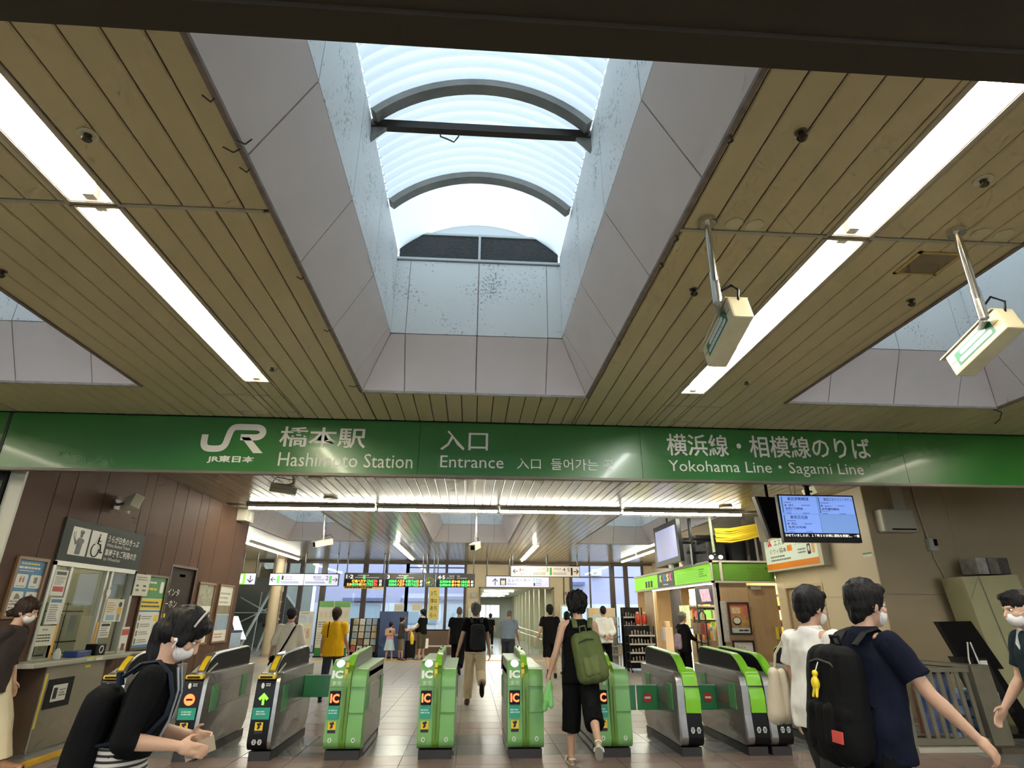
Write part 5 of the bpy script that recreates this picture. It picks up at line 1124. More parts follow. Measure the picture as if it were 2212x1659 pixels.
# ------------------------------------------------------------------ round column, display boards, racks
z0 = fz(26.6)
t = thing('round_column', 'round tan concrete column in front of the far windows', 'column', (-8.22,26.6,z0))
part('shaft', MB().cyl((-8.22,26.6,z0),0.22,ZC-z0-0.001,28), M('column_tan',(0.55,0.44,0.29),rough=0.5,var=0.08,vs=2), t, smooth=40)
part('plinth_ring', MB().cyl((-8.22,26.6,z0),0.24,0.08,28), M('ring_tan',(0.40,0.32,0.22),rough=0.5), t, smooth=40); part('conduit', MB().tube([(-7.95,26.6,z0),(-7.95,26.6,ZC)],0.025,8), M('conduit_brown',(0.30,0.2,0.12),rough=0.5), t)
part('clamp', MB().box(-8.48,-8.40,26.36,26.46,0.95,1.1), gblack, t)
def display(name, label, x0, x1, z1, y, base, draw, cat='display board', leg=True):
    zb_ = fz(y); t = thing(name, label, cat, ((x0+x1)/2,y,zb_))
    part('panel', MB().box(x0,x1,y,y+0.05,zb_+0.05,z1), base, t); part('foot', MB().box(x0,x1,y-0.15,y+0.2,zb_,zb_+0.05), gblack, t)
    draw(t, y); return t
gp = M('board_cream',(0.60,0.57,0.45),rough=0.5); dg_ = M('board_green',(0.03,0.20,0.03),rough=0.45); gpg = M('board_topgreen',(0.16,0.36,0.12),rough=0.5)
def dr_g(t,y):
    for (a,b) in ((-6.1,-5.52),(-5.49,-4.86)):
        fpatch(t,a,b,1.72,1.95,gpg,y,'top_field'); fpatch(t,a,b,-0.05,0.22,dg_,y,'base_field')
        for k in range(3):
            m = MB(); rrect(m,(a+0.12+0.18*k,y-0.001,1.44),UX,UZ,0.13,0.24,0.02,0.0); part('phone_picture', m, M('phone_pic',(0.48,0.36,0.24),rough=0.5,col2=(0.62,0.60,0.5),vs=18), t)
        fprn(t,a+0.05,b-0.05,0.95,1.2,3,inkg,y); fprn(t,a+0.05,b-0.05,0.35,0.8,5,M('print_tan',(0,0,0)),y)
display('campaign_board','wide green topped campaign board behind the yellow shirt',-6.1,-4.86,1.95,25.6,gp,dr_g)
def dr_w(t,y):
    fpatch(t,-6.78,-6.28,1.15,1.42,M('photo_blue',(0.30,0.40,0.55),rough=0.4,col2=(0.55,0.58,0.6),vs=5),y,'photo'); fprn(t,-6.75,-6.3,1.45,1.52,1,inkg,y)
    for (x,z,w_,h_) in ((-6.60,0.78,0.16,0.3),(-6.40,0.74,0.13,0.36)):
        m = MB(); rrect(m,(x,y-0.001,z),UX,UZ,w_,h_,0.03); part('phone_picture', m, M('phone_red',(0.42,0.16,0.10),rough=0.4,col2=(0.6,0.5,0.4),vs=14), t)
display('phone_board','narrow white board with blue photo and phones behind the beige shirt',-6.82,-6.24,1.56,25.5,gp,dr_w)
display('blue_partition','plain dark blue partition board behind the two children',-3.54,-2.48,1.57,24.9,M('partition_blue',(0.055,0.085,0.20),rough=0.6,var=0.05,vs=3),lambda t,y:part('edge_strip',MB().box(-3.56,-3.53,y-0.005,y+0.055,0,1.58).box(-2.49,-2.46,y-0.005,y+0.055,0,1.58),M('edge_navy',(0.03,0.045,0.1),rough=0.5),t))
zb_ = fz(24.2)
t = thing('brochure_rack', 'black brochure rack full of leaflets left of the blue partition', 'brochure rack', (-4.0,24.2,zb_))
part('frame', MB().box(-4.5,-4.46,24.0,24.4,zb_,1.32).box(-3.50,-3.46,24.0,24.4,zb_,1.32).box(-4.5,-3.46,24.35,24.4,zb_,1.32).box(-4.5,-3.46,24.0,24.4,zb_,zb_+0.12), black_m, t)
for k in range(5): part('shelf', MB().slab([(-4.46,24.02+0.06*k,0.15+0.23*k),(-3.50,24.02+0.06*k,0.15+0.23*k),(-3.50,24.06+0.06*k,0.165+0.23*k),(-4.46,24.06+0.06*k,0.165+0.23*k)],(0,0,1),0.01), black_m, t)
cols = [(0.45,0.10,0.07),(0.45,0.46,0.44),(0.20,0.18,0.16),(0.16,0.09,0.06),(0.55,0.42,0.24),(0.50,0.40,0.26),(0.52,0.47,0.36),(0.60,0.58,0.5),(0.3,0.36,0.42)]
rnd = random.Random(3)
for k in range(5):
    for j in range(4):
        c = cols[j] if k == 0 else cols[rnd.randrange(4,9)] if k > 1 else cols[rnd.randrange(1,9)]
        mt = M('leaflet_%d_%d' % (k,j), c, rough=0.5, col2=tuple(v*0.55 for v in c), vs=16)
        x = -4.34+0.24*j; y = 24.045+0.06*k; z = 0.165+0.23*k
        single('leaflet', MB().slab([(x-0.10,y,z),(x+0.10,y,z),(x+0.10,y+0.05,z+0.22),(x-0.10,y+0.05,z+0.22)],(0,1,-0.2),0.012), mt, '%s leaflet from the left in the %s row of the black brochure rack' % (['first','second','third','fourth'][j],['bottom','second lowest','middle','second highest','top'][k]), 'leaflet', 'leaflets in the brochure rack', loc=(x,y,z))
t = thing('window_bench', 'low pale bench rail under the far windows right of the waiting man', 'bench', (-1.4,26.6,fz(26.6)))
part('seat_rail', MB().box(-2.0,-0.4,26.5,26.65,0.22,0.27), M('bench_pale',(0.5,0.45,0.36),rough=0.5), t)
for x in (-1.9,-1.2,-0.5): part('leg', MB().box(x-0.02,x+0.02,26.55,26.6,fz(26.6),0.22), steel, t)
for (x,z,w_,h_,lb) in ((0.08,1.45,0.36,0.55,'pale notice sheet on the tan wall left of the corridor'),(0.10,2.27,0.2,0.2,'small grey sign high on the tan wall left of the corridor'),(-3.1,1.73,0.42,0.3,'white sheet taped to the window, left one'),(-2.35,1.75,0.42,0.3,'white sheet taped to the window, right one')):
    t = thing('wall_notice', lb, 'notice', (x,27.3,z-h_/2)); part('sheet', MB().box(x-w_/2,x+w_/2,27.30,27.312,z-h_/2,z+h_/2), gp if z < 2 else M('notice_grey',(0.3,0.33,0.32),rough=0.5), t); fprn(t,x-w_*0.4,x+w_*0.4,z-h_*0.3,z+h_*0.3,3,M('print_tan',(0,0,0)),27.30)
# ticket / advert screen near the right of the corridor
z0 = fz(26.8)
t = thing('advert_screen', 'standing screen with a turquoise picture right of the corridor', 'screen', (4.1,26.8,z0))
part('case', MB().box(3.84,4.40,26.8,26.95,z0,1.86), M('case_pale',(0.52,0.48,0.40),rough=0.4), t, bevel=0.01); part('picture', MB().box(3.92,4.34,26.79,26.8,1.35,1.80), M('screen_turquoise',(0.10,0.42,0.52),emit=0.8,col2=(0.5,0.8,0.8),vs=7), t)
for x in (3.97,4.2): part('printed_panel', MB().box(x,x+0.12,26.795,26.8,0.8,1.2), wp, t)
t = thing('wall_conduit', 'dark cable with a small box hanging on the tan wall right of the corridor', 'cable', (4.1,27.39,1.9))
part('cable', MB().tube([(4.12,27.38,3.2),(4.12,27.38,2.6),(4.10,27.38,2.2),(4.12,27.38,1.9)],0.02,6), rod_m, t); part('box', MB().box(4.12,4.25,27.33,27.395,2.28,2.42), M('box_brown',(0.2,0.14,0.09),rough=0.5), t)
t = thing('ticket_machine', 'tan ticket adjusting machine before the right windows', 'ticket machine', (5.6,26.6,z0))
part('cabinet', MB().box(5.05,6.2,26.6,27.1,z0,1.75), M('machine_tan',(0.55,0.44,0.30),rough=0.5), t, bevel=0.015); part('screen_panel', MB().box(5.2,5.6,26.58,26.6,1.1,1.5), M('machine_panel',(0.45,0.50,0.50),rough=0.3), t); part('amber_sticker', MB().box(5.15,5.28,26.585,26.6,1.55,1.68), M('print_amber',(0,0,0)), t)
# corridor handrail
t = thing('corridor_handrail', 'double steel handrail running along the corridor', 'handrail', (2.7,31,fz(27.4)))
for dz in (0,-0.22): part('rail', MB().tube([(3.18,28.0,0.66+dz),(2.95,30,0.74+dz),(2.7,32.5,0.80+dz),(2.62,33,0.82+dz),(2.55,36,0.95+dz)],0.03,8), chrome, t, smooth=60)
for (x,y,z) in ((3.12,28.5,0.68),(2.86,31,0.76),(2.6,33.5,0.84),(2.56,35.7,0.94)): part('post', MB().tube([(x,y,fz(27.4)+0.0),(x,y,z)],0.025,8), chrome, t)
# ================================================================== KIOSK AND RIGHT SIDE
kw = M('kiosk_wood',(0.46,0.31,0.16),rough=0.45,var=0.12,vs=3,stretch=(6,6,0.7)); kg = M('kiosk_green',(0.21,0.62,0.015),emit=0.42); kgs = M('kiosk_green_side',(0.10,0.26,0.02),rough=0.45)
kfr = M('kiosk_trim',(0.62,0.56,0.44),rough=0.4); kdark = M('kiosk_charcoal',(0.06,0.062,0.065),rough=0.45)
zk = fz(YK)
t = thing('kiosk', 'small convenience kiosk with bright green lit fascia and wood cladding', 'kiosk', (6.4,16.8,zk-0.03))
Y1K = 20.2
part('kiosk_wall', MB().box(XK+0.05,6.19,YK,YK+0.08,zk,2.2), kw, t); part('roof', MB().box(XK,8.1,YK,Y1K,2.6,2.65), kdark, t)
part('kiosk_wall', MB().box(7.9,8.0,YK,Y1K,zk,2.6), M('kiosk_inner',(0.70,0.55,0.30),rough=0.5), t); part('kiosk_wall', MB().box(XK+0.05,8.0,Y1K-0.08,Y1K,zk-0.02,2.6), kw, t)
part('pale_pillar', MB().box(XK,XK+0.12,YK,YK+0.10,zk,2.2), M('pillar_pale',(0.55,0.52,0.46),rough=0.4), t); part('wood_post', MB().box(XK,XK+0.10,18.25,19.2,zk,2.2), kw, t)
part('post_edge', MB().box(XK-0.01,XK+0.02,18.22,18.26,zk,2.2), kfr, t); part('inner_ceiling', MB().box(XK+0.1,7.9,YK+0.08,Y1K-0.08,2.35,2.40), wp, t)
d = part('door', MB().box(6.21,6.86,YK+0.01,YK+0.05,zk,2.12), M('kiosk_door',(0.44,0.285,0.14),rough=0.45,var=0.12,vs=3,stretch=(6,6,0.7)), t)
part('closer', MB().box(6.27,6.5,YK-0.04,YK+0.01,2.03,2.10), M('closer_steel',(0,0,0)), d); part('lock_plate', MB().box(6.72,6.78,YK-0.005,YK+0.01,1.0,1.25), yel, d); part('handle', MB().box(6.80,6.86,YK-0.03,YK+0.01,0.95,1.1), gblack, d)
# fascia
part('fascia_frame', MB().box(XK-0.04,XK+0.02,YK-0.04,Y1K,2.17,2.21).box(XK-0.04,XK+0.02,YK-0.04,Y1K,2.60,2.65).box(XK-0.04,6.88,YK-0.04,YK+0.02,2.17,2.21).box(XK-0.04,6.88,YK-0.04,YK+0.02,2.61,2.65).box(XK-0.04,XK+0.0,YK-0.04,YK,2.2,2.62).box(XK+0.17,XK+0.23,YK-0.04,YK,2.2,2.62), kfr, t)
part('fascia_core', MB().box(XK,6.88,YK+0.0,YK+0.02,2.2,2.62).box(XK,XK+0.02,YK,Y1K,2.2,2.62), kdark, t)
part('green_panel', MB().box(XK-0.02,XK,13.6,16.12,2.22,2.59), kg, t); part('green_panel', MB().box(XK-0.02,XK,17.64,20.15,2.22,2.59), kg, t); part('name_panel', MB().box(XK-0.02,XK,16.16,17.62,2.22,2.59), kdark, t)
part('side_panel', MB().box(XK+0.01,XK+0.16,YK-0.02,YK,2.22,2.60), kgs, t); sp = part('side_panel', MB().box(XK+0.24,6.87,YK-0.02,YK,2.22,2.60), kgs, t)
m = MB()
for i in range(26):
    for j in range(7): m.disc((XK+0.29+i*0.045,YK-0.0215,2.26+j*0.05),UX,UZ,0.007,0.007,6)
part('dot_pattern', m, M('dot_lime',(0.30,0.52,0.06),rough=0.5), sp)
u = -UY
for ch,yc,mt in (('K',17.30,M('k_lime',(0.50,0.75,0.10),emit=0.5)),('I',17.03,M('k_blue',(0.02,0.20,0.55),emit=0.4)),('O',16.93,M('k_blue',(0,0,0))),('S',16.68,M('k_yellow',(0.90,0.62,0.08),emit=0.5)),('K',16.40,M('k_pink',(0.85,0.10,0.40),emit=0.5))):
    T(t,ch,(XK-0.0215,yc,2.45),u,UZ,0.06 if ch == 'I' else 0.2,0.19,mt,'sign_letter',bold=0.03)
T(t,'NewDays',(XK-0.0215,16.88,2.275),u,UZ,0.42,0.055,M('k_white',(0.8,0.9,0.95),emit=0.4),'sign_letter')
for k in range(3): part('pictogram_block', MB().box(XK-0.023,XK-0.02,18.15+0.28*k,18.33+0.28*k,2.26,2.44), ink, t)
m = MB()
for k in range(5): m.box(XK-0.022,XK-0.02,13.7,15.9,2.27+0.045*k,2.274+0.045*k)
part('fascia_lines', m, M('kg_dark',(0.08,0.3,0.01),rough=0.5), t); m = MB(); bars(m,(XK-0.0225,14.0,2.42),u,UZ,0.6,4,0.05,0.02,(0.3,0.9)); part('fascia_print', m, M('kg_dark',(0,0,0)), t)
part('under_light', MB().box(XK-0.03,XK+0.06,13.65,18.2,2.150,2.168), M('kiosk_strip_light',(1,0.92,0.72),emit=7.0), t)
part('inner_light', MB().box(6.2,6.5,14.2,17.9,2.33,2.35).box(7.0,7.3,14.2,17.9,2.33,2.35), M('kiosk_lamp',(1,0.86,0.55),emit=17.0), t)
part('counter', MB().box(XK+0.1,XK+0.6,13.75,15.6,zk,0.95), kw, t); part('goods_backdrop', MB().box(7.6,7.9,13.8,19.8,zk,1.9), M('shelf_amber',(0.72,0.50,0.20),rough=0.5,col2=(0.45,0.5,0.2),vs=7), t)
part('poster_column', MB().box(XK+0.02,XK+0.04,14.75,14.80,zk,2.1), kdark, t); part('hood_panel', MB().box(XK+0.0,XK+0.03,13.65,14.75,1.72,2.12), kdark, t)
part('tilted_screen', MB().slab([(XK-0.02,13.72,1.78),(XK-0.02,14.25,1.78),(XK-0.06,14.25,2.05),(XK-0.06,13.72,2.05)],(-1,0,0),0.02), M('tilt_screen',(0.72,0.72,0.85),emit=0.35,col2=(0.8,0.3,0.4),vs=12), t)
part('glow_sign', MB().box(XK+0.12,XK+0.14,14.85,15.5,1.72,2.1), M('glow_cream',(1,0.9,0.55),emit=1.6), t); part('menu_board', MB().box(XK+0.10,XK+0.12,15.6,16.3,1.2,1.72), M('menu_green',(0.45,0.62,0.25),emit=0.3,col2=(0.85,0.75,0.45),vs=9), t)
part('fridge_light', MB().box(XK+0.25,XK+0.27,15.5,16.1,zk,1.15), M('fridge_white',(0.95,1,0.95),emit=1.2), t); part('dark_recess', MB().box(XK+0.4,XK+0.42,17.0,17.9,zk,2.2), kdark, t)
part('price_strip', MB().box(XK+0.10,XK+0.22,YK-0.012,YK,0.95,1.78), M('strip_paper',(0.58,0.55,0.48),rough=0.5,col2=(0.4,0.36,0.33),vs=25), t)
rk = random.Random(11)
gc = [M('good_red',(0.55,0.08,0.05),rough=0.4),M('good_yellow',(0.75,0.52,0.06),rough=0.4),M('good_green',(0.16,0.42,0.10),rough=0.4),M('good_white',(0.72,0.70,0.62),rough=0.4),M('good_brown',(0.24,0.12,0.06),rough=0.4),M('good_blue',(0.10,0.22,0.45),rough=0.4)]
gm = [MB() for _ in gc]; shelf_mb = MB()
for z in (0.35,0.7,1.05,1.4,1.72):
    shelf_mb.box(7.25,7.6,13.8,19.8,z-0.02,z); y_ = 13.85
    while y_ < 19.7:
        w_ = rk.uniform(0.07,0.16); gm[rk.randrange(6)].box(7.28,7.45,y_,y_+w_,z,z+rk.uniform(0.12,0.27)); y_ += w_+0.015
    shelf_mb.box(XK+0.55,XK+0.85,15.7,16.9,z-0.02,z); y_ = 15.72
    while y_ < 16.8:
        w_ = rk.uniform(0.05,0.11); gm[rk.randrange(6)].box(XK+0.56,XK+0.72,y_,y_+w_,z,z+rk.uniform(0.10,0.25)); y_ += w_+0.01
    shelf_mb.box(6.6,7.2,YK+1.0,YK+1.03,z-0.02,z)
for x_ in (0.14,0.28,0.42):
    y_ = 13.8
    while y_ < 15.5:
        w_ = rk.uniform(0.06,0.13); gm[rk.randrange(6)].box(XK+x_,XK+x_+0.1,y_,y_+w_,0.951,0.951+rk.uniform(0.08,0.34)); y_ += w_+rk.uniform(0.01,0.05)
part('goods_shelves', shelf_mb, M('shelf_grey',(0.40,0.38,0.34),rough=0.4), t)
for g_, m_ in zip(gm, gc): o = part('shelf_goods', g_, m_, t); o['kind'] = 'stuff'
def kposter(x0,x1,z0,z1,label,draw):
    t = thing('kiosk_poster', label, 'poster', ((x0+x1)/2,YK-0.01,z0)); y = YK-0.012
    part('frame', MB().box(x0-0.04,x0,y-0.02,y,z0-0.04,z1+0.04).box(x1,x1+0.04,y-0.02,y,z0-0.04,z1+0.04).box(x0,x1,y-0.02,y,z1,z1+0.04).box(x0,x1,y-0.02,y,z0-0.04,z0), M('frame_maroon',(0.03,0.008,0.012),rough=0.3), t)
    part('sheet', MB().box(x0,x1,y-0.006,y,z0,z1), wp, t); draw(t,y-0.0065,x0,x1,z0,z1)
def kd1(t,y,x0,x1,z0,z1):
    fpatch(t,x0,x1,z0+0.1,z1,M('food_red',(0.50,0.10,0.10),rough=0.4,col2=(0.62,0.22,0.08),vs=9),y,'red_field',0.001); fpatch(t,x0,x1,z0+0.1,z0+0.36,M('food_tan',(0.55,0.34,0.10),rough=0.4,col2=(0.34,0.12,0.06),vs=11),y-0.001,'food_photo',0.001)
    m = MB(); m.disc((x0+0.14,y-0.003,z0+0.24),UX,UZ,0.10,0.09,18); part('bowl', m, ink, t); m = MB(); m.disc((x0+0.14,y-0.004,z0+0.25),UX,UZ,0.08,0.065,18); part('rice', m, cream, t)
    m = MB(); rrect(m,(x0+0.14,y-0.003,z1-0.13),UX,UZ,0.22,0.15,0.04); part('speech_cloud', m, M('print_amber',(0,0,0)), t); fprn(t,x0+0.05,x0+0.23,z1-0.19,z1-0.08,2,cream,y-0.004,fr=0.7); fpatch(t,x0,x1,z0,z0+0.1,M('print_mist',(0.5,0.6,0.55),rough=0.5),y,'footer',0.001); fprn(t,x0+0.16,x1-0.03,z0+0.02,z0+0.08,1,ink,y-0.001)
kposter(5.72,6.13,1.13,1.72,'food poster in a dark frame on the kiosk side wall',kd1)
kposter(5.73,6.14,0.63,0.94,'white and red notice in a dark frame below the food poster',lambda t,y,x0,x1,z0,z1:(fpatch(t,x0,x1,z0,z0+0.1,M('print_vermilion',(0.6,0.10,0.05),rough=0.5),y,'red_field',0.001),T(t,'Suica',(x0+0.15,y-0.001,z1-0.09),UX,UZ,0.2,0.06,inkg),fprn(t,x0+0.04,x1-0.05,z0+0.12,z1-0.14,2,inkg,y)))
# racks of goods in front of the kiosk
def rack(label, x0, x1, y0, y1, z1, shelves, cm, items, tag_, wheels=True):
    zb_ = fz(y0)
    t = thing('goods_rack', label, 'rack', ((x0+x1)/2,(y0+y1)/2,zb_))
    zz = zb_+(0.08 if wheels else 0.0)
    for (xa,ya) in ((x0,y0),(x1-0.03,y0),(x0,y1-0.03),(x1-0.03,y1-0.03)): part('upright', MB().box(xa,xa+0.03,ya,ya+0.03,zz,z1), cm, t)
    part('back_panel', MB().box(x0,x1,y1-0.02,y1,zz,z1), cm, t)
    if wheels:
        for (x,y) in ((x0+0.05,y0+0.05),(x1-0.05,y0+0.05),(x0+0.05,y1-0.05),(x1-0.05,y1-0.05)): part('castor', MB().cyl((x-0.015,y,zb_+0.04),0.04,0.03,10,axis='x'), gblack, t)
    for k,z in enumerate(shelves):
        part('shelf', MB().box(x0,x1,y0-0.02,y1,z-0.015,z), cm, t); part('price_rail', MB().box(x0,x1,y0-0.025,y0-0.02,z-0.03,z+0.015), M('rail_grey',(0.45,0.44,0.40),rough=0.5), t)
        n = items[k]; 
        for j in range(n):
            x = x0+0.06+(x1-x0-0.12)*(j+0.5)/n; wd = (x1-x0-0.12)/n*0.42; h = rnd.uniform(0.09,0.16)
            c = rnd.choice([(0.42,0.35,0.26),(0.5,0.46,0.40),(0.34,0.24,0.18),(0.55,0.5,0.42),(0.30,0.30,0.28),(0.5,0.33,0.25)])
            mt = M('goods_%d' % (int(c[0]*100)), c, rough=0.35, col2=tuple(v*0.45 for v in c), vs=30)
            mm = MB().tube([(x,y0+0.05,z+0.001),(x,y0+0.05,z+h*0.75),(x,y0+0.05,z+h)],[wd,wd*1.05,wd*0.5],6,flat=0.6)
            single('snack_packet', mm, mt, '%s packet from the left on the %s shelf of %s' % (['first','second','third','fourth','fifth','sixth','seventh'][j],['top','second','third','fourth','fifth','sixth'][k], tag_), 'packet', 'packets on '+tag_, loc=(x,y0+0.05,z+0.001))
    return t
rack('black wheeled goods rack full of snack packets before the kiosk',4.62,5.38,18.25,18.75,1.18,[0.93,0.70,0.47,0.24],black_m,[7,7,7,7],'the black wheeled rack')
rack('tall black goods rack behind the wheeled rack by the kiosk post',4.66,5.25,18.95,19.3,1.70,[1.42,1.18],black_m,[6,6],'the tall black rack')
for k,x in enumerate((5.08,5.28)):
    t = thing('bottle_bundle', ['left','right'][k]+' bright red hanging bottle pack on the tall black rack', 'bottle', (x,18.86,1.20), 'red bottle packs')
    part('body', MB().tube([(x,18.86,1.22),(x,18.86,1.25),(x,18.86,1.46),(x,18.86,1.52)],[0.06,0.085,0.085,0.035],10), M('bottle_red',(0.62,0.07,0.03),rough=0.3), t, smooth=50)
    part('cap', MB().cyl((x,18.86,1.52),0.035,0.05,10), wp, t); part('base', MB().cyl((x,18.86,1.17),0.05,0.05,10), cream, t)
rack('white goods shelf behind the man in the white shirt',4.30,4.62,19.35,19.75,1.42,[1.15,0.86,0.60,0.36],M('shelf_white',(0.62,0.58,0.50),rough=0.4),[4,4,4,4],'the white goods shelf',False)
t = thing('standee', 'pale wooden stand with plastic sleeve at the kiosk entrance', 'stand', (5.25,16.6,fz(16.6)))
part('post', MB().box(5.15,5.36,16.5,16.75,fz(16.6),1.18), M('stand_wood',(0.66,0.47,0.30),rough=0.5), t, bevel=0.01); part('head_block', MB().box(5.20,5.32,16.53,16.72,1.18,1.33), M('stand_wood',(0,0,0)), t, bevel=0.02); part('sleeve', MB().box(5.12,5.15,16.53,16.72,0.85,1.15), M('sleeve_clear',(0.55,0.55,0.58),rough=0.2), t)
t = thing('umbrella_stand', 'dark wire display with hanging goods at the kiosk counter', 'display', (5.35,14.2,zk))
part('frame', MB().tube([(5.3,13.9,zk),(5.3,13.9,1.5),(5.3,14.1,1.6),(5.3,14.3,1.5),(5.3,14.3,zk)],0.02,6).tube([(5.3,14.6,zk),(5.3,14.6,1.45)],0.02,6).tube([(5.3,13.85,0.9),(5.3,14.7,0.9)],0.015,6).tube([(5.3,13.85,1.35),(5.3,14.7,1.35)],0.015,6), rod_m, t)
for k in range(4):
    c = [(0.30,0.06,0.05),(0.45,0.25,0.08),(0.35,0.35,0.38),(0.5,0.42,0.2)][k]
    single('hanging_pouch', MB().box(5.24,5.28,13.95+0.18*k,14.08+0.18*k,1.08,1.32), M('pouch_%d' % k, c, rough=0.4, col2=tuple(v*0.4 for v in c), vs=20), 'hanging pouch on the wire display, '+['nearest','second','third','farthest']['0123'.index(str(k))], 'pouch', 'hanging pouches', loc=(5.26,14+0.18*k,1.08))
# ------------------------------------------------------------------ monitors
t = thing('information_screen', 'large hanging screen with pale blue timetable panels below the green sign', 'screen', (5.03,8.3,2.47))
part('case', MB().box(4.44,5.60,8.3,8.38,2.47,3.15), black_m, t, bevel=0.008)
scr = M('screen_blue',(0.20,0.33,0.78),emit=0.50); scr2 = M('screen_blue_plain',(0.17,0.30,0.62),emit=0.46)
part('picture', MB().box(4.465,5.575,8.294,8.3,2.60,3.13), scr, t); fpatch(t,5.03,5.575,2.60,2.865,scr2,8.294,'plain_quarter'); fpatch(t,5.022,5.032,2.60,3.13,M('screen_grid',(0.16,0.28,0.5),emit=0.3),8.2935,'grid_line'); fpatch(t,4.465,5.575,2.862,2.868,M('screen_grid',(0,0,0)),8.2935,'grid_line')
sk = M('screen_navy',(0.03,0.05,0.16),rough=0.5)
for (x,z) in ((4.485,2.88),(5.045,2.88),(4.485,2.615)): fpatch(t,x,x+0.018,z,z+0.235,M('screen_bar',(0.10,0.22,0.42),emit=0.2),8.294,'route_bar')
y = 8.293
for (s_,x0,x1,z1) in (('東武伊勢崎線',4.58,4.90,3.11),('東武スカイツリーライン',5.13,5.56,3.11),('東武日光線',4.58,4.84,2.845)):
    FT(t,s_,x0,x1,z1-0.05,z1,sk,y,0.01); xx = x0-0.05
    fprn(t,xx-0.005,xx+0.13,z1-0.085,z1-0.07,1,sk,y); m = MB(); poly2(m,[(-0.018,-0.015),(0.018,-0.015),(0,0.018)],(xx+0.01,y-0.001,z1-0.115),UX,UZ); part('warning_mark', m, inkr, t)
    FT(t,'遅延',xx+0.05,xx+0.13,z1-0.135,z1-0.10,sk,y) if s_ != '東武スカイツリーライン' else FT(t,'運転見合',xx+0.05,xx+0.15,z1-0.138,z1-0.112,sk,y)
    fprn(t,xx+0.25,xx+0.38,z1-0.125,z1-0.11,1,sk,y); fprn(t,xx,xx+0.13,z1-0.205,z1-0.195,1,sk,y); fprn(t,xx,xx+0.08,z1-0.24,z1-0.225,1,sk,y); fprn(t,xx+0.25,xx+0.37,z1-0.24,z1-0.225,1,sk,y)
    FT(t,{'東武伊勢崎線':'东武伊势崎线','東武スカイツリーライン':'东武晴空塔线','東武日光線':'东武日光线'}[s_],xx,xx+0.26,z1-0.185,z1-0.15,sk,y,0.02)
FT(t,'わせていましたが、１７時３０分頃に運転を再開し、一部',4.47,5.57,2.545,2.585,lw,8.2995)
part('suspension_pole', MB().tube([(4.98,8.42,3.1),(4.98,8.42,ZC)],0.035,10).box(4.85,5.11,8.38,8.44,2.7,3.0).tube([(4.98,8.42,3.3),(4.98,8.42,3.36)],0.05,10), gblack, t)
part('cables', MB().tube([(4.72,8.4,3.1),(4.70,8.4,3.3),(4.72,8.4,3.5),(4.74,8.4,ZC)],0.008,6).tube([(4.76,8.4,3.1),(4.78,8.4,3.3),(4.76,8.4,ZC)],0.008,6), wp, t, smooth=60)
t = thing('hanging_screen', 'black back of a screen hanging just behind the large blue screen', 'screen', (4.62,9.2,2.6))
part('case', MB().slab([(4.46,9.0,3.25),(4.80,9.05,3.25),(4.80,9.05,2.62),(4.60,9.0,2.62)],(0,1,0),0.08), black_m, t); part('side_trim', MB().slab([(4.44,8.995,3.25),(4.48,8.995,3.25),(4.62,8.995,2.62),(4.585,8.995,2.62)],(0,1,0),0.1), M('trim_grey',(0.16,0.15,0.13),rough=0.4), t); part('hanger', MB().tube([(4.7,9.1,3.2),(4.7,9.1,ZC)],0.025,8), gblack, t)
t = thing('emergency_light', 'small pale exit lamp peeking above the blue screen', 'lamp', (5.28,8.9,3.2))
part('box', MB().obox((5.30,8.9,3.32),(1,0,0.4),(-0.4,0,1),(0,1,0),0.10,0.06,0.03), M('lamp_lemon',(0.75,0.72,0.45),emit=0.25), t, bevel=0.01); part('stem', MB().tube([(5.30,8.93,3.3),(5.30,8.93,ZC)],0.015,6), wp, t); part('glyph', MB().box(5.27,5.33,8.868,8.87,3.30,3.33), inkg, t)
t = thing('calendar_screen', 'black framed screen with pale calendar page above the kiosk', 'screen', (4.63,14.1,2.6))
part('case', MB().slab([(4.6,13.15,2.60),(4.6,14.95,2.58),(4.6,15.0,3.54),(4.6,13.25,3.54)],(1,0,0),0.09), black_m, t)
part('picture', MB().slab([(4.598,13.28,2.72),(4.598,14.80,2.70),(4.598,14.85,3.42),(4.598,13.35,3.42)],(-1,0,0),0.003), M('screen_lilac',(0.30,0.33,0.56),emit=0.28,var=0.15,vs=1.5), t)
m = MB()
for i in range(6):
    for j in range(5): m.box(4.593,4.5945,13.55+0.2*i,13.63+0.2*i,2.86+0.1*j,2.90+0.1*j)
part('calendar_marks', m, M('mark_orange',(0.45,0.38,0.42),rough=0.5), t); part('stand_neck', MB().box(4.62,4.68,13.9,14.1,2.5,2.62), M('neck_grey',(0.4,0.4,0.38),rough=0.4), t); part('hanger_rod', MB().tube([(4.66,14.05,3.5),(4.66,14.05,3.665)],0.025,8), gblack, t); part('mount_arm', MB().tube([(4.68,14.0,3.1),(5.3,14.1,3.1)],0.03,6).box(5.2,5.25,14.05,14.15,2.6,3.672), gblack, t)
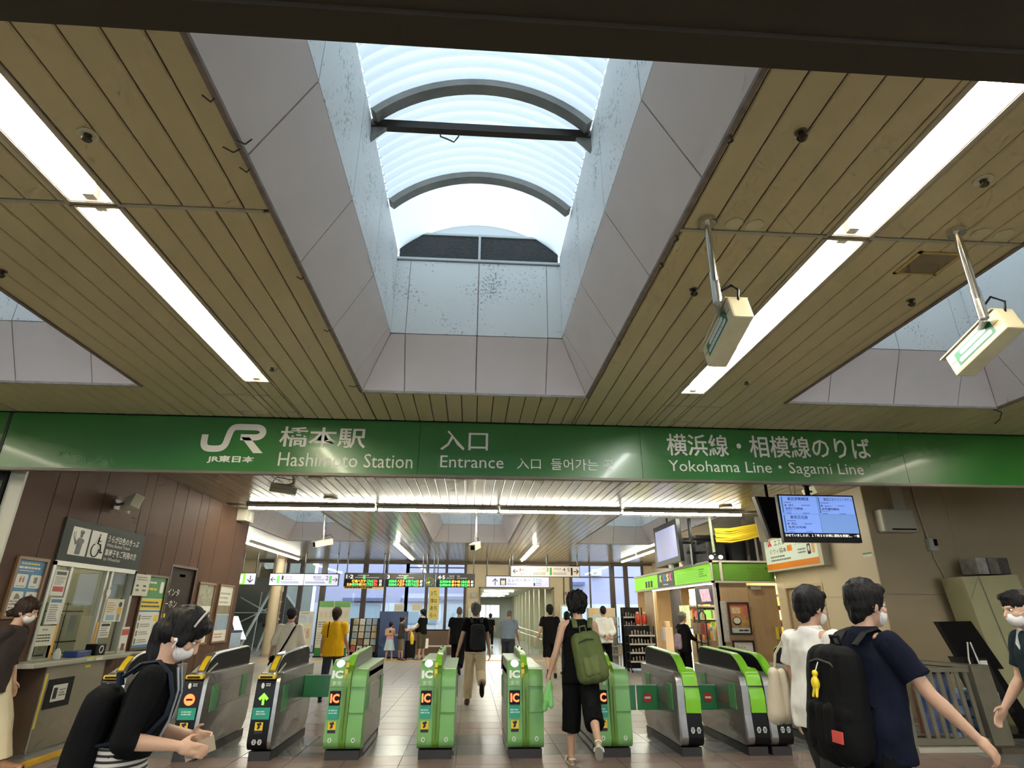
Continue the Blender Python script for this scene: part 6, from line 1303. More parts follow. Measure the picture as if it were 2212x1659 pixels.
# machinery above the kiosk roof
t = thing('roof_equipment', 'dark equipment boxes and pipes on top of the kiosk', 'equipment', (6.0,14.5,2.65))
for b in ((5.5,5.95,13.9,14.6,2.65,3.1),(6.1,6.7,13.9,14.5,2.65,3.2),(5.7,6.5,15.0,16.2,2.65,3.4),(4.95,5.4,15.6,16.2,2.66,3.2)): part('unit', MB().box(*b), M('unit_black',(0.018,0.017,0.016),rough=0.5), t, bevel=0.01)
for (x,y) in ((5.15,14.6),(6.75,13.8),(6.45,13.8)): part('stanchion', MB().box(x-0.03,x+0.03,y-0.03,y+0.03,2.65,ZC), M('stanchion_brown',(0.10,0.08,0.06),rough=0.5), t)
part('cross_bar', MB().tube([(4.9,14.6,3.25),(6.0,14.6,3.25)],0.03,6).tube([(5.2,14.4,2.9),(6.0,14.4,2.9)],0.025,6), gblack, t)
t = thing('green_pole', 'slim pale green pole with a twin spot lamp at the kiosk corner', 'pole', (5.62,13.75,2.65))
part('pole', MB().tube([(5.62,13.75,2.80),(5.60,13.75,ZC)],0.035,8), M('pole_green',(0.36,0.44,0.28),rough=0.4), t); part('lamp_arm', MB().tube([(5.52,13.72,2.78),(5.62,13.72,2.84),(5.74,13.72,2.78)],0.02,6), gblack, t)
for x in (5.52,5.74): part('lamp', MB().ell((x,13.70,2.74),(0.05,0.05,0.045),12,8), M('spot_glow',(1,0.97,0.9),emit=4.0), t, smooth=60)
t = thing('yellow_cables', 'thick bundle of yellow cables under the ceiling beside the kiosk', 'cables', (6.0,13.4,3.0))
for k in range(9): part('cable', MB().tube([(5.62,13.55+0.02*(k%3),3.08+0.035*k),(5.95,13.5,3.06+0.034*k+0.02*math.sin(k)),(6.3,13.45,3.12+0.036*k),(6.62,13.4,3.20+0.033*k)],0.022,6), M('cable_yellow',(0.62,0.44,0.02),rough=0.4), t, smooth=60)
part('tie_plate', MB().slab([(6.55,13.3,3.05),(6.72,13.3,3.05),(6.62,13.3,3.62),(6.50,13.3,3.62)],(0,1,0),0.03), M('plate_steel',(0.38,0.35,0.30),rough=0.4,metal=0.3), t)
# ------------------------------------------------------------------ box sign on the lit wall
t = thing('wall_sign', 'white box sign with orange stripe projecting from the lit beige wall', 'sign', (XR-0.1,12.5,2.42))
part('box', MB().box(XR-0.16,XR-0.001,11.25,13.53,2.40,3.10), M('box_beige',(0.60,0.55,0.40),rough=0.5), t); XS = XR-0.162
part('face', MB().box(XS,XR-0.16,11.38,13.50,2.44,3.06), M('face_pale',(0.62,0.70,0.58),emit=0.12), t); part('orange_stripe', MB().box(XS-0.002,XS,11.38,13.50,2.44,2.56), M('stripe_vivid_orange',(0.80,0.24,0.02),rough=0.5), t)
def RT(s,y0,y1,z0,z1,mt,bold=0.0): T(t,s,(XS-0.001,(y0+y1)/2,(z0+z1)/2),-UY,UZ,abs(y1-y0),z1-z0,mt,bold=bold)
RT('ミウィ橋本',12.55,13.30,2.76,2.87,inkg,0.01); RT('コースから改札口直結',11.5,12.2,2.86,2.94,inkg)
part('orange_badge', MB().box(XS-0.002,XS,12.32,12.52,2.77,2.89), M('stripe_vivid_orange',(0,0,0)), t)
m = MB(); bars(m,(XS-0.001,12.85,2.66),-UY,UZ,0.85,2,0.07,0.035); bars(m,(XS-0.001,11.95,2.73),-UY,UZ,0.3,2,0.06,0.03); part('print', m, inkg, t)
m = MB(); rrect(m,(XS-0.001,11.68,2.74),-UY,UZ,0.12,0.2,0.02); part('dark_badge', m, ink, t); m = MB(); m.disc((XS-0.002,11.68,2.75),-UY,UZ,0.035,0.06,16); part('badge_oval', m, wp, t); m = MB(); rrect(m,(XS-0.001,11.52,2.75),-UY,UZ,0.11,0.2,0.03); part('tan_badge', m, M('badge_tan',(0.72,0.42,0.16),rough=0.5), t)
m = MB(); poly2(m,[(-0.1,0.0),(-0.04,-0.04),(0.0,0.0),(0.04,-0.04),(0.09,0.0),(0.03,0.05),(0.06,0.12),(0.0,0.08),(-0.06,0.12),(-0.03,0.05)],(XS-0.001,13.25,2.96),-UY,UZ); part('red_emblem', m, M('emblem_red',(0.60,0.04,0.03),rough=0.5), t)
RT('エスカ',12.6,13.05,2.93,3.05,ink)
for k,(y,z) in enumerate(((10.15,2.45),(9.99+0.3,0.82))):
    tt = thing('wall_label', ['small green and white label high on the lit beige wall','small green and white label low on the lit beige wall'][k], 'label', (XR,y,z), 'green wall labels')
    part('plate', MB().box(XR-0.004,XR-0.0005,y-0.12,y+0.12,z,z+0.07), wp, tt); part('band', MB().box(XR-0.006,XR-0.004,y-0.12,y+0.12,z+0.045,z+0.07), grn, tt)
# ------------------------------------------------------------------ things on and before the shaded facing wall
t = thing('wall_heater', 'cream wall unit with vent below a duct on the dark beige wall', 'ventilator', (7.3,YC,2.83))
hc = M('heater_cream',(0.55,0.50,0.38),rough=0.45); part('body', MB().box(7.03,7.62,YC-0.22,YC-0.001,2.83,3.22), hc, t, bevel=0.03); part('vent_slot', MB().box(7.15,7.58,YC-0.224,YC-0.215,2.86,2.885), gblack, t); part('side_cheek', MB().box(7.02,7.10,YC-0.21,YC-0.01,2.84,3.21), M('cheek_white',(0.66,0.62,0.5),rough=0.45), t, bevel=0.02)
part('duct', MB().box(7.34,7.56,YC-0.12,YC-0.001,3.22,ZC), hc, t)
t = thing('wall_conduit', 'cream conduit with a switch box running down the dark beige wall', 'conduit', (7.9,YC,1.7))
part('pipe', MB().tube([(7.84,YC-0.03,ZC),(7.84,YC-0.03,3.3),(7.90,YC-0.03,2.73)],0.018,8).tube([(7.93,YC-0.03,2.55),(7.93,YC-0.03,2.42),(8.0,YC-0.03,2.2),(8.08,YC-0.03,1.98)],0.012,8).tube([(8.08,YC-0.03,1.98),(8.3,YC-0.03,1.72),(8.36,YC-0.03,1.74)],0.018,8), M('conduit_cream',(0.52,0.44,0.30),rough=0.45), t, smooth=50)
part('switch_box', MB().box(7.85,8.0,YC-0.10,YC-0.001,2.54,2.75), M('switch_pale',(0.56,0.52,0.42),rough=0.45), t, bevel=0.01); part('switch_plate', MB().box(7.93,7.995,YC-0.104,YC-0.1,2.62,2.73), gblack, t)
t = thing('tall_cabinet', 'tall yellowish panel cabinet leaning against the dark wall at right', 'cabinet', (8.3,9.4,0))
part('body', MB().slab([(7.80,9.3,2.08),(8.75,9.3,2.12),(8.95,9.3,0.0),(8.05,9.3,0.0)],(0,1,0),0.45), M('cabinet_lemon',(0.52,0.49,0.27),rough=0.5,var=0.1,vs=2), t)
part('face_seam', MB().tube([(8.08,9.29,2.08),(8.30,9.29,0.6)],0.006,4), inkg, t); part('brace', MB().tube([(7.86,9.29,1.75),(8.06,9.29,2.06)],0.008,4), M('brace_grey',(0.4,0.38,0.28),rough=0.5), t)
for k,(x,c) in enumerate(((8.25,(0.50,0.48,0.42)),(8.45,(0.25,0.22,0.18)),(8.62,(0.12,0.10,0.09)))):
    single('stored_box', MB().box(x-0.09,x+0.09,9.35,9.7,2.125,2.38), M('stored_%d' % k, c, rough=0.6, col2=tuple(v*0.5 for v in c), vs=8), ['pale','brown','dark'][k]+' box lying on top of the tall yellowish cabinet', 'box', 'boxes on the cabinet', loc=(x,9.5,2.125), bevel=0.01)
t = thing('stacked_monitors', 'two black tilted monitors with white cables standing against the wall', 'monitor', (7.0,8.6,0))
part('monitor_panel', MB().slab([(6.55,8.45,1.42),(7.05,8.45,1.43),(7.35,8.45,0.82),(6.80,8.45,0.80)],(0,1,0),0.08), gblack, t); part('monitor_panel', MB().slab([(6.60,8.4,0.98),(7.10,8.4,0.96),(7.30,8.4,0.3),(6.85,8.4,0.3)],(0,1,0),0.08), M('monitor_black',(0.01,0.01,0.01),rough=0.25), t)
part('stand', MB().slab([(7.05,8.6,1.40),(7.12,8.6,1.40),(7.75,8.6,0.0),(7.55,8.6,0.0)],(0,1,0),0.1), gblack, t); part('foot', MB().box(6.9,7.9,8.4,8.9,0,0.05), gblack, t)
part('cables', MB().tube([(6.86,8.38,1.16),(6.80,8.36,0.95),(6.82,8.36,0.70),(6.92,8.36,0.55),(6.96,8.36,0.8),(6.90,8.37,1.1)],0.010,6).tube([(6.9,8.38,1.16),(6.93,8.36,0.9),(6.98,8.36,0.62),(7.05,8.36,0.48)],0.010,6), wp, t, smooth=60); part('socket_box', MB().box(6.98,7.08,8.39,8.41,0.85,0.93), wp, t)
# fence
fm = M('fence_grey',(0.20,0.18,0.125),rough=0.45,metal=0.3,var=0.2,vs=5)
t = thing('barrier_fence', 'tilted grey metal barrier fence with vertical slats right of the gates', 'fence', (5.8,7.72,0))
yF = 7.72
def FP(px): return Vector((px[0],yF,px[1]))
part('rail', MB().tube([(5.30,yF,0.98),(6.34,yF,0.90)],0.032,6), fm, t); part('rail', MB().box(5.36,6.24,yF-0.025,yF+0.025,0.845,0.90), fm, t); part('rail', MB().box(5.36,6.42,yF-0.03,yF+0.03,0.06,0.13), fm, t)
for k in range(7): part('slat', MB().slab([(5.46+0.115*k,yF-0.012,0.86),(5.51+0.115*k,yF-0.012,0.86),(5.55+0.115*k,yF-0.012,0.12),(5.50+0.115*k,yF-0.012,0.12)],(0,1,0),0.024), fm, t)
part('post', MB().slab([(6.22,yF-0.07,0.93),(6.46,yF-0.07,0.93),(6.54,yF-0.07,0.0),(6.28,yF-0.07,0.0)],(0,1,0),0.14), fm, t); part('foot', MB().box(6.22,6.62,yF-0.22,yF+0.22,0.0,0.06), M('foot_rust',(0.10,0.075,0.05),rough=0.6,var=0.3,vs=9), t); part('post', MB().box(5.28,5.36,yF-0.03,yF+0.03,0.0,0.97), fm, t)
part('base_beam', MB().box(5.30,6.3,yF-0.10,yF+0.02,0.0,0.05), M('beam_pale',(0.42,0.40,0.32),rough=0.5), t)
bl = M('pack_blue',(0.03,0.10,0.42),rough=0.3,col2=(0.35,0.5,0.66),vs=9); bl2 = M('pack_ice',(0.18,0.36,0.60),rough=0.25,col2=(0.60,0.72,0.78),vs=14)
for k,(x,z) in enumerate(((6.42,0.0),(6.67,0.0),(6.44,0.31),(6.69,0.31))):
    t = thing('bottle_pack', ['blue wrapped bottle pack on the floor behind the fence, left one','blue wrapped bottle pack on the floor behind the fence, right one','blue wrapped bottle pack on top of the stack, left one','blue wrapped bottle pack on top of the stack, right one'][k], 'bottle pack', (x,8.2,z), 'bottle packs behind the fence')
    part('wrap', MB().box(x-0.115,x+0.115,8.0,8.4,z+0.001,z+0.29), bl2 if k % 2 else bl, t, bevel=0.03); part('band', MB().box(x-0.118,x+0.118,7.997,8.403,z+0.11,z+0.19), M('pack_band',(0.02,0.06,0.30),rough=0.4), t)
t = thing('blue_banner_stand', 'blue poster stand with dark top leaning behind the fence', 'poster stand', (5.98,8.2,0))
part('sheet', MB().slab([(5.78,8.05,0.80),(6.20,8.05,0.80),(6.24,8.2,0.10),(5.86,8.2,0.10)],(0,1,0),0.02), M('banner_blue',(0.03,0.06,0.30),rough=0.4,col2=(0.30,0.36,0.62),vs=4), t); part('dark_top', MB().box(5.70,6.22,8.0,8.08,0.80,0.86), gblack, t); part('red_edge', MB().slab([(5.70,8.06,0.70),(5.78,8.06,0.70),(5.86,8.2,0.10),(5.78,8.2,0.10)],(0,1,0),0.02), M('edge_rust',(0.25,0.09,0.06),rough=0.5), t); part('foot', MB().box(5.8,6.28,8.05,8.4,0,0.04), gblack, t)
# ================================================================== PEOPLE
WORK = bpy.data.scenes.new('workbench')   # empty side scene, so that each remesh only evaluates one object
def Rx(a): return Matrix.Rotation(R(a), 3, 'X')
def Ry(a): return Matrix.Rotation(R(a), 3, 'Y')
def Rz(a): return Matrix.Rotation(R(a), 3, 'Z')
JOBS = {}
def remesh(mb, voxel, smooth=6, fold=0.0, fs=7.0, seed=0, zs=0.6):
    """union of overlapping closed pieces -> one continuous smooth surface (queued, evaluated together in flush_remesh)"""
    me = mb.mesh('tmp'); o = bpy.data.objects.new('tmp', me); WORK.collection.objects.link(o)
    m = o.modifiers.new('r','REMESH'); m.mode = 'VOXEL'; m.voxel_size = voxel
    m2 = o.modifiers.new('s','SMOOTH'); m2.factor = 0.5; m2.iterations = smooth
    out = bpy.data.meshes.new('surface'); JOBS[out] = [o, fold, fs, seed, zs, None]
    return out
def place_verts(me, dz, k):
    if me in JOBS: JOBS[me][5] = (dz, k)
    else:
        for v in me.vertices: v.co = Vector((v.co.x, v.co.y, v.co.z+dz))*k
def flush_remesh():
    WORK.view_layers[0].update(); dg = WORK.view_layers[0].depsgraph
    for out, (o, fold, fs, seed, zs, tr) in JOBS.items():
        ev = o.evaluated_get(dg); me = ev.to_mesh(); bm = bmesh.new(); bm.from_mesh(me); ev.to_mesh_clear()
        if fold:
            bm.normal_update(); sv = Vector((seed*3.1, seed*1.7, seed*2.3)); new = []
            for v in bm.verts:
                p = v.co; q = Vector((p.x*fs, p.y*fs, p.z*fs*zs))+sv
                d = mnoise.noise(q)+0.5*mnoise.noise(q*2.3); d = math.copysign(abs(d)**0.8, d)
                new.append(p+v.normal*(d*fold))
            for v, c in zip(bm.verts, new): v.co = c
        if tr:
            for v in bm.verts: v.co = Vector((v.co.x, v.co.y, v.co.z+tr[0]))*tr[1]
        for f in bm.faces: f.smooth = True
        bm.to_mesh(out); bm.free()
    obs = [j[0] for j in JOBS.values()]; ms = [o.data for o in obs]
    bpy.data.batch_remove(obs); bpy.data.batch_remove(ms); JOBS.clear(); bpy.data.scenes.remove(WORK)
def cap(mb, p0, p1, r0, r1, n=12, flat=1.0, upv=None, round0=True, round1=True):
    p0 = Vector(p0); p1 = Vector(p1); d = (p1-p0)
    if d.length < 1e-6: d = Vector((0,0,1e-4))
    d.normalize(); P = []; Q = []
    if round0:
        for a in (10,35,62): P.append(p0-d*r0*math.cos(R(a))); Q.append(r0*math.sin(R(a)))
    P.append(p0); Q.append(r0); P.append(p1); Q.append(r1)
    if round1:
        for a in (62,35,10): P.append(p1+d*r1*math.cos(R(a))); Q.append(r1*math.sin(R(a)))
    return mb.tube(P, Q, n, True, flat, upv)
def chain(mb, pts, rs, n=12):
    for i in range(len(pts)-1): cap(mb, pts[i], pts[i+1], rs[i], rs[i+1], n)
skin_m = M('skin', (0.56,0.335,0.225), rough=0.5, var=0.08, vs=14); skin_d = M('skin_tanned', (0.40,0.225,0.145), rough=0.5, var=0.08, vs=14)
hair_m = M('hair_black', (0.006,0.005,0.005), rough=0.55, spec=0.2, bump=0.5, bs=120, stretch=(1,1,0.15)); hair_b = M('hair_brown', (0.030,0.016,0.011), rough=0.55, spec=0.2, bump=0.5, bs=120, stretch=(1,1,0.15)); hair_g = M('hair_grey', (0.10,0.085,0.075), rough=0.5, bump=0.4, bs=120)
mask_m = M('mask_white', (0.78,0.74,0.72), rough=0.7)
class Person:
    TOR = [(0.84,.125,.09,-.01),(0.90,.160,.112,-.012),(0.96,.162,.112,-.010),(1.03,.146,.102,-.002),(1.10,.136,.096,.004),(1.20,.148,.103,.008),(1.30,.160,.106,.004),(1.37,.150,.092,-.006),(1.42,.100,.072,-.014),(1.45,.062,.056,-.018)]
    def __init__(s, label, loc, yaw, h=1.7, lean=0, twist=0, legs=None, arms=None, head=(0,0), skin=None, voxel=0.008, build=1.0, group=None, curl=(30,30), feet=None, wrist=(0,0)):
        s.k = h/1.7; s.lean = lean; s.twist = twist; s.voxel = voxel; s.b = build; s.skin = skin or skin_m; s.curl = curl
        s.loc = loc; s.yaw = yaw; s.wrist = wrist
        legs = legs or {'L':(0,0,3),'R':(0,0,3)}; arms = arms or {'L':(0,8,10),'R':(0,8,10)}
        s.P0 = Vector((0,0,0.93)); s.J = {}
        s.headrot = s.tm(1.5) @ Rz(head[0]) @ Rx(-head[1])
        # legs
        for sd, sg in (('L',-1),('R',1)):
            a, kn, ab = legs[sd][:3]; fp = legs[sd][3] if len(legs[sd]) > 3 else None
            Rt = Ry(-ab*sg) @ Rx(a); hip = Vector((0.085*sg,0,0.90)); knee = hip+Rt @ Vector((0,0,-0.415))
            Rs = Rt @ Rx(-kn); ank = knee+Rs @ Vector((0,0,-0.415))
            pitch = fp if fp is not None else (a-kn)*0.5
            Rf = Rz(-8*sg) @ Rx(pitch)
            s.J['hip'+sd] = hip; s.J['knee'+sd] = knee; s.J['ank'+sd] = ank; s.J['foot'+sd] = Rf; s.J['shin'+sd] = Rs
        low = min(min((s.J['ank'+d]+s.J['foot'+d] @ Vector((0,y,-0.07))).z for y in (-0.06,0.19)) for d in 'LR')
        s.dz = -low
        for sd, sg in (('L',-1),('R',1)):
            fl_, ab, el = arms[sd][:3]; tw = arms[sd][3] if len(arms[sd]) > 3 else 0
            sh = s.tp(0.172*sg*s.b, -0.01, 1.375); Ra = s.tm(1.37) @ Ry(-ab*sg) @ Rx(fl_)
            elb = sh+Ra @ Vector((0,0,-0.275)); Rr = Ra @ Rz(tw*sg) @ Rx(el); wr = elb+Rr @ Vector((0,0,-0.245))
            s.J['sh'+sd] = sh; s.J['el'+sd] = elb; s.J['wr'+sd] = wr; s.J['Rh'+sd] = Rr; s.J['Ra'+sd] = Ra
        s.o = thing('person', label, 'person', (0,0,0), group, local=True)
        s.hc = s.tp(0, 0.015, 1.595)
    def tm(s, z):
        t = min(1, max(0, (z-0.9)/0.25)); t = t*t*(3-2*t)
        return Rz(s.twist*t) @ Rx(-s.lean*(0.35+0.65*t) if z > 0.9 else -s.lean*0.0)
    def tp(s, x, y, z):
        t = min(1, max(0, (z-0.9)/0.25)); t = t*t*(3-2*t)
        ang = s.lean*(0.35+0.65*t) if z > 0.93 else 0
        return s.P0+Rz(s.twist*t) @ Rx(-ang) @ (Vector((x,y,z))-s.P0)
    def hp(s, x, y, z): return s.hc+s.headrot @ Vector((x,y,z))*s.hs
    def he(s, mb, c, r, n, m, rot=None): return mb.ell(c, tuple(v*s.hs for v in r), n, m, rot)
    hs = 1.06
    def torso(s, mb, add=0.0, z0=0.84, z1=1.45, wmin=0.0, n=22, hem=0.0):
        rings = []; T_ = s.TOR
        zs = [z0]+[r[0] for r in T_ if z0+0.015 < r[0] < z1-0.01]+[z1]
        for z in zs:
            for i in range(len(T_)-1):
                if T_[i][0] <= z <= T_[i+1][0]: break
            else: i = 0 if z < T_[0][0] else len(T_)-2
            f = (z-T_[i][0])/(T_[i+1][0]-T_[i][0]); f = min(1, max(0 if z >= T_[0][0] else 0, f))
            rx = (T_[i][1]+(T_[i+1][1]-T_[i][1])*f); ry = T_[i][2]+(T_[i+1][2]-T_[i][2])*f; yc = T_[i][3]+(T_[i+1][3]-T_[i][3])*f
            if z < T_[0][0]: rx, ry, yc = .155, .108, -.01
            if z < 1.30: rx, ry = max(rx, wmin), max(ry, wmin*0.68)
            fade = 1.0 if z < 1.36 else 0.5
            b = s.b if z > 1.0 else 1.0+(s.b-1)*0.5
            g_ = hem*(max(0, 1.1-z))
            rings.append([s.tp((rx*b+add*fade+g_)*math.cos(2*PI*j/n), yc+(ry+add*fade+g_)*math.sin(2*PI*j/n), z) for j in range(n)])
        V = [v for r_ in rings for v in r_]; F = []
        for i in range(len(rings)-1):
            for j in range(n): F.append((i*n+j,i*n+(j+1)%n,(i+1)*n+(j+1)%n,(i+1)*n+j))
        F += [tuple(range(n))[::-1], tuple((len(rings)-1)*n+j for j in range(n))]
        mb.add(V, F)
    def fin(s, me, mat, name, parent=None, label=None):
        """scale to height, lift to ground, link as a part"""
        place_verts(me, s.dz, s.k)
        return part(name, me, mat, parent or s.o, label=label)
    def body(s):
        mb = MB(); s.torso(mb, -0.006); hp = s.hp
        cap(mb, s.tp(0,-.015,1.40), hp(0,-.02,-.075), .056, .052)
        s.he(mb, hp(0,-.006,.018), (.074,.094,.100), 16, 12, s.headrot); s.he(mb, hp(0,.028,-.040), (.060,.066,.082), 16, 12, s.headrot)
        s.he(mb, hp(0,.062,-.098), (.026,.024,.020), 10, 8, s.headrot); s.he(mb, hp(0,.080,.018), (.052,.020,.014), 12, 8, s.headrot)
        cap(mb, hp(0,.094,.004), hp(0,.112,-.036), .008, .013, 8); s.he(mb, hp(0,.098,-.042), (.018,.012,.010), 8, 6, s.headrot)
        s.he(mb, hp(0,.088,-.072), (.024,.012,.012), 10, 6, s.headrot)
        for sg in (-1,1):
            s.he(mb, hp(.076*sg,-.006,-.018), (.010,.022,.033), 10, 8, s.headrot); s.he(mb, hp(.040*sg,.062,-.030), (.024,.026,.024), 10, 8, s.headrot)
        for sd, sg in (('L',-1),('R',1)):
            J = s.J
            cap(mb, s.tp(.11*sg*s.b,-.01,1.385), J['sh'+sd], .055, .052); mid = J['sh'+sd].lerp(J['el'+sd],.45)
            chain(mb, [J['sh'+sd],mid,J['el'+sd]], [.052*s.b,.046*s.b,.037]); fm_ = J['el'+sd].lerp(J['wr'+sd],.3)
            chain(mb, [J['el'+sd],fm_,J['wr'+sd]], [.037,.039,.025]); s.hand(mb, sd, sg)
            km = J['hip'+sd].lerp(J['knee'+sd],.5); chain(mb, [J['hip'+sd],km,J['knee'+sd]], [.082,.070,.052])
            cf = J['knee'+sd].lerp(J['ank'+sd],.3)+J['shin'+sd] @ Vector((0,-.014,0)); chain(mb, [J['knee'+sd],cf,J['knee'+sd].lerp(J['ank'+sd],.65),J['ank'+sd]], [.052,.053,.040,.034])
            A = J['ank'+sd]; Fm = J['foot'+sd]; f = lambda x,y,z: A+Fm @ Vector((x,y,z))
            cap(mb, f(0,-.03,-.03), f(0,.05,-.035), .034, .035); cap(mb, f(0,.05,-.040), f(0,.15,-.052), .036, .020, flat=0.6, upv=UZ)
            for q in range(5): cap(mb, f((-.028+.014*q)*(1 if sg > 0 else -1),.14,-.056), f((-.030+.015*q)*(1 if sg > 0 else -1),.185-.006*q,-.058), .0095, .008, 8)
        me = remesh(mb, s.voxel, 4)
        s.fin(me, s.skin, 'body')
        return s
    def hand(s, mb, sd, sg):
        W = s.J['wr'+sd]; H_ = s.J['Rh'+sd] @ Rx(s.wrist[0 if sd == 'L' else 1]); cu = s.curl[0 if sd == 'L' else 1]
        p = lambda x,y,z: W+H_ @ Vector((x,y,z)); med = -sg    # palm faces the body
        cap(mb, p(0,-.012,-.03), p(0,-.016,-.085), .022, .017, 10); cap(mb, p(0,.012,-.03), p(0,.016,-.085), .022, .017, 10); cap(mb, p(0,0,.0), p(0,0,-.05), .024, .024, 10)
        for q, L in ((-.030,.056),(-.010,.070),(.010,.076),(.030,.068)):
            a = p(0,q*0.9,-.088); ang = 0; 
            for seg, fr in ((0,.45),(1,.32),(2,.23)):
                ang += cu*(0.55 if seg == 0 else 0.8)
                d = H_ @ (Ry(-ang*med) @ Vector((0,0,-1)))
                b = a+d*L*fr*1.25; cap(mb, a, b, .0088-.0008*seg, .0082-.0008*seg, 8); a = b
        a = p(0.004*med,.026,-.022); b = a+H_ @ Vector((.012*med,.030,-.028)); c = b+H_ @ Vector((.016*med,.010,-.030)); cap(mb, a, b, .013, .010, 8); cap(mb, b, c, .010, .008, 8)
    def eyes(s):
        for sg in (-1,1):
            m = MB(); s.he(m, s.hp(.030*sg,.0795,.0), (.013,.010,.008), 12, 8, s.headrot); e = s.fin(m.mesh('eye', smooth=60), M('eye_white',(0.7,0.68,0.64),rough=0.3), 'eye')
            m = MB(); s.he(m, s.hp(.030*sg,.0875,.0), (.006,.003,.006), 10, 6, s.headrot); s.fin(m.mesh('iris', smooth=60), hair_m, 'iris', e)
            m = MB(); cap(m, s.hp(.014*sg,.093,.018), s.hp(.046*sg,.080,.021), .0035, .003, 6); s.fin(m.mesh('eyebrow'), hair_m, 'eyebrow')
        return s
    def hair(s, style='short', mat=None):
        mb = MB(); hp = s.hp; mat = mat or hair_m; H_ = s.headrot; fold = .007
        if style == 'buzz':
            s.he(mb, hp(0,-.014,.026), (.078,.096,.097), 16, 12, H_); s.he(mb, hp(0,-.05,-.02), (.062,.05,.06), 12, 8, H_); fold = .001
        else:
            s.he(mb, hp(0,-.014,.038), (.092,.108,.104), 18, 14, H_); s.he(mb, hp(0,-.046,-.006), (.080,.070,.085), 14, 10, H_)
            for sg in (-1,1): s.he(mb, hp(.066*sg,-.012,.012), (.024,.058,.058), 12, 8, H_)
            s.he(mb, hp(0,.066,.078), (.066,.036,.036), 14, 8, H_)
            if style in ('short','long_short'): s.he(mb, hp(0,-.062,-.062), (.058,.040,.055), 12, 8, H_)
            if style == 'undercut':
                mb = MB(); s.he(mb, hp(0,-.004,.052), (.080,.104,.080), 18, 12, H_); s.he(mb, hp(0,.070,.085), (.060,.036,.030), 14, 8, H_); s.he(mb, hp(0,-.05,.02), (.076,.060,.080), 12, 8, H_)
            if style == 'curly': s.he(mb, hp(0,-.01,.055), (.112,.120,.104), 18, 12, H_); s.he(mb, hp(0,-.05,.0), (.104,.082,.098), 14, 10, H_); fold = .022
            if style == 'pony':
                for sg in (-1,1): s.he(mb, hp(.070*sg,.03,.0), (.018,.035,.055), 10, 8, H_)
                q0 = hp(0,-.085,.02); q1 = q0+Vector((0,-.045,-.04)); q2 = q1+Vector((.01,-.012,-.13)); q3 = q2+Vector((.015,.03,-.15))
                for a,b,r0,r1 in ((q0,q1,.040,.044),(q1,q2,.044,.046),(q2,q3,.046,.020)): cap(mb, a, b, r0, r1, 12)
            if style == 'bun': 
                for a,b,r0,r1 in (((0,-.08,-.02),(0,-.125,-.05),.05,.040),((0,-.125,-.05),(0,-.165,-.045),.036,.012)): cap(mb, hp(*a), hp(*b), r0, r1, 12)
                s.he(mb, hp(0,.062,.055), (.068,.040,.040), 12, 8, H_)
            if style == 'bob':
                s.he(mb, hp(0,-.04,-.05), (.086,.070,.075), 14, 10, H_)
                for sg in (-1,1): s.he(mb, hp(.072*sg,.01,-.03), (.020,.04,.06), 10, 8, H_)
        me = remesh(mb, max(.006, s.voxel*0.8), 4, fold, 34, 3, 0.35)
        s.fin(me, mat, 'hair'); return s
    def mask(s):
        mb = MB(); hp = s.hp
        s.he(mb, hp(0,.050,-.058), (.063,.052,.054), 18, 12, s.headrot); s.he(mb, hp(0,.078,-.052), (.036,.033,.036), 14, 10, s.headrot)
        me = remesh(mb, .007, 3); mk = s.fin(me, mask_m, 'face_mask')
        for sg in (-1,1):
            m = MB(); m.tube([hp(.058*sg,.058,-.03),hp(.076*sg,.02,-.012),hp(.085*sg,-.012,.005),hp(.082*sg,-.024,-.02),hp(.075*sg,.015,-.045),hp(.060*sg,.052,-.085)], .0022, 5)
            s.fin(m.mesh('ear_loop'), mask_m, 'ear_loop', mk)
        return s
    def cap_hat(s, mat, front=None, brim=True):
        mb = MB(); hp = s.hp; s.he(mb, hp(0,-.008,.048), (.094,.112,.092), 18, 12, s.headrot); s.he(mb, hp(0,-.03,.02), (.090,.088,.055), 16, 10, s.headrot)
        me = remesh(mb, .008, 4); h_ = s.fin(me, mat, 'cap')
        if brim:
            m = MB(); V = [hp(.080*math.cos(R(a)),.075+.095*math.sin(R(a)),.030-.02*math.sin(R(a))) for a in range(0,181,15)]; m.slab(V, s.headrot @ UZ, .008); s.fin(m.mesh('brim'), front or mat, 'brim', h_)
        if front:
            m = MB(); m.ell(hp(0,.050,.060), (.062,.062,.055), 14, 10, s.headrot); s.fin(m.mesh('front_panel', smooth=60), front, 'front_panel', h_)
        return s
    def top(s, mat, sleeve=0.55, hem=0.86, add=0.020, loose=0.150, name='shirt', fold=0.006, arms_r=(.066,.060), neck=1.445, collar=None, flare=0.05):
        mb = MB(); s.torso(mb, add, hem, neck, loose, hem=flare)
        for sd, sg in (('L',-1),('R',1)):
            J = s.J
            if sleeve > 0:
                cap(mb, s.tp(.10*sg*s.b,-.008,1.375), J['sh'+sd], .064, arms_r[0])
                if sleeve <= 1: cap(mb, J['sh'+sd], J['sh'+sd].lerp(J['el'+sd], sleeve), arms_r[0], arms_r[1], 14, round1=False)
                else:
                    chain(mb, [J['sh'+sd],J['el'+sd]], [arms_r[0],arms_r[1]*0.92]); cap(mb, J['el'+sd], J['el'+sd].lerp(J['wr'+sd], sleeve-1), arms_r[1]*0.92, arms_r[1]*0.80, 14, round1=False)
            else: cap(mb, s.tp(.09*sg,-.008,1.37), s.tp(.125*sg,-.008,1.385), .055, .050)
        me = remesh(mb, s.voxel*1.05, 4, fold, 7.5, hash(name) % 7+len(s.o.name), 0.7)
        g_ = s.fin(me, mat, name)
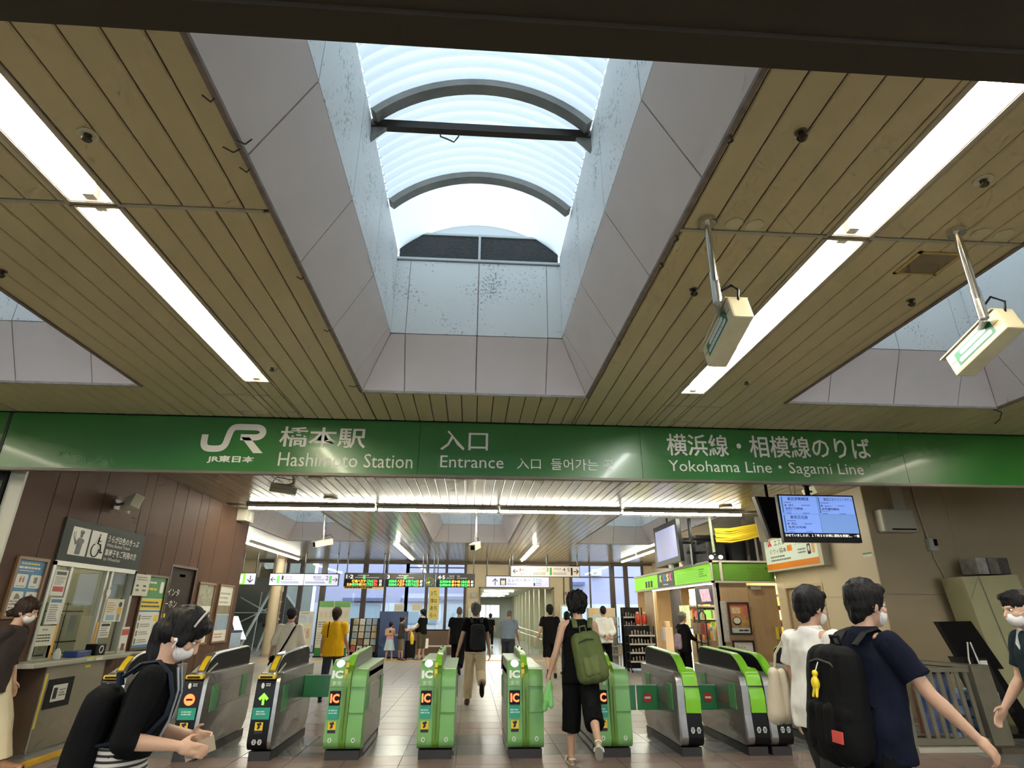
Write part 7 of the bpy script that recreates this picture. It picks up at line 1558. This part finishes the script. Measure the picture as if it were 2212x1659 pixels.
        if collar:
            m = MB(); m.tube([s.tp(.066*math.cos(R(a)),-.014+.062*math.sin(R(a)),1.445+.008*math.sin(R(a))) for a in range(0,361,20)], .013, 8, False, 1.7, UZ); s.fin(m.mesh('collar', smooth=60), collar, 'collar', g_)
        return s
    def bottom(s, mat, length=1.95, r=(.100,.078,.062), name='trousers', fold=0.006, add=0.016):
        """length: 1 = knee, 2 = ankle"""
        mb = MB(); s.torso(mb, add, 0.85, 1.03, 0.15)
        for sd, sg in (('L',-1),('R',1)):
            J = s.J; hp_ = J['hip'+sd]+Vector((0,0,.02))
            if length <= 1: cap(mb, hp_, J['hip'+sd].lerp(J['knee'+sd], length), r[0], r[1], 14, round1=False)
            else:
                chain(mb, [hp_,J['knee'+sd]], [r[0],r[1]]); cap(mb, J['knee'+sd], J['knee'+sd].lerp(J['ank'+sd], length-1), r[1], r[2], 14, round1=False)
        me = remesh(mb, s.voxel*1.05, 4, fold, 7.5, 5, 0.6); s.fin(me, mat, name); return s
    def skirt(s, mat, hem=0.35, flare=0.12, name='skirt', n=40):
        V = []; F = []; zs = [1.06,1.02,0.95,0.86,0.74,0.60,0.46,hem]
        mid = (s.J['kneeL']+s.J['kneeR'])/2
        for z in zs:
            f = max(0,1.02-z)/(1.02-hem); c = Vector((0,-.005,z))+Vector((mid.x,mid.y,0))*f*0.7
            for j in range(n):
                a = 2*PI*j/n; w_ = 1+0.035*f*math.sin(8*a)
                V.append(c+Vector(((.158+flare*f)*w_*math.cos(a),(.118+flare*f*1.1)*w_*math.sin(a),0)))
        for i in range(len(zs)-1):
            for j in range(n): F.append((i*n+j,i*n+(j+1)%n,(i+1)*n+(j+1)%n,(i+1)*n+j))
        F.append(tuple(range(n)))
        m = MB().add(V,F); s.fin(m.mesh(name, smooth=70), mat, name); return s
    def shoes(s, mat, sole=None, kind='shoe', vox=.008):
        for sd, sg in (('L',-1),('R',1)):
            A = s.J['ank'+sd]; Fm = s.J['foot'+sd]; f = lambda x,y,z: A+Fm @ Vector((x,y,z))
            mb = MB()
            if kind == 'shoe':
                cap(mb, f(0,-.035,-.028), f(0,.05,-.028), .044, .044); cap(mb, f(0,.05,-.036), f(0,.165,-.048), .045, .030, flat=0.8, upv=UZ); cap(mb, f(0,-.01,-.01), f(0,.0,.02), .046, .044)
                me = remesh(mb, max(vox,s.voxel), 3); sh = s.fin(me, mat, 'shoe')
            else: 
                mb.tube([f(0,.06,-.005),f(.04*sg,.07,-.03),f(.045*sg,.07,-.06)],.012,6).tube([f(0,.06,-.005),f(-.04*sg,.07,-.03),f(-.045*sg,.07,-.06)],.012,6).tube([f(-.03,-.05,-.02),f(0,-.075,-.015),f(.03,-.05,-.02)],.010,6); sh = s.fin(mb.mesh('sandal', smooth=60), mat, 'sandal')
            m = MB(); V = [f((.040+.006*math.sin(R(a)))*math.cos(R(a)),.055+.142*math.sin(R(a)),-.085) for a in range(0,360,20)]; m.slab(V, Fm @ UZ, .022 if kind == 'shoe' else .028); s.fin(m.mesh('sole'), sole or gblack, 'sole', sh)
        return s
    def place(s, things=()):
        for o in (s.o,)+tuple(things): o.location = (s.loc[0], s.loc[1], fz(s.loc[1])); o.rotation_euler = (0,0,R(s.yaw))
        return s
    # ---- carried things, built in the person's own frame
    def item(s, name, label, cat): return thing(name, label, cat, (0,0,0), None, local=True)
    def add(s, t, name, me, mat, parent=None):
        place_verts(me, s.dz, s.k)
        return part(name, me, mat, parent or t)
    def strap_pts(s, x, ztop=1.41, zlow=1.08, back=-.13):
        return [s.tp(x*0.75,back-.02,ztop-.06), s.tp(x*0.85,-.09,ztop+.015), s.tp(x*0.92,-.02,ztop+.042), s.tp(x*0.98,.055,ztop+.0), s.tp(x,.110,ztop-.09), s.tp(x*1.05,.120,ztop-.18), s.tp(x*1.15,.075,zlow+.05), s.tp(x*1.18,-.02,zlow), s.tp(x*1.05,back+.02,zlow-.03)]
    def backpack(s, label, mat, strapm, w_=.15, z0=.86, z1=1.38, d_=.075, dx=0.0, pocket=True, roll=0.0, accent=None):
        t = s.item('backpack', label, 'backpack'); mb = MB()
        yb = -.125-d_
        def q(x,y,z):
            zc_ = (z0+z1)/2; xx = x; zz = z-zc_; ca, sa = math.cos(R(roll)), math.sin(R(roll))
            return s.tp(dx+xx*ca+zz*sa, y, zc_-xx*sa+zz*ca)
        for x in (-w_*0.55,0,w_*0.55):
            cap(mb, q(x,yb,z0+.09), q(x,yb+.01,z1-.09), d_*1.25 if x == 0 else d_*1.12, d_*1.02 if x == 0 else d_*0.92)
        for z in (z0+.07,z0+.2): cap(mb, q(-w_*0.6,yb-.005,z), q(w_*0.6,yb-.005,z), d_*0.95, d_*0.95)
        me = remesh(mb, max(.009,s.voxel), 5, .005, 8, 2, .7); b = s.add(t, 'pack_body', me, mat)
        if pocket:
            mb = MB()
            for x in (-w_*0.4,0,w_*0.4): cap(mb, q(x,yb-d_*0.85,z0+.10), q(x,yb-d_*0.80,z0+.22), d_*0.45, d_*0.40)
            s.add(t, 'front_pocket', remesh(mb, max(.009,s.voxel), 4, .003, 9, 1), accent or mat, b)
            m = MB(); m.tube([q(-w_*0.75,yb-d_*0.55,z1-.15),q(-w_*0.5,yb-d_*0.85,z1-.10),q(0,yb-d_*1.0,z1-.085),q(w_*0.5,yb-d_*0.85,z1-.10),q(w_*0.75,yb-d_*0.55,z1-.15)], .006, 6); s.add(t, 'zip', m.mesh('zip'), M('zip_dark',(0.02,0.02,0.02),rough=0.5), b)
        m = MB(); m.tube([q(-.035,yb+.05,z1-.005),q(-.03,yb+.02,z1+.05),q(.03,yb+.02,z1+.05),q(.035,yb+.05,z1-.005)], .010, 8); s.add(t, 'grab_handle', m.mesh('grab_handle'), strapm, b)
        for sg in (-1,1):
            m = MB(); m.tube(s.strap_pts(.105*sg+dx*0.5), .030, 8, True, 0.32, None); me = m.mesh('strap', smooth=60)
            s.add(t, 'strap', me, strapm, b)
        return t
def cloth(name, col, rough=0.85, var=0.12, vs=5, bump=0.08): return M(name, col, rough=rough, var=var, vs=vs, bump=bump, bs=220, spec=0.07)
blk = cloth('cloth_black',(0.0065,0.0065,0.007)); navy = cloth('cloth_navy',(0.008,0.010,0.021)); wcl = cloth('cloth_white',(0.74,0.71,0.66),var=0.05); crm = cloth('cloth_cream',(0.62,0.54,0.36),var=0.08); char = cloth('cloth_charcoal',(0.030,0.030,0.032)); khaki = cloth('cloth_khaki',(0.62,0.52,0.35))
brn = cloth('cloth_plum',(0.050,0.038,0.036)); yelc = cloth('cloth_yellow',(0.86,0.47,0.016),var=0.06); jean = cloth('cloth_denim',(0.045,0.055,0.075)); olv = cloth('cloth_olive',(0.10,0.125,0.045)); blu = cloth('cloth_bluegrey',(0.20,0.235,0.29))
# --- A: woman in dark plum blouse at the left edge
p = Person('person in a dark plum blouse and cream trousers passing the ticket booth',(-4.90,7.05),-84,1.66,lean=10,legs={'L':(22,8,2),'R':(-16,22,2)},arms={'L':(0,8,25),'R':(-22,12,55)},head=(6,2),voxel=.0085,build=0.92)
p.body().eyes().hair('bun',hair_b).mask().top(brn,1.35,.78,.024,.155,'blouse',.008,(.072,.066)).bottom(crm,1.9,(.104,.088,.080)).shoes(M('shoe_tan',(0.30,0.14,0.06),rough=0.5)).place()
# --- B: woman in black top and striped skirt, close on the left, with phone
p = Person('person in a black top and striped skirt looking at a phone, close at left',(-1.58,3.22),-76,1.53,lean=14,legs={'L':(18,6,2),'R':(-12,16,2)},arms={'L':(10,4,90,26),'R':(2,12,94,16)},head=(0,20),voxel=.0068,build=0.92,curl=(35,26),wrist=(0,-6))
p.body().eyes().hair('pony',hair_m).mask().top(blk,1.25,1.015,.022,.14,'top',.006,(.070,.064))
stm = bpy.data.materials.new('striped_knit'); stm.use_nodes = True; MATS['striped_knit'] = stm; nt = stm.node_tree
tc = nt.nodes.new('ShaderNodeTexCoord'); sx = nt.nodes.new('ShaderNodeSeparateXYZ'); nt.links.new(tc.outputs['Object'], sx.inputs[0]); ml = nt.nodes.new('ShaderNodeMath'); ml.operation = 'MULTIPLY'; ml.inputs[1].default_value = 43.0; nt.links.new(sx.outputs['Z'], ml.inputs[0])
fr = nt.nodes.new('ShaderNodeMath'); fr.operation = 'FRACT'; nt.links.new(ml.outputs[0], fr.inputs[0]); gt = nt.nodes.new('ShaderNodeMath'); gt.operation = 'GREATER_THAN'; gt.inputs[1].default_value = 0.45; nt.links.new(fr.outputs[0], gt.inputs[0])
mx = nt.nodes.new('ShaderNodeMix'); mx.data_type = 'RGBA'; mx.inputs[6].default_value = (0.015,0.014,0.014,1); mx.inputs[7].default_value = (0.50,0.47,0.42,1); nt.links.new(gt.outputs[0], mx.inputs[0]); nt.links.new(mx.outputs[2], nt.nodes['Principled BSDF'].inputs['Base Color']); nt.nodes['Principled BSDF'].inputs['Roughness'].default_value = 0.85
p.skirt(stm,.32,.10).shoes(gblack)
m = MB(); m.tube([p.hp(.092*math.sin(R(a)),.035-.01*math.cos(R(a)),.045+.102*math.cos(R(a))) for a in range(-80,81,16)],.006,6); p.fin(m.mesh('hairband'), M('hairband_grey',(0.35,0.33,0.32),rough=0.4), 'hairband')
m = MB(); m.ell(p.hp(.088,.004,-.028),(.008,.010,.010),8,6); cap(m,p.hp(.086,.012,-.03),p.hp(.084,.016,-.062),.0045,.004,6); p.fin(m.mesh('earphone', smooth=60), mask_m, 'earphone')
# phone in the hand
t = p.item('smartphone','phone held in the hand of the woman in the striped skirt','phone')
W = p.J['wrR']; H_ = p.J['RhR'] @ Rx(-6); c = W+H_ @ Vector((-.030,.012,-.115)); a_ = H_ @ Vector((0,.55,-.83)); n_ = H_ @ Vector((-1,0,0)); s_ = a_.cross(n_)
m = MB(); m.obox(c,a_,s_,n_,.072,.036,.005); p.add(t,'case',m.mesh('case',bevel=.003),M('phone_case',(0.30,0.22,0.15),rough=0.4)); m = MB(); m.obox(c+n_*.0056,a_,s_,n_,.067,.032,.0006); p.add(t,'glass',m.mesh('glass'),gglass)
# black bag on her back
t2 = p.backpack('long black soft bag on the back of the woman in the striped skirt',blk,cloth('strap_navy',(0.02,0.026,0.04)),.13,.52,1.30,.085,0.02,False)
t3 = p.item('earphone_cord','thin grey neck cord hanging on the black top','cord'); m = MB(); m.tube([p.tp(.05,.07,1.44),p.tp(.06,.12,1.34),p.tp(.05,.135,1.2),p.tp(.055,.125,1.06)],.006,6); p.add(t3,'cord',m.mesh('cord'),M('cord_grey',(0.30,0.32,0.36),rough=0.5))
m = MB(); m.tube([p.tp(-.05,.07,1.44),p.tp(-.05,.125,1.32),p.tp(-.02,.135,1.2)],.006,6); p.add(t3,'cord_loop',m.mesh('cord_loop'),M('cord_grey',(0,0,0)))
p.place((t,t2,t3))
# --- C: student in white shirt with tote
p = Person('student in a white short sleeved shirt and dark trousers with a tote',(2.34,4.25),-70,1.68,lean=4,legs={'L':(16,8,2),'R':(-14,18,2)},arms={'L':(6,16,18),'R':(-12,10,16)},head=(-8,4),voxel=.0075)
p.body().eyes().hair('short').mask().top(wcl,.62,.84,.026,.16,'shirt',.014,(.074,.072),collar=wcl).bottom(char,1.93,(.102,.082,.070)).shoes(gblack)
t = p.item('tote_bag','cream canvas tote hanging from the shoulder of the white shirt student','tote bag')
mb = MB()
for x in (-.27,): 
    for y in (-.13,-.05,.03): cap(mb,p.tp(x,y,.88),p.tp(x+.01,y,1.14),.060,.038)
b = p.add(t,'bag_body',remesh(mb,.010,5,.006,8,4),cloth('canvas_cream',(0.55,0.48,0.36),var=0.08))
for y in (-.12,.02):
    m = MB(); m.tube([p.tp(-.26,y,1.15),p.tp(-.235,y,1.27),p.tp(-.205,-.03,1.40),p.tp(-.17,-.03,1.43),p.tp(-.20,-.03,1.36)],.011,6,True,.5); p.add(t,'handle',m.mesh('handle',smooth=60),cloth('canvas_cream',(0,0,0)),b)
p.place((t,))
# --- D: student in navy with black backpack
p = Person('student in a navy short sleeved shirt and black trousers, close at right',(2.25,3.55),-82,1.70,lean=7,legs={'L':(18,6,2),'R':(-16,20,2)},arms={'L':(-10,12,14),'R':(26,24,16)},head=(-4,-2),voxel=.0068,curl=(30,45))
p.body().eyes().hair('short').mask().top(navy,.68,.80,.026,.16,'shirt',.012,(.076,.074),collar=navy).bottom(blk,1.93,(.104,.084,.070)).shoes(gblack)
t = p.backpack('large black backpack with red tag on the student in navy',cloth('nylon_black',(0.006,0.006,0.0065),rough=0.7),cloth('nylon_strap',(0.010,0.010,0.011),rough=0.6),.16,.80,1.34,.10,-.02,True)
m = MB(); m.obox(p.tp(.10,-.335,.93),p.tm(1.2) @ UX,p.tm(1.2) @ UZ,p.tm(1.2) @ UY,.045,.028,.004); p.add(t,'red_tag',m.mesh('red_tag'),M('tag_red',(0.55,0.06,0.05),rough=0.6))
t2 = p.item('bag_charm','small yellow fabric charm hanging on the black backpack','charm'); mb = MB(); mb.ell(p.tp(-.02,-.345,1.13),(.026,.022,.036),10,8); mb.ell(p.tp(-.02,-.345,1.18),(.018,.016,.018),10,8); cap(mb,p.tp(-.03,-.345,1.10),p.tp(-.035,-.35,1.07),.010,.008,8); cap(mb,p.tp(-.01,-.345,1.10),p.tp(-.005,-.35,1.07),.010,.008,8)
p.add(t2,'charm_body',remesh(mb,.005,2),M('charm_yellow',(0.80,0.58,0.02),rough=0.7)); m = MB(); m.tube([p.tp(-.02,-.34,1.195),p.tp(-.015,-.325,1.24)],.003,5); p.add(t2,'loop',m.mesh('loop'),mask_m)
p.place((t,t2))
# --- E: man at right edge walking left
p = Person('person in a dark teal shirt and black trousers walking left at the right edge',(4.12,4.35),76,1.68,lean=5,legs={'L':(-14,18,2),'R':(20,8,2)},arms={'L':(-8,14,22),'R':(14,12,25)},head=(4,0),voxel=.0078,build=1.05,curl=(40,30))
p.body().eyes().hair('undercut').mask().top(cloth('cloth_teal',(0.012,0.020,0.026)),.72,.83,.024,.16,'shirt',.007,(.076,.072)).bottom(blk,1.93).shoes(M('shoe_white',(0.6,0.58,0.5),rough=0.5))
t = p.item('shoulder_bag','grey bag strap and dark bag of the man at the right edge','shoulder bag'); m = MB(); m.tube([p.tp(-.10,.11,1.20),p.tp(.02,.10,1.36),p.tp(.09,.02,1.455),p.tp(.12,-.08,1.38),p.tp(.10,-.14,1.2),p.tp(0.0,-.15,1.05)],.020,8,True,.4); p.add(t,'strap',m.mesh('strap',smooth=60),M('strap_grey',(0.30,0.31,0.32),rough=0.6)); mb = MB(); cap(mb,p.tp(-.05,-.18,.95),p.tp(.12,-.18,.95),.07,.07); cap(mb,p.tp(-.05,-.17,1.05),p.tp(.12,-.17,1.05),.05,.05); p.add(t,'bag_body',remesh(mb,.010,4),blk)
p.place((t,))
# --- F: sleeveless man with green backpack walking through the gate
p = Person('person in a black sleeveless top and knee length shorts walking through the gate',(1.23,7.15),-4,1.71,lean=3,legs={'L':(10,2,2),'R':(-24,38,2,-35)},arms={'L':(2,18,14),'R':(10,10,20)},head=(-6,4),voxel=.0075,curl=(55,30))
p.body().hair('curly').top(blk,0,.80,.022,.16,'sleeveless_top',.006).bottom(blk,1.42,(.112,.104,.100),'shorts').shoes(M('sandal_white',(0.66,0.60,0.50),rough=0.6),M('sandal_sole',(0.6,0.55,0.45),rough=0.6),'sandal')
t = p.backpack('olive green backpack worn by the man in the sleeveless top',olv,cloth('olive_strap',(0.115,0.14,0.055)),.145,.82,1.32,.09,.085,True,-12,cloth('olive_pocket',(0.13,0.155,0.06)))
m = MB(); m.tube([p.tp(.0,-.13,1.36),p.tp(.0,-.135,1.27)],.006,6); p.add(t,'white_label',m.mesh('white_label'),mask_m)
t2 = p.item('green_cloth','light green cloth dangling from the hand of the sleeveless man','cloth'); W = p.J['wrL']; mb = MB()
cap(mb,W+Vector((-.005,.01,-.10)),W+Vector((-.03,.02,-.26)),.022,.050,10); cap(mb,W+Vector((-.03,.02,-.22)),W+Vector((-.06,.03,-.36)),.045,.032,10); cap(mb,W+Vector((.01,.01,-.15)),W+Vector((.01,.0,-.32)),.020,.028,10)
p.add(t2,'cloth_body',remesh(mb,.008,3,.012,14,2,.4),M('cloth_lime',(0.20,0.52,0.16),rough=0.8)); p.place((t,t2))
# --- G: man with charcoal backpack and khaki trousers
p = Person('person in a black polo and khaki trousers walking away past the gates',(0.10,11.65),2,1.71,lean=3,legs={'L':(14,4,2),'R':(-26,48,2,-55)},arms={'L':(-4,16,16),'R':(8,10,12)},head=(-10,0),voxel=.010)
p.body().hair('short',hair_g).top(blk,.60,.88,.024,.16,'polo_shirt',.006,(.076,.072),collar=wcl).bottom(khaki,1.93,(.106,.088,.074)).shoes(M('shoe_brown',(0.09,0.045,0.03),rough=0.5))
t = p.backpack('charcoal backpack on the man in khaki trousers',char,char,.12,.90,1.36,.07,.03,True); p.place((t,))
# --- H: man in black, nearly shaven head
p = Person('person in loose black clothes with shaven head walking away',(-0.32,17.6),-8,1.74,lean=2,legs={'L':(20,6,2),'R':(-18,34,2,-40)},arms={'L':(6,12,16),'R':(-6,10,12)},head=(0,0),voxel=.013,build=1.08,skin=skin_d)
p.body().hair('buzz',M('hair_stubble',(0.10,0.07,0.055),rough=0.6)).top(blk,.65,.78,.035,.19,'loose_shirt',.008,(.085,.085)).bottom(blk,1.9,(.115,.105,.100)).shoes(gblack).place()
# --- I: yellow T-shirt man
p = Person('person in a bright yellow T-shirt and jeans walking away',(-2.62,12.5),2,1.60,lean=0,legs={'L':(-10,14,2),'R':(16,4,2)},arms={'L':(6,12,30),'R':(6,12,30)},head=(-6,0),voxel=.010)
p.body().hair('short',hair_b).top(yelc,.62,.80,.030,.175,'t_shirt',.009,(.082,.084)).bottom(jean,1.93).shoes(gblack)
t = p.item('shoulder_strap','dark bag strap on the left shoulder of the yellow T-shirt man','bag strap'); m = MB(); m.tube([p.tp(-.12,-.12,1.15),p.tp(-.125,-.115,1.30),p.tp(-.12,-.06,1.435),p.tp(-.12,.06,1.40),p.tp(-.12,.12,1.2)],.018,8,True,.5); p.add(t,'strap',m.mesh('strap',smooth=60),blk); mb = MB(); cap(mb,p.tp(-.18,.16,.98),p.tp(.05,.16,.98),.07,.07); p.add(t,'bag_body',remesh(mb,.012,3),blk); p.place((t,))
# --- J: beige shirt man with diagonal strap and dark cap
p = Person('person in a pale beige shirt and dark knit cap with a diagonal strap',(-3.22,11.55),4,1.58,lean=0,legs={'L':(14,4,2),'R':(-12,18,2)},arms={'L':(4,18,25),'R':(6,18,25)},head=(0,6),voxel=.010)
p.body().hair('buzz',hair_m).cap_hat(M('knit_black',(0.015,0.015,0.018),rough=0.9),None,False).top(cloth('cloth_oat',(0.74,0.68,0.54),var=0.06),1.05,.80,.030,.175,'shirt',.009,(.080,.076),collar=wcl).bottom(char,1.93).shoes(gblack)
t = p.item('messenger_bag','black messenger bag with diagonal strap on the beige shirt man','messenger bag'); m = MB(); m.tube([p.tp(.12,-.0,1.45),p.tp(.09,-.135,1.34),p.tp(.02,-.160,1.18),p.tp(-.08,-.168,.98),p.tp(-.16,-.13,.82)],.020,8,True,.4); p.add(t,'strap',m.mesh('strap',smooth=60),blk); mb = MB(); cap(mb,p.tp(-.23,-.10,.74),p.tp(-.23,.10,.74),.07,.07); cap(mb,p.tp(-.23,-.10,.84),p.tp(-.23,.10,.84),.055,.055); p.add(t,'bag_body',remesh(mb,.012,3),blk); p.place((t,))
# --- K, L: children; M: waiting man
p = Person('child in a pink top and pale blue skirt before the blue partition',(-2.93,23.55),-20,1.28,legs={'L':(0,0,4),'R':(4,2,4)},arms={'L':(10,20,60),'R':(20,10,70)},voxel=.016)
p.body().hair('short').top(cloth('cloth_pink',(0.62,0.30,0.32)),.5,.95,.02,.14,'top').skirt(cloth('cloth_paleblue',(0.42,0.50,0.54)),.55,.09).shoes(M('shoe_cream',(0.6,0.5,0.36),rough=0.6))
t = p.item('cardboard_sign','cardboard sign carried on the back of the child in pink','cardboard'); m = MB(); m.obox(p.tp(0,-.16,1.27),p.tm(1.3) @ UX,p.tm(1.3) @ UZ,p.tm(1.3) @ UY,.20,.13,.008); p.add(t,'board',m.mesh('board'),M('cardboard',(0.50,0.33,0.16),rough=0.8)); m = MB(); m.obox(p.tp(.08,-.170,1.29),UX,UZ,UY,.05,.05,.001); p.add(t,'dark_print',m.mesh('dark_print'),ink); p.place((t,))
p = Person('boy with white fronted cap holding a paper, facing the waiting man',(-2.52,23.5),-70,1.48,legs={'L':(0,0,4),'R':(6,4,4)},arms={'L':(40,10,60),'R':(30,10,70)},voxel=.015,skin=skin_d)
p.body().hair('short').cap_hat(M('cap_black',(0.015,0.015,0.015),rough=0.8),M('cap_white',(0.6,0.58,0.5),rough=0.8)).top(cloth('cloth_umber',(0.055,0.042,0.034)),.6,.83,.022,.15,'shirt').bottom(cloth('cloth_drab',(0.20,0.16,0.10)),1.2,(.10,.085,.075),'shorts').shoes(M('shoe_maroon',(0.08,0.03,0.03),rough=0.5))
t = p.item('paper_sheet','tilted white paper sheet held up by the boy with the cap','paper'); W = (p.J['wrL']+p.J['wrR'])/2; m = MB(); m.obox(W+Vector((0,.16,.14)),Vector((0,.75,.62)),UX,Vector((0,-.62,.75)),.17,.11,.004); p.add(t,'sheet',m.mesh('sheet'),cream)
t2 = p.item('yellow_bag','yellow bag hanging at the hand of the boy with the cap','bag'); W = p.J['wrR']; mb = MB(); cap(mb,W+Vector((0,.02,-.12)),W+Vector((0,.04,-.30)),.045,.085); cap(mb,W+Vector((0,.04,-.26)),W+Vector((0,.05,-.50)),.085,.07); p.add(t2,'bag_body',remesh(mb,.014,3,.006,8,1),M('bag_yellow',(0.80,0.50,0.02),rough=0.5)); m = MB(); m.tube([W,W+Vector((0,.02,-.1))],.010,6); p.add(t2,'handle',m.mesh('handle'),M('bag_yellow',(0,0,0))); p.place((t,t2))
p = Person('masked person in a black polo with white collar waiting by the windows',(-1.80,24.0),60,1.72,legs={'L':(0,0,5),'R':(4,4,5)},arms={'L':(20,8,40),'R':(4,10,14)},head=(8,6),voxel=.013)
p.body().eyes().hair('short').mask().top(blk,.62,.86,.024,.155,'polo_shirt',.006,(.074,.07),collar=wcl).bottom(cloth('cloth_moss',(0.10,0.085,0.055)),1.25,(.11,.098,.088),'shorts').shoes(M('shoe_grey',(0.3,0.26,0.2),rough=0.6))
t = p.item('belt_bag','black crossbody bag at the hip of the waiting man','bag'); mb = MB(); cap(mb,p.tp(-.12,.15,1.0),p.tp(.04,.17,1.0),.085,.085); p.add(t,'bag_body',remesh(mb,.014,3),blk); m = MB(); m.tube([p.tp(-.1,.14,1.08),p.tp(.0,.12,1.3),p.tp(.1,.0,1.45),p.tp(.06,-.12,1.25)],.014,6); p.add(t,'strap',m.mesh('strap'),blk)
t2 = p.item('white_carton','white box carried by its handle beside the waiting man','box'); W = p.J['wrR']; m = MB(); m.box(W.x-.10,W.x+.10,W.y-.14,W.y+.14,W.z-.50,W.z-.17); p.add(t2,'carton',m.mesh('carton',bevel=.01),wp); m = MB(); m.tube([W+Vector((0,-.06,-.17)),W+Vector((0,0,-.08)),W+Vector((0,.06,-.17))],.008,6); p.add(t2,'handle',m.mesh('handle'),wp); p.place((t,t2))
t = thing('suitcase', 'black upright suitcase standing between the boy and the waiting man', 'suitcase', (-2.25,24.3,fz(24.3))); z_ = fz(24.3)
part('shell', MB().box(-2.43,-2.05,24.15,24.45,z_+.05,z_+.66), gblack, t, bevel=.03); part('trolley_handle', MB().tube([(-2.34,24.4,z_+.6),(-2.34,24.4,z_+.92),(-2.14,24.4,z_+.92),(-2.14,24.4,z_+.6)],.012,6), steel, t)
for x in (-2.38,-2.10): part('wheel', MB().cyl((x-.015,24.2,z_+.035),.035,.03,10,axis='x').cyl((x-.015,24.4,z_+.035),.035,.03,10,axis='x'), gblack, t)
# --- N: person far in the corridor
p = Person('small person in black with a hat far inside the corridor',(1.05,33.4),-4,1.66,legs={'L':(16,4,2),'R':(-14,20,2)},voxel=.018)
p.body().hair('short').cap_hat(M('cap_black',(0,0,0))).top(blk,.9,.86,.024,.15,'shirt').bottom(blk,1.9).shoes(wp).place()
# --- O: elderly man in blue-grey shirt
p = Person('stooping person in a blue grey shirt and dark trousers walking away',(1.08,18.0),-14,1.66,lean=16,legs={'L':(10,10,4),'R':(-10,16,4)},arms={'L':(20,8,20),'R':(14,12,16)},head=(-8,14),voxel=.013,build=1.06,skin=skin_d)
p.body().hair('buzz',M('hair_stubble',(0,0,0))).top(blu,.75,.92,.026,.17,'shirt',.007,(.080,.078)).bottom(cloth('cloth_slate',(0.045,0.048,0.055)),1.9,(.115,.095,.085)).shoes(gblack).place()
# --- P: man in black T-shirt and shorts
p = Person('person in a black T-shirt and black shorts near the corridor',(2.10,16.6),4,1.76,legs={'L':(-14,30,4,-30),'R':(12,4,4)},arms={'L':(-6,18,30),'R':(-4,16,25)},head=(0,4),voxel=.013)
p.body().hair('short').top(blk,.66,.80,.026,.165,'t_shirt',.006,(.078,.078)).bottom(blk,1.0,(.11,.10,.09),'shorts').shoes(gblack)
p.place()
# --- Q, R: two people partly hidden
p = Person('person in a pale patterned top with a reddish bag, half hidden',(2.74,17.8),10,1.60,legs={'L':(10,4,2),'R':(-12,20,2)},voxel=.015)
p.body().hair('bob').top(cloth('cloth_rosegrey',(0.45,0.36,0.34)),.7,.82,.026,.155,'blouse').bottom(cloth('cloth_slate',(0,0,0)),1.9).shoes(gblack)
t = p.backpack('reddish brown shoulder bag on the half hidden person',cloth('bag_russet',(0.24,0.08,0.05)),cloth('bag_russet',(0,0,0)),.11,.86,1.28,.06,-.06,False); p.place((t,))
p = Person('person with short black hair right behind the sleeveless man',(2.98,18.2),0,1.65,legs={'L':(-10,14,2),'R':(12,4,2)},voxel=.016)
p.body().hair('short').top(char,.7,.84,.024,.15,'shirt').bottom(blk,1.9).shoes(gblack).place()
# --- S: man in white shirt by the kiosk shelves
p = Person('person in a long white shirt standing with hands behind the back',(3.36,15.75),10,1.72,legs={'L':(0,0,4),'R':(4,4,4)},arms={'L':(-22,8,62,105),'R':(-22,8,62,105)},head=(-10,0),voxel=.012,skin=skin_d)
p.body().hair('buzz',hair_m).top(wcl,1.7,.86,.026,.17,'shirt',.008,(.078,.070),collar=wcl).bottom(blk,1.93).shoes(gblack).place()
# --- T: person in dark clothes at the kiosk counter
p = Person('person in dark clothes standing at the bright kiosk counter',(5.05,14.75),-75,1.56,legs={'L':(0,0,4),'R':(2,2,4)},arms={'L':(30,8,60),'R':(20,10,50)},voxel=.013)
p.body().hair('short',hair_g).top(blk,1.6,.78,.03,.17,'jacket').bottom(blk,1.93).shoes(gblack)
t = p.backpack('grey and pink checked bag on the back of the kiosk customer',M('bag_check',(0.20,0.20,0.25),rough=0.6,col2=(0.38,0.22,0.28),vs=18),blk,.11,.82,1.25,.06,0,False); p.place((t,))
flush_remesh()
flush_text()
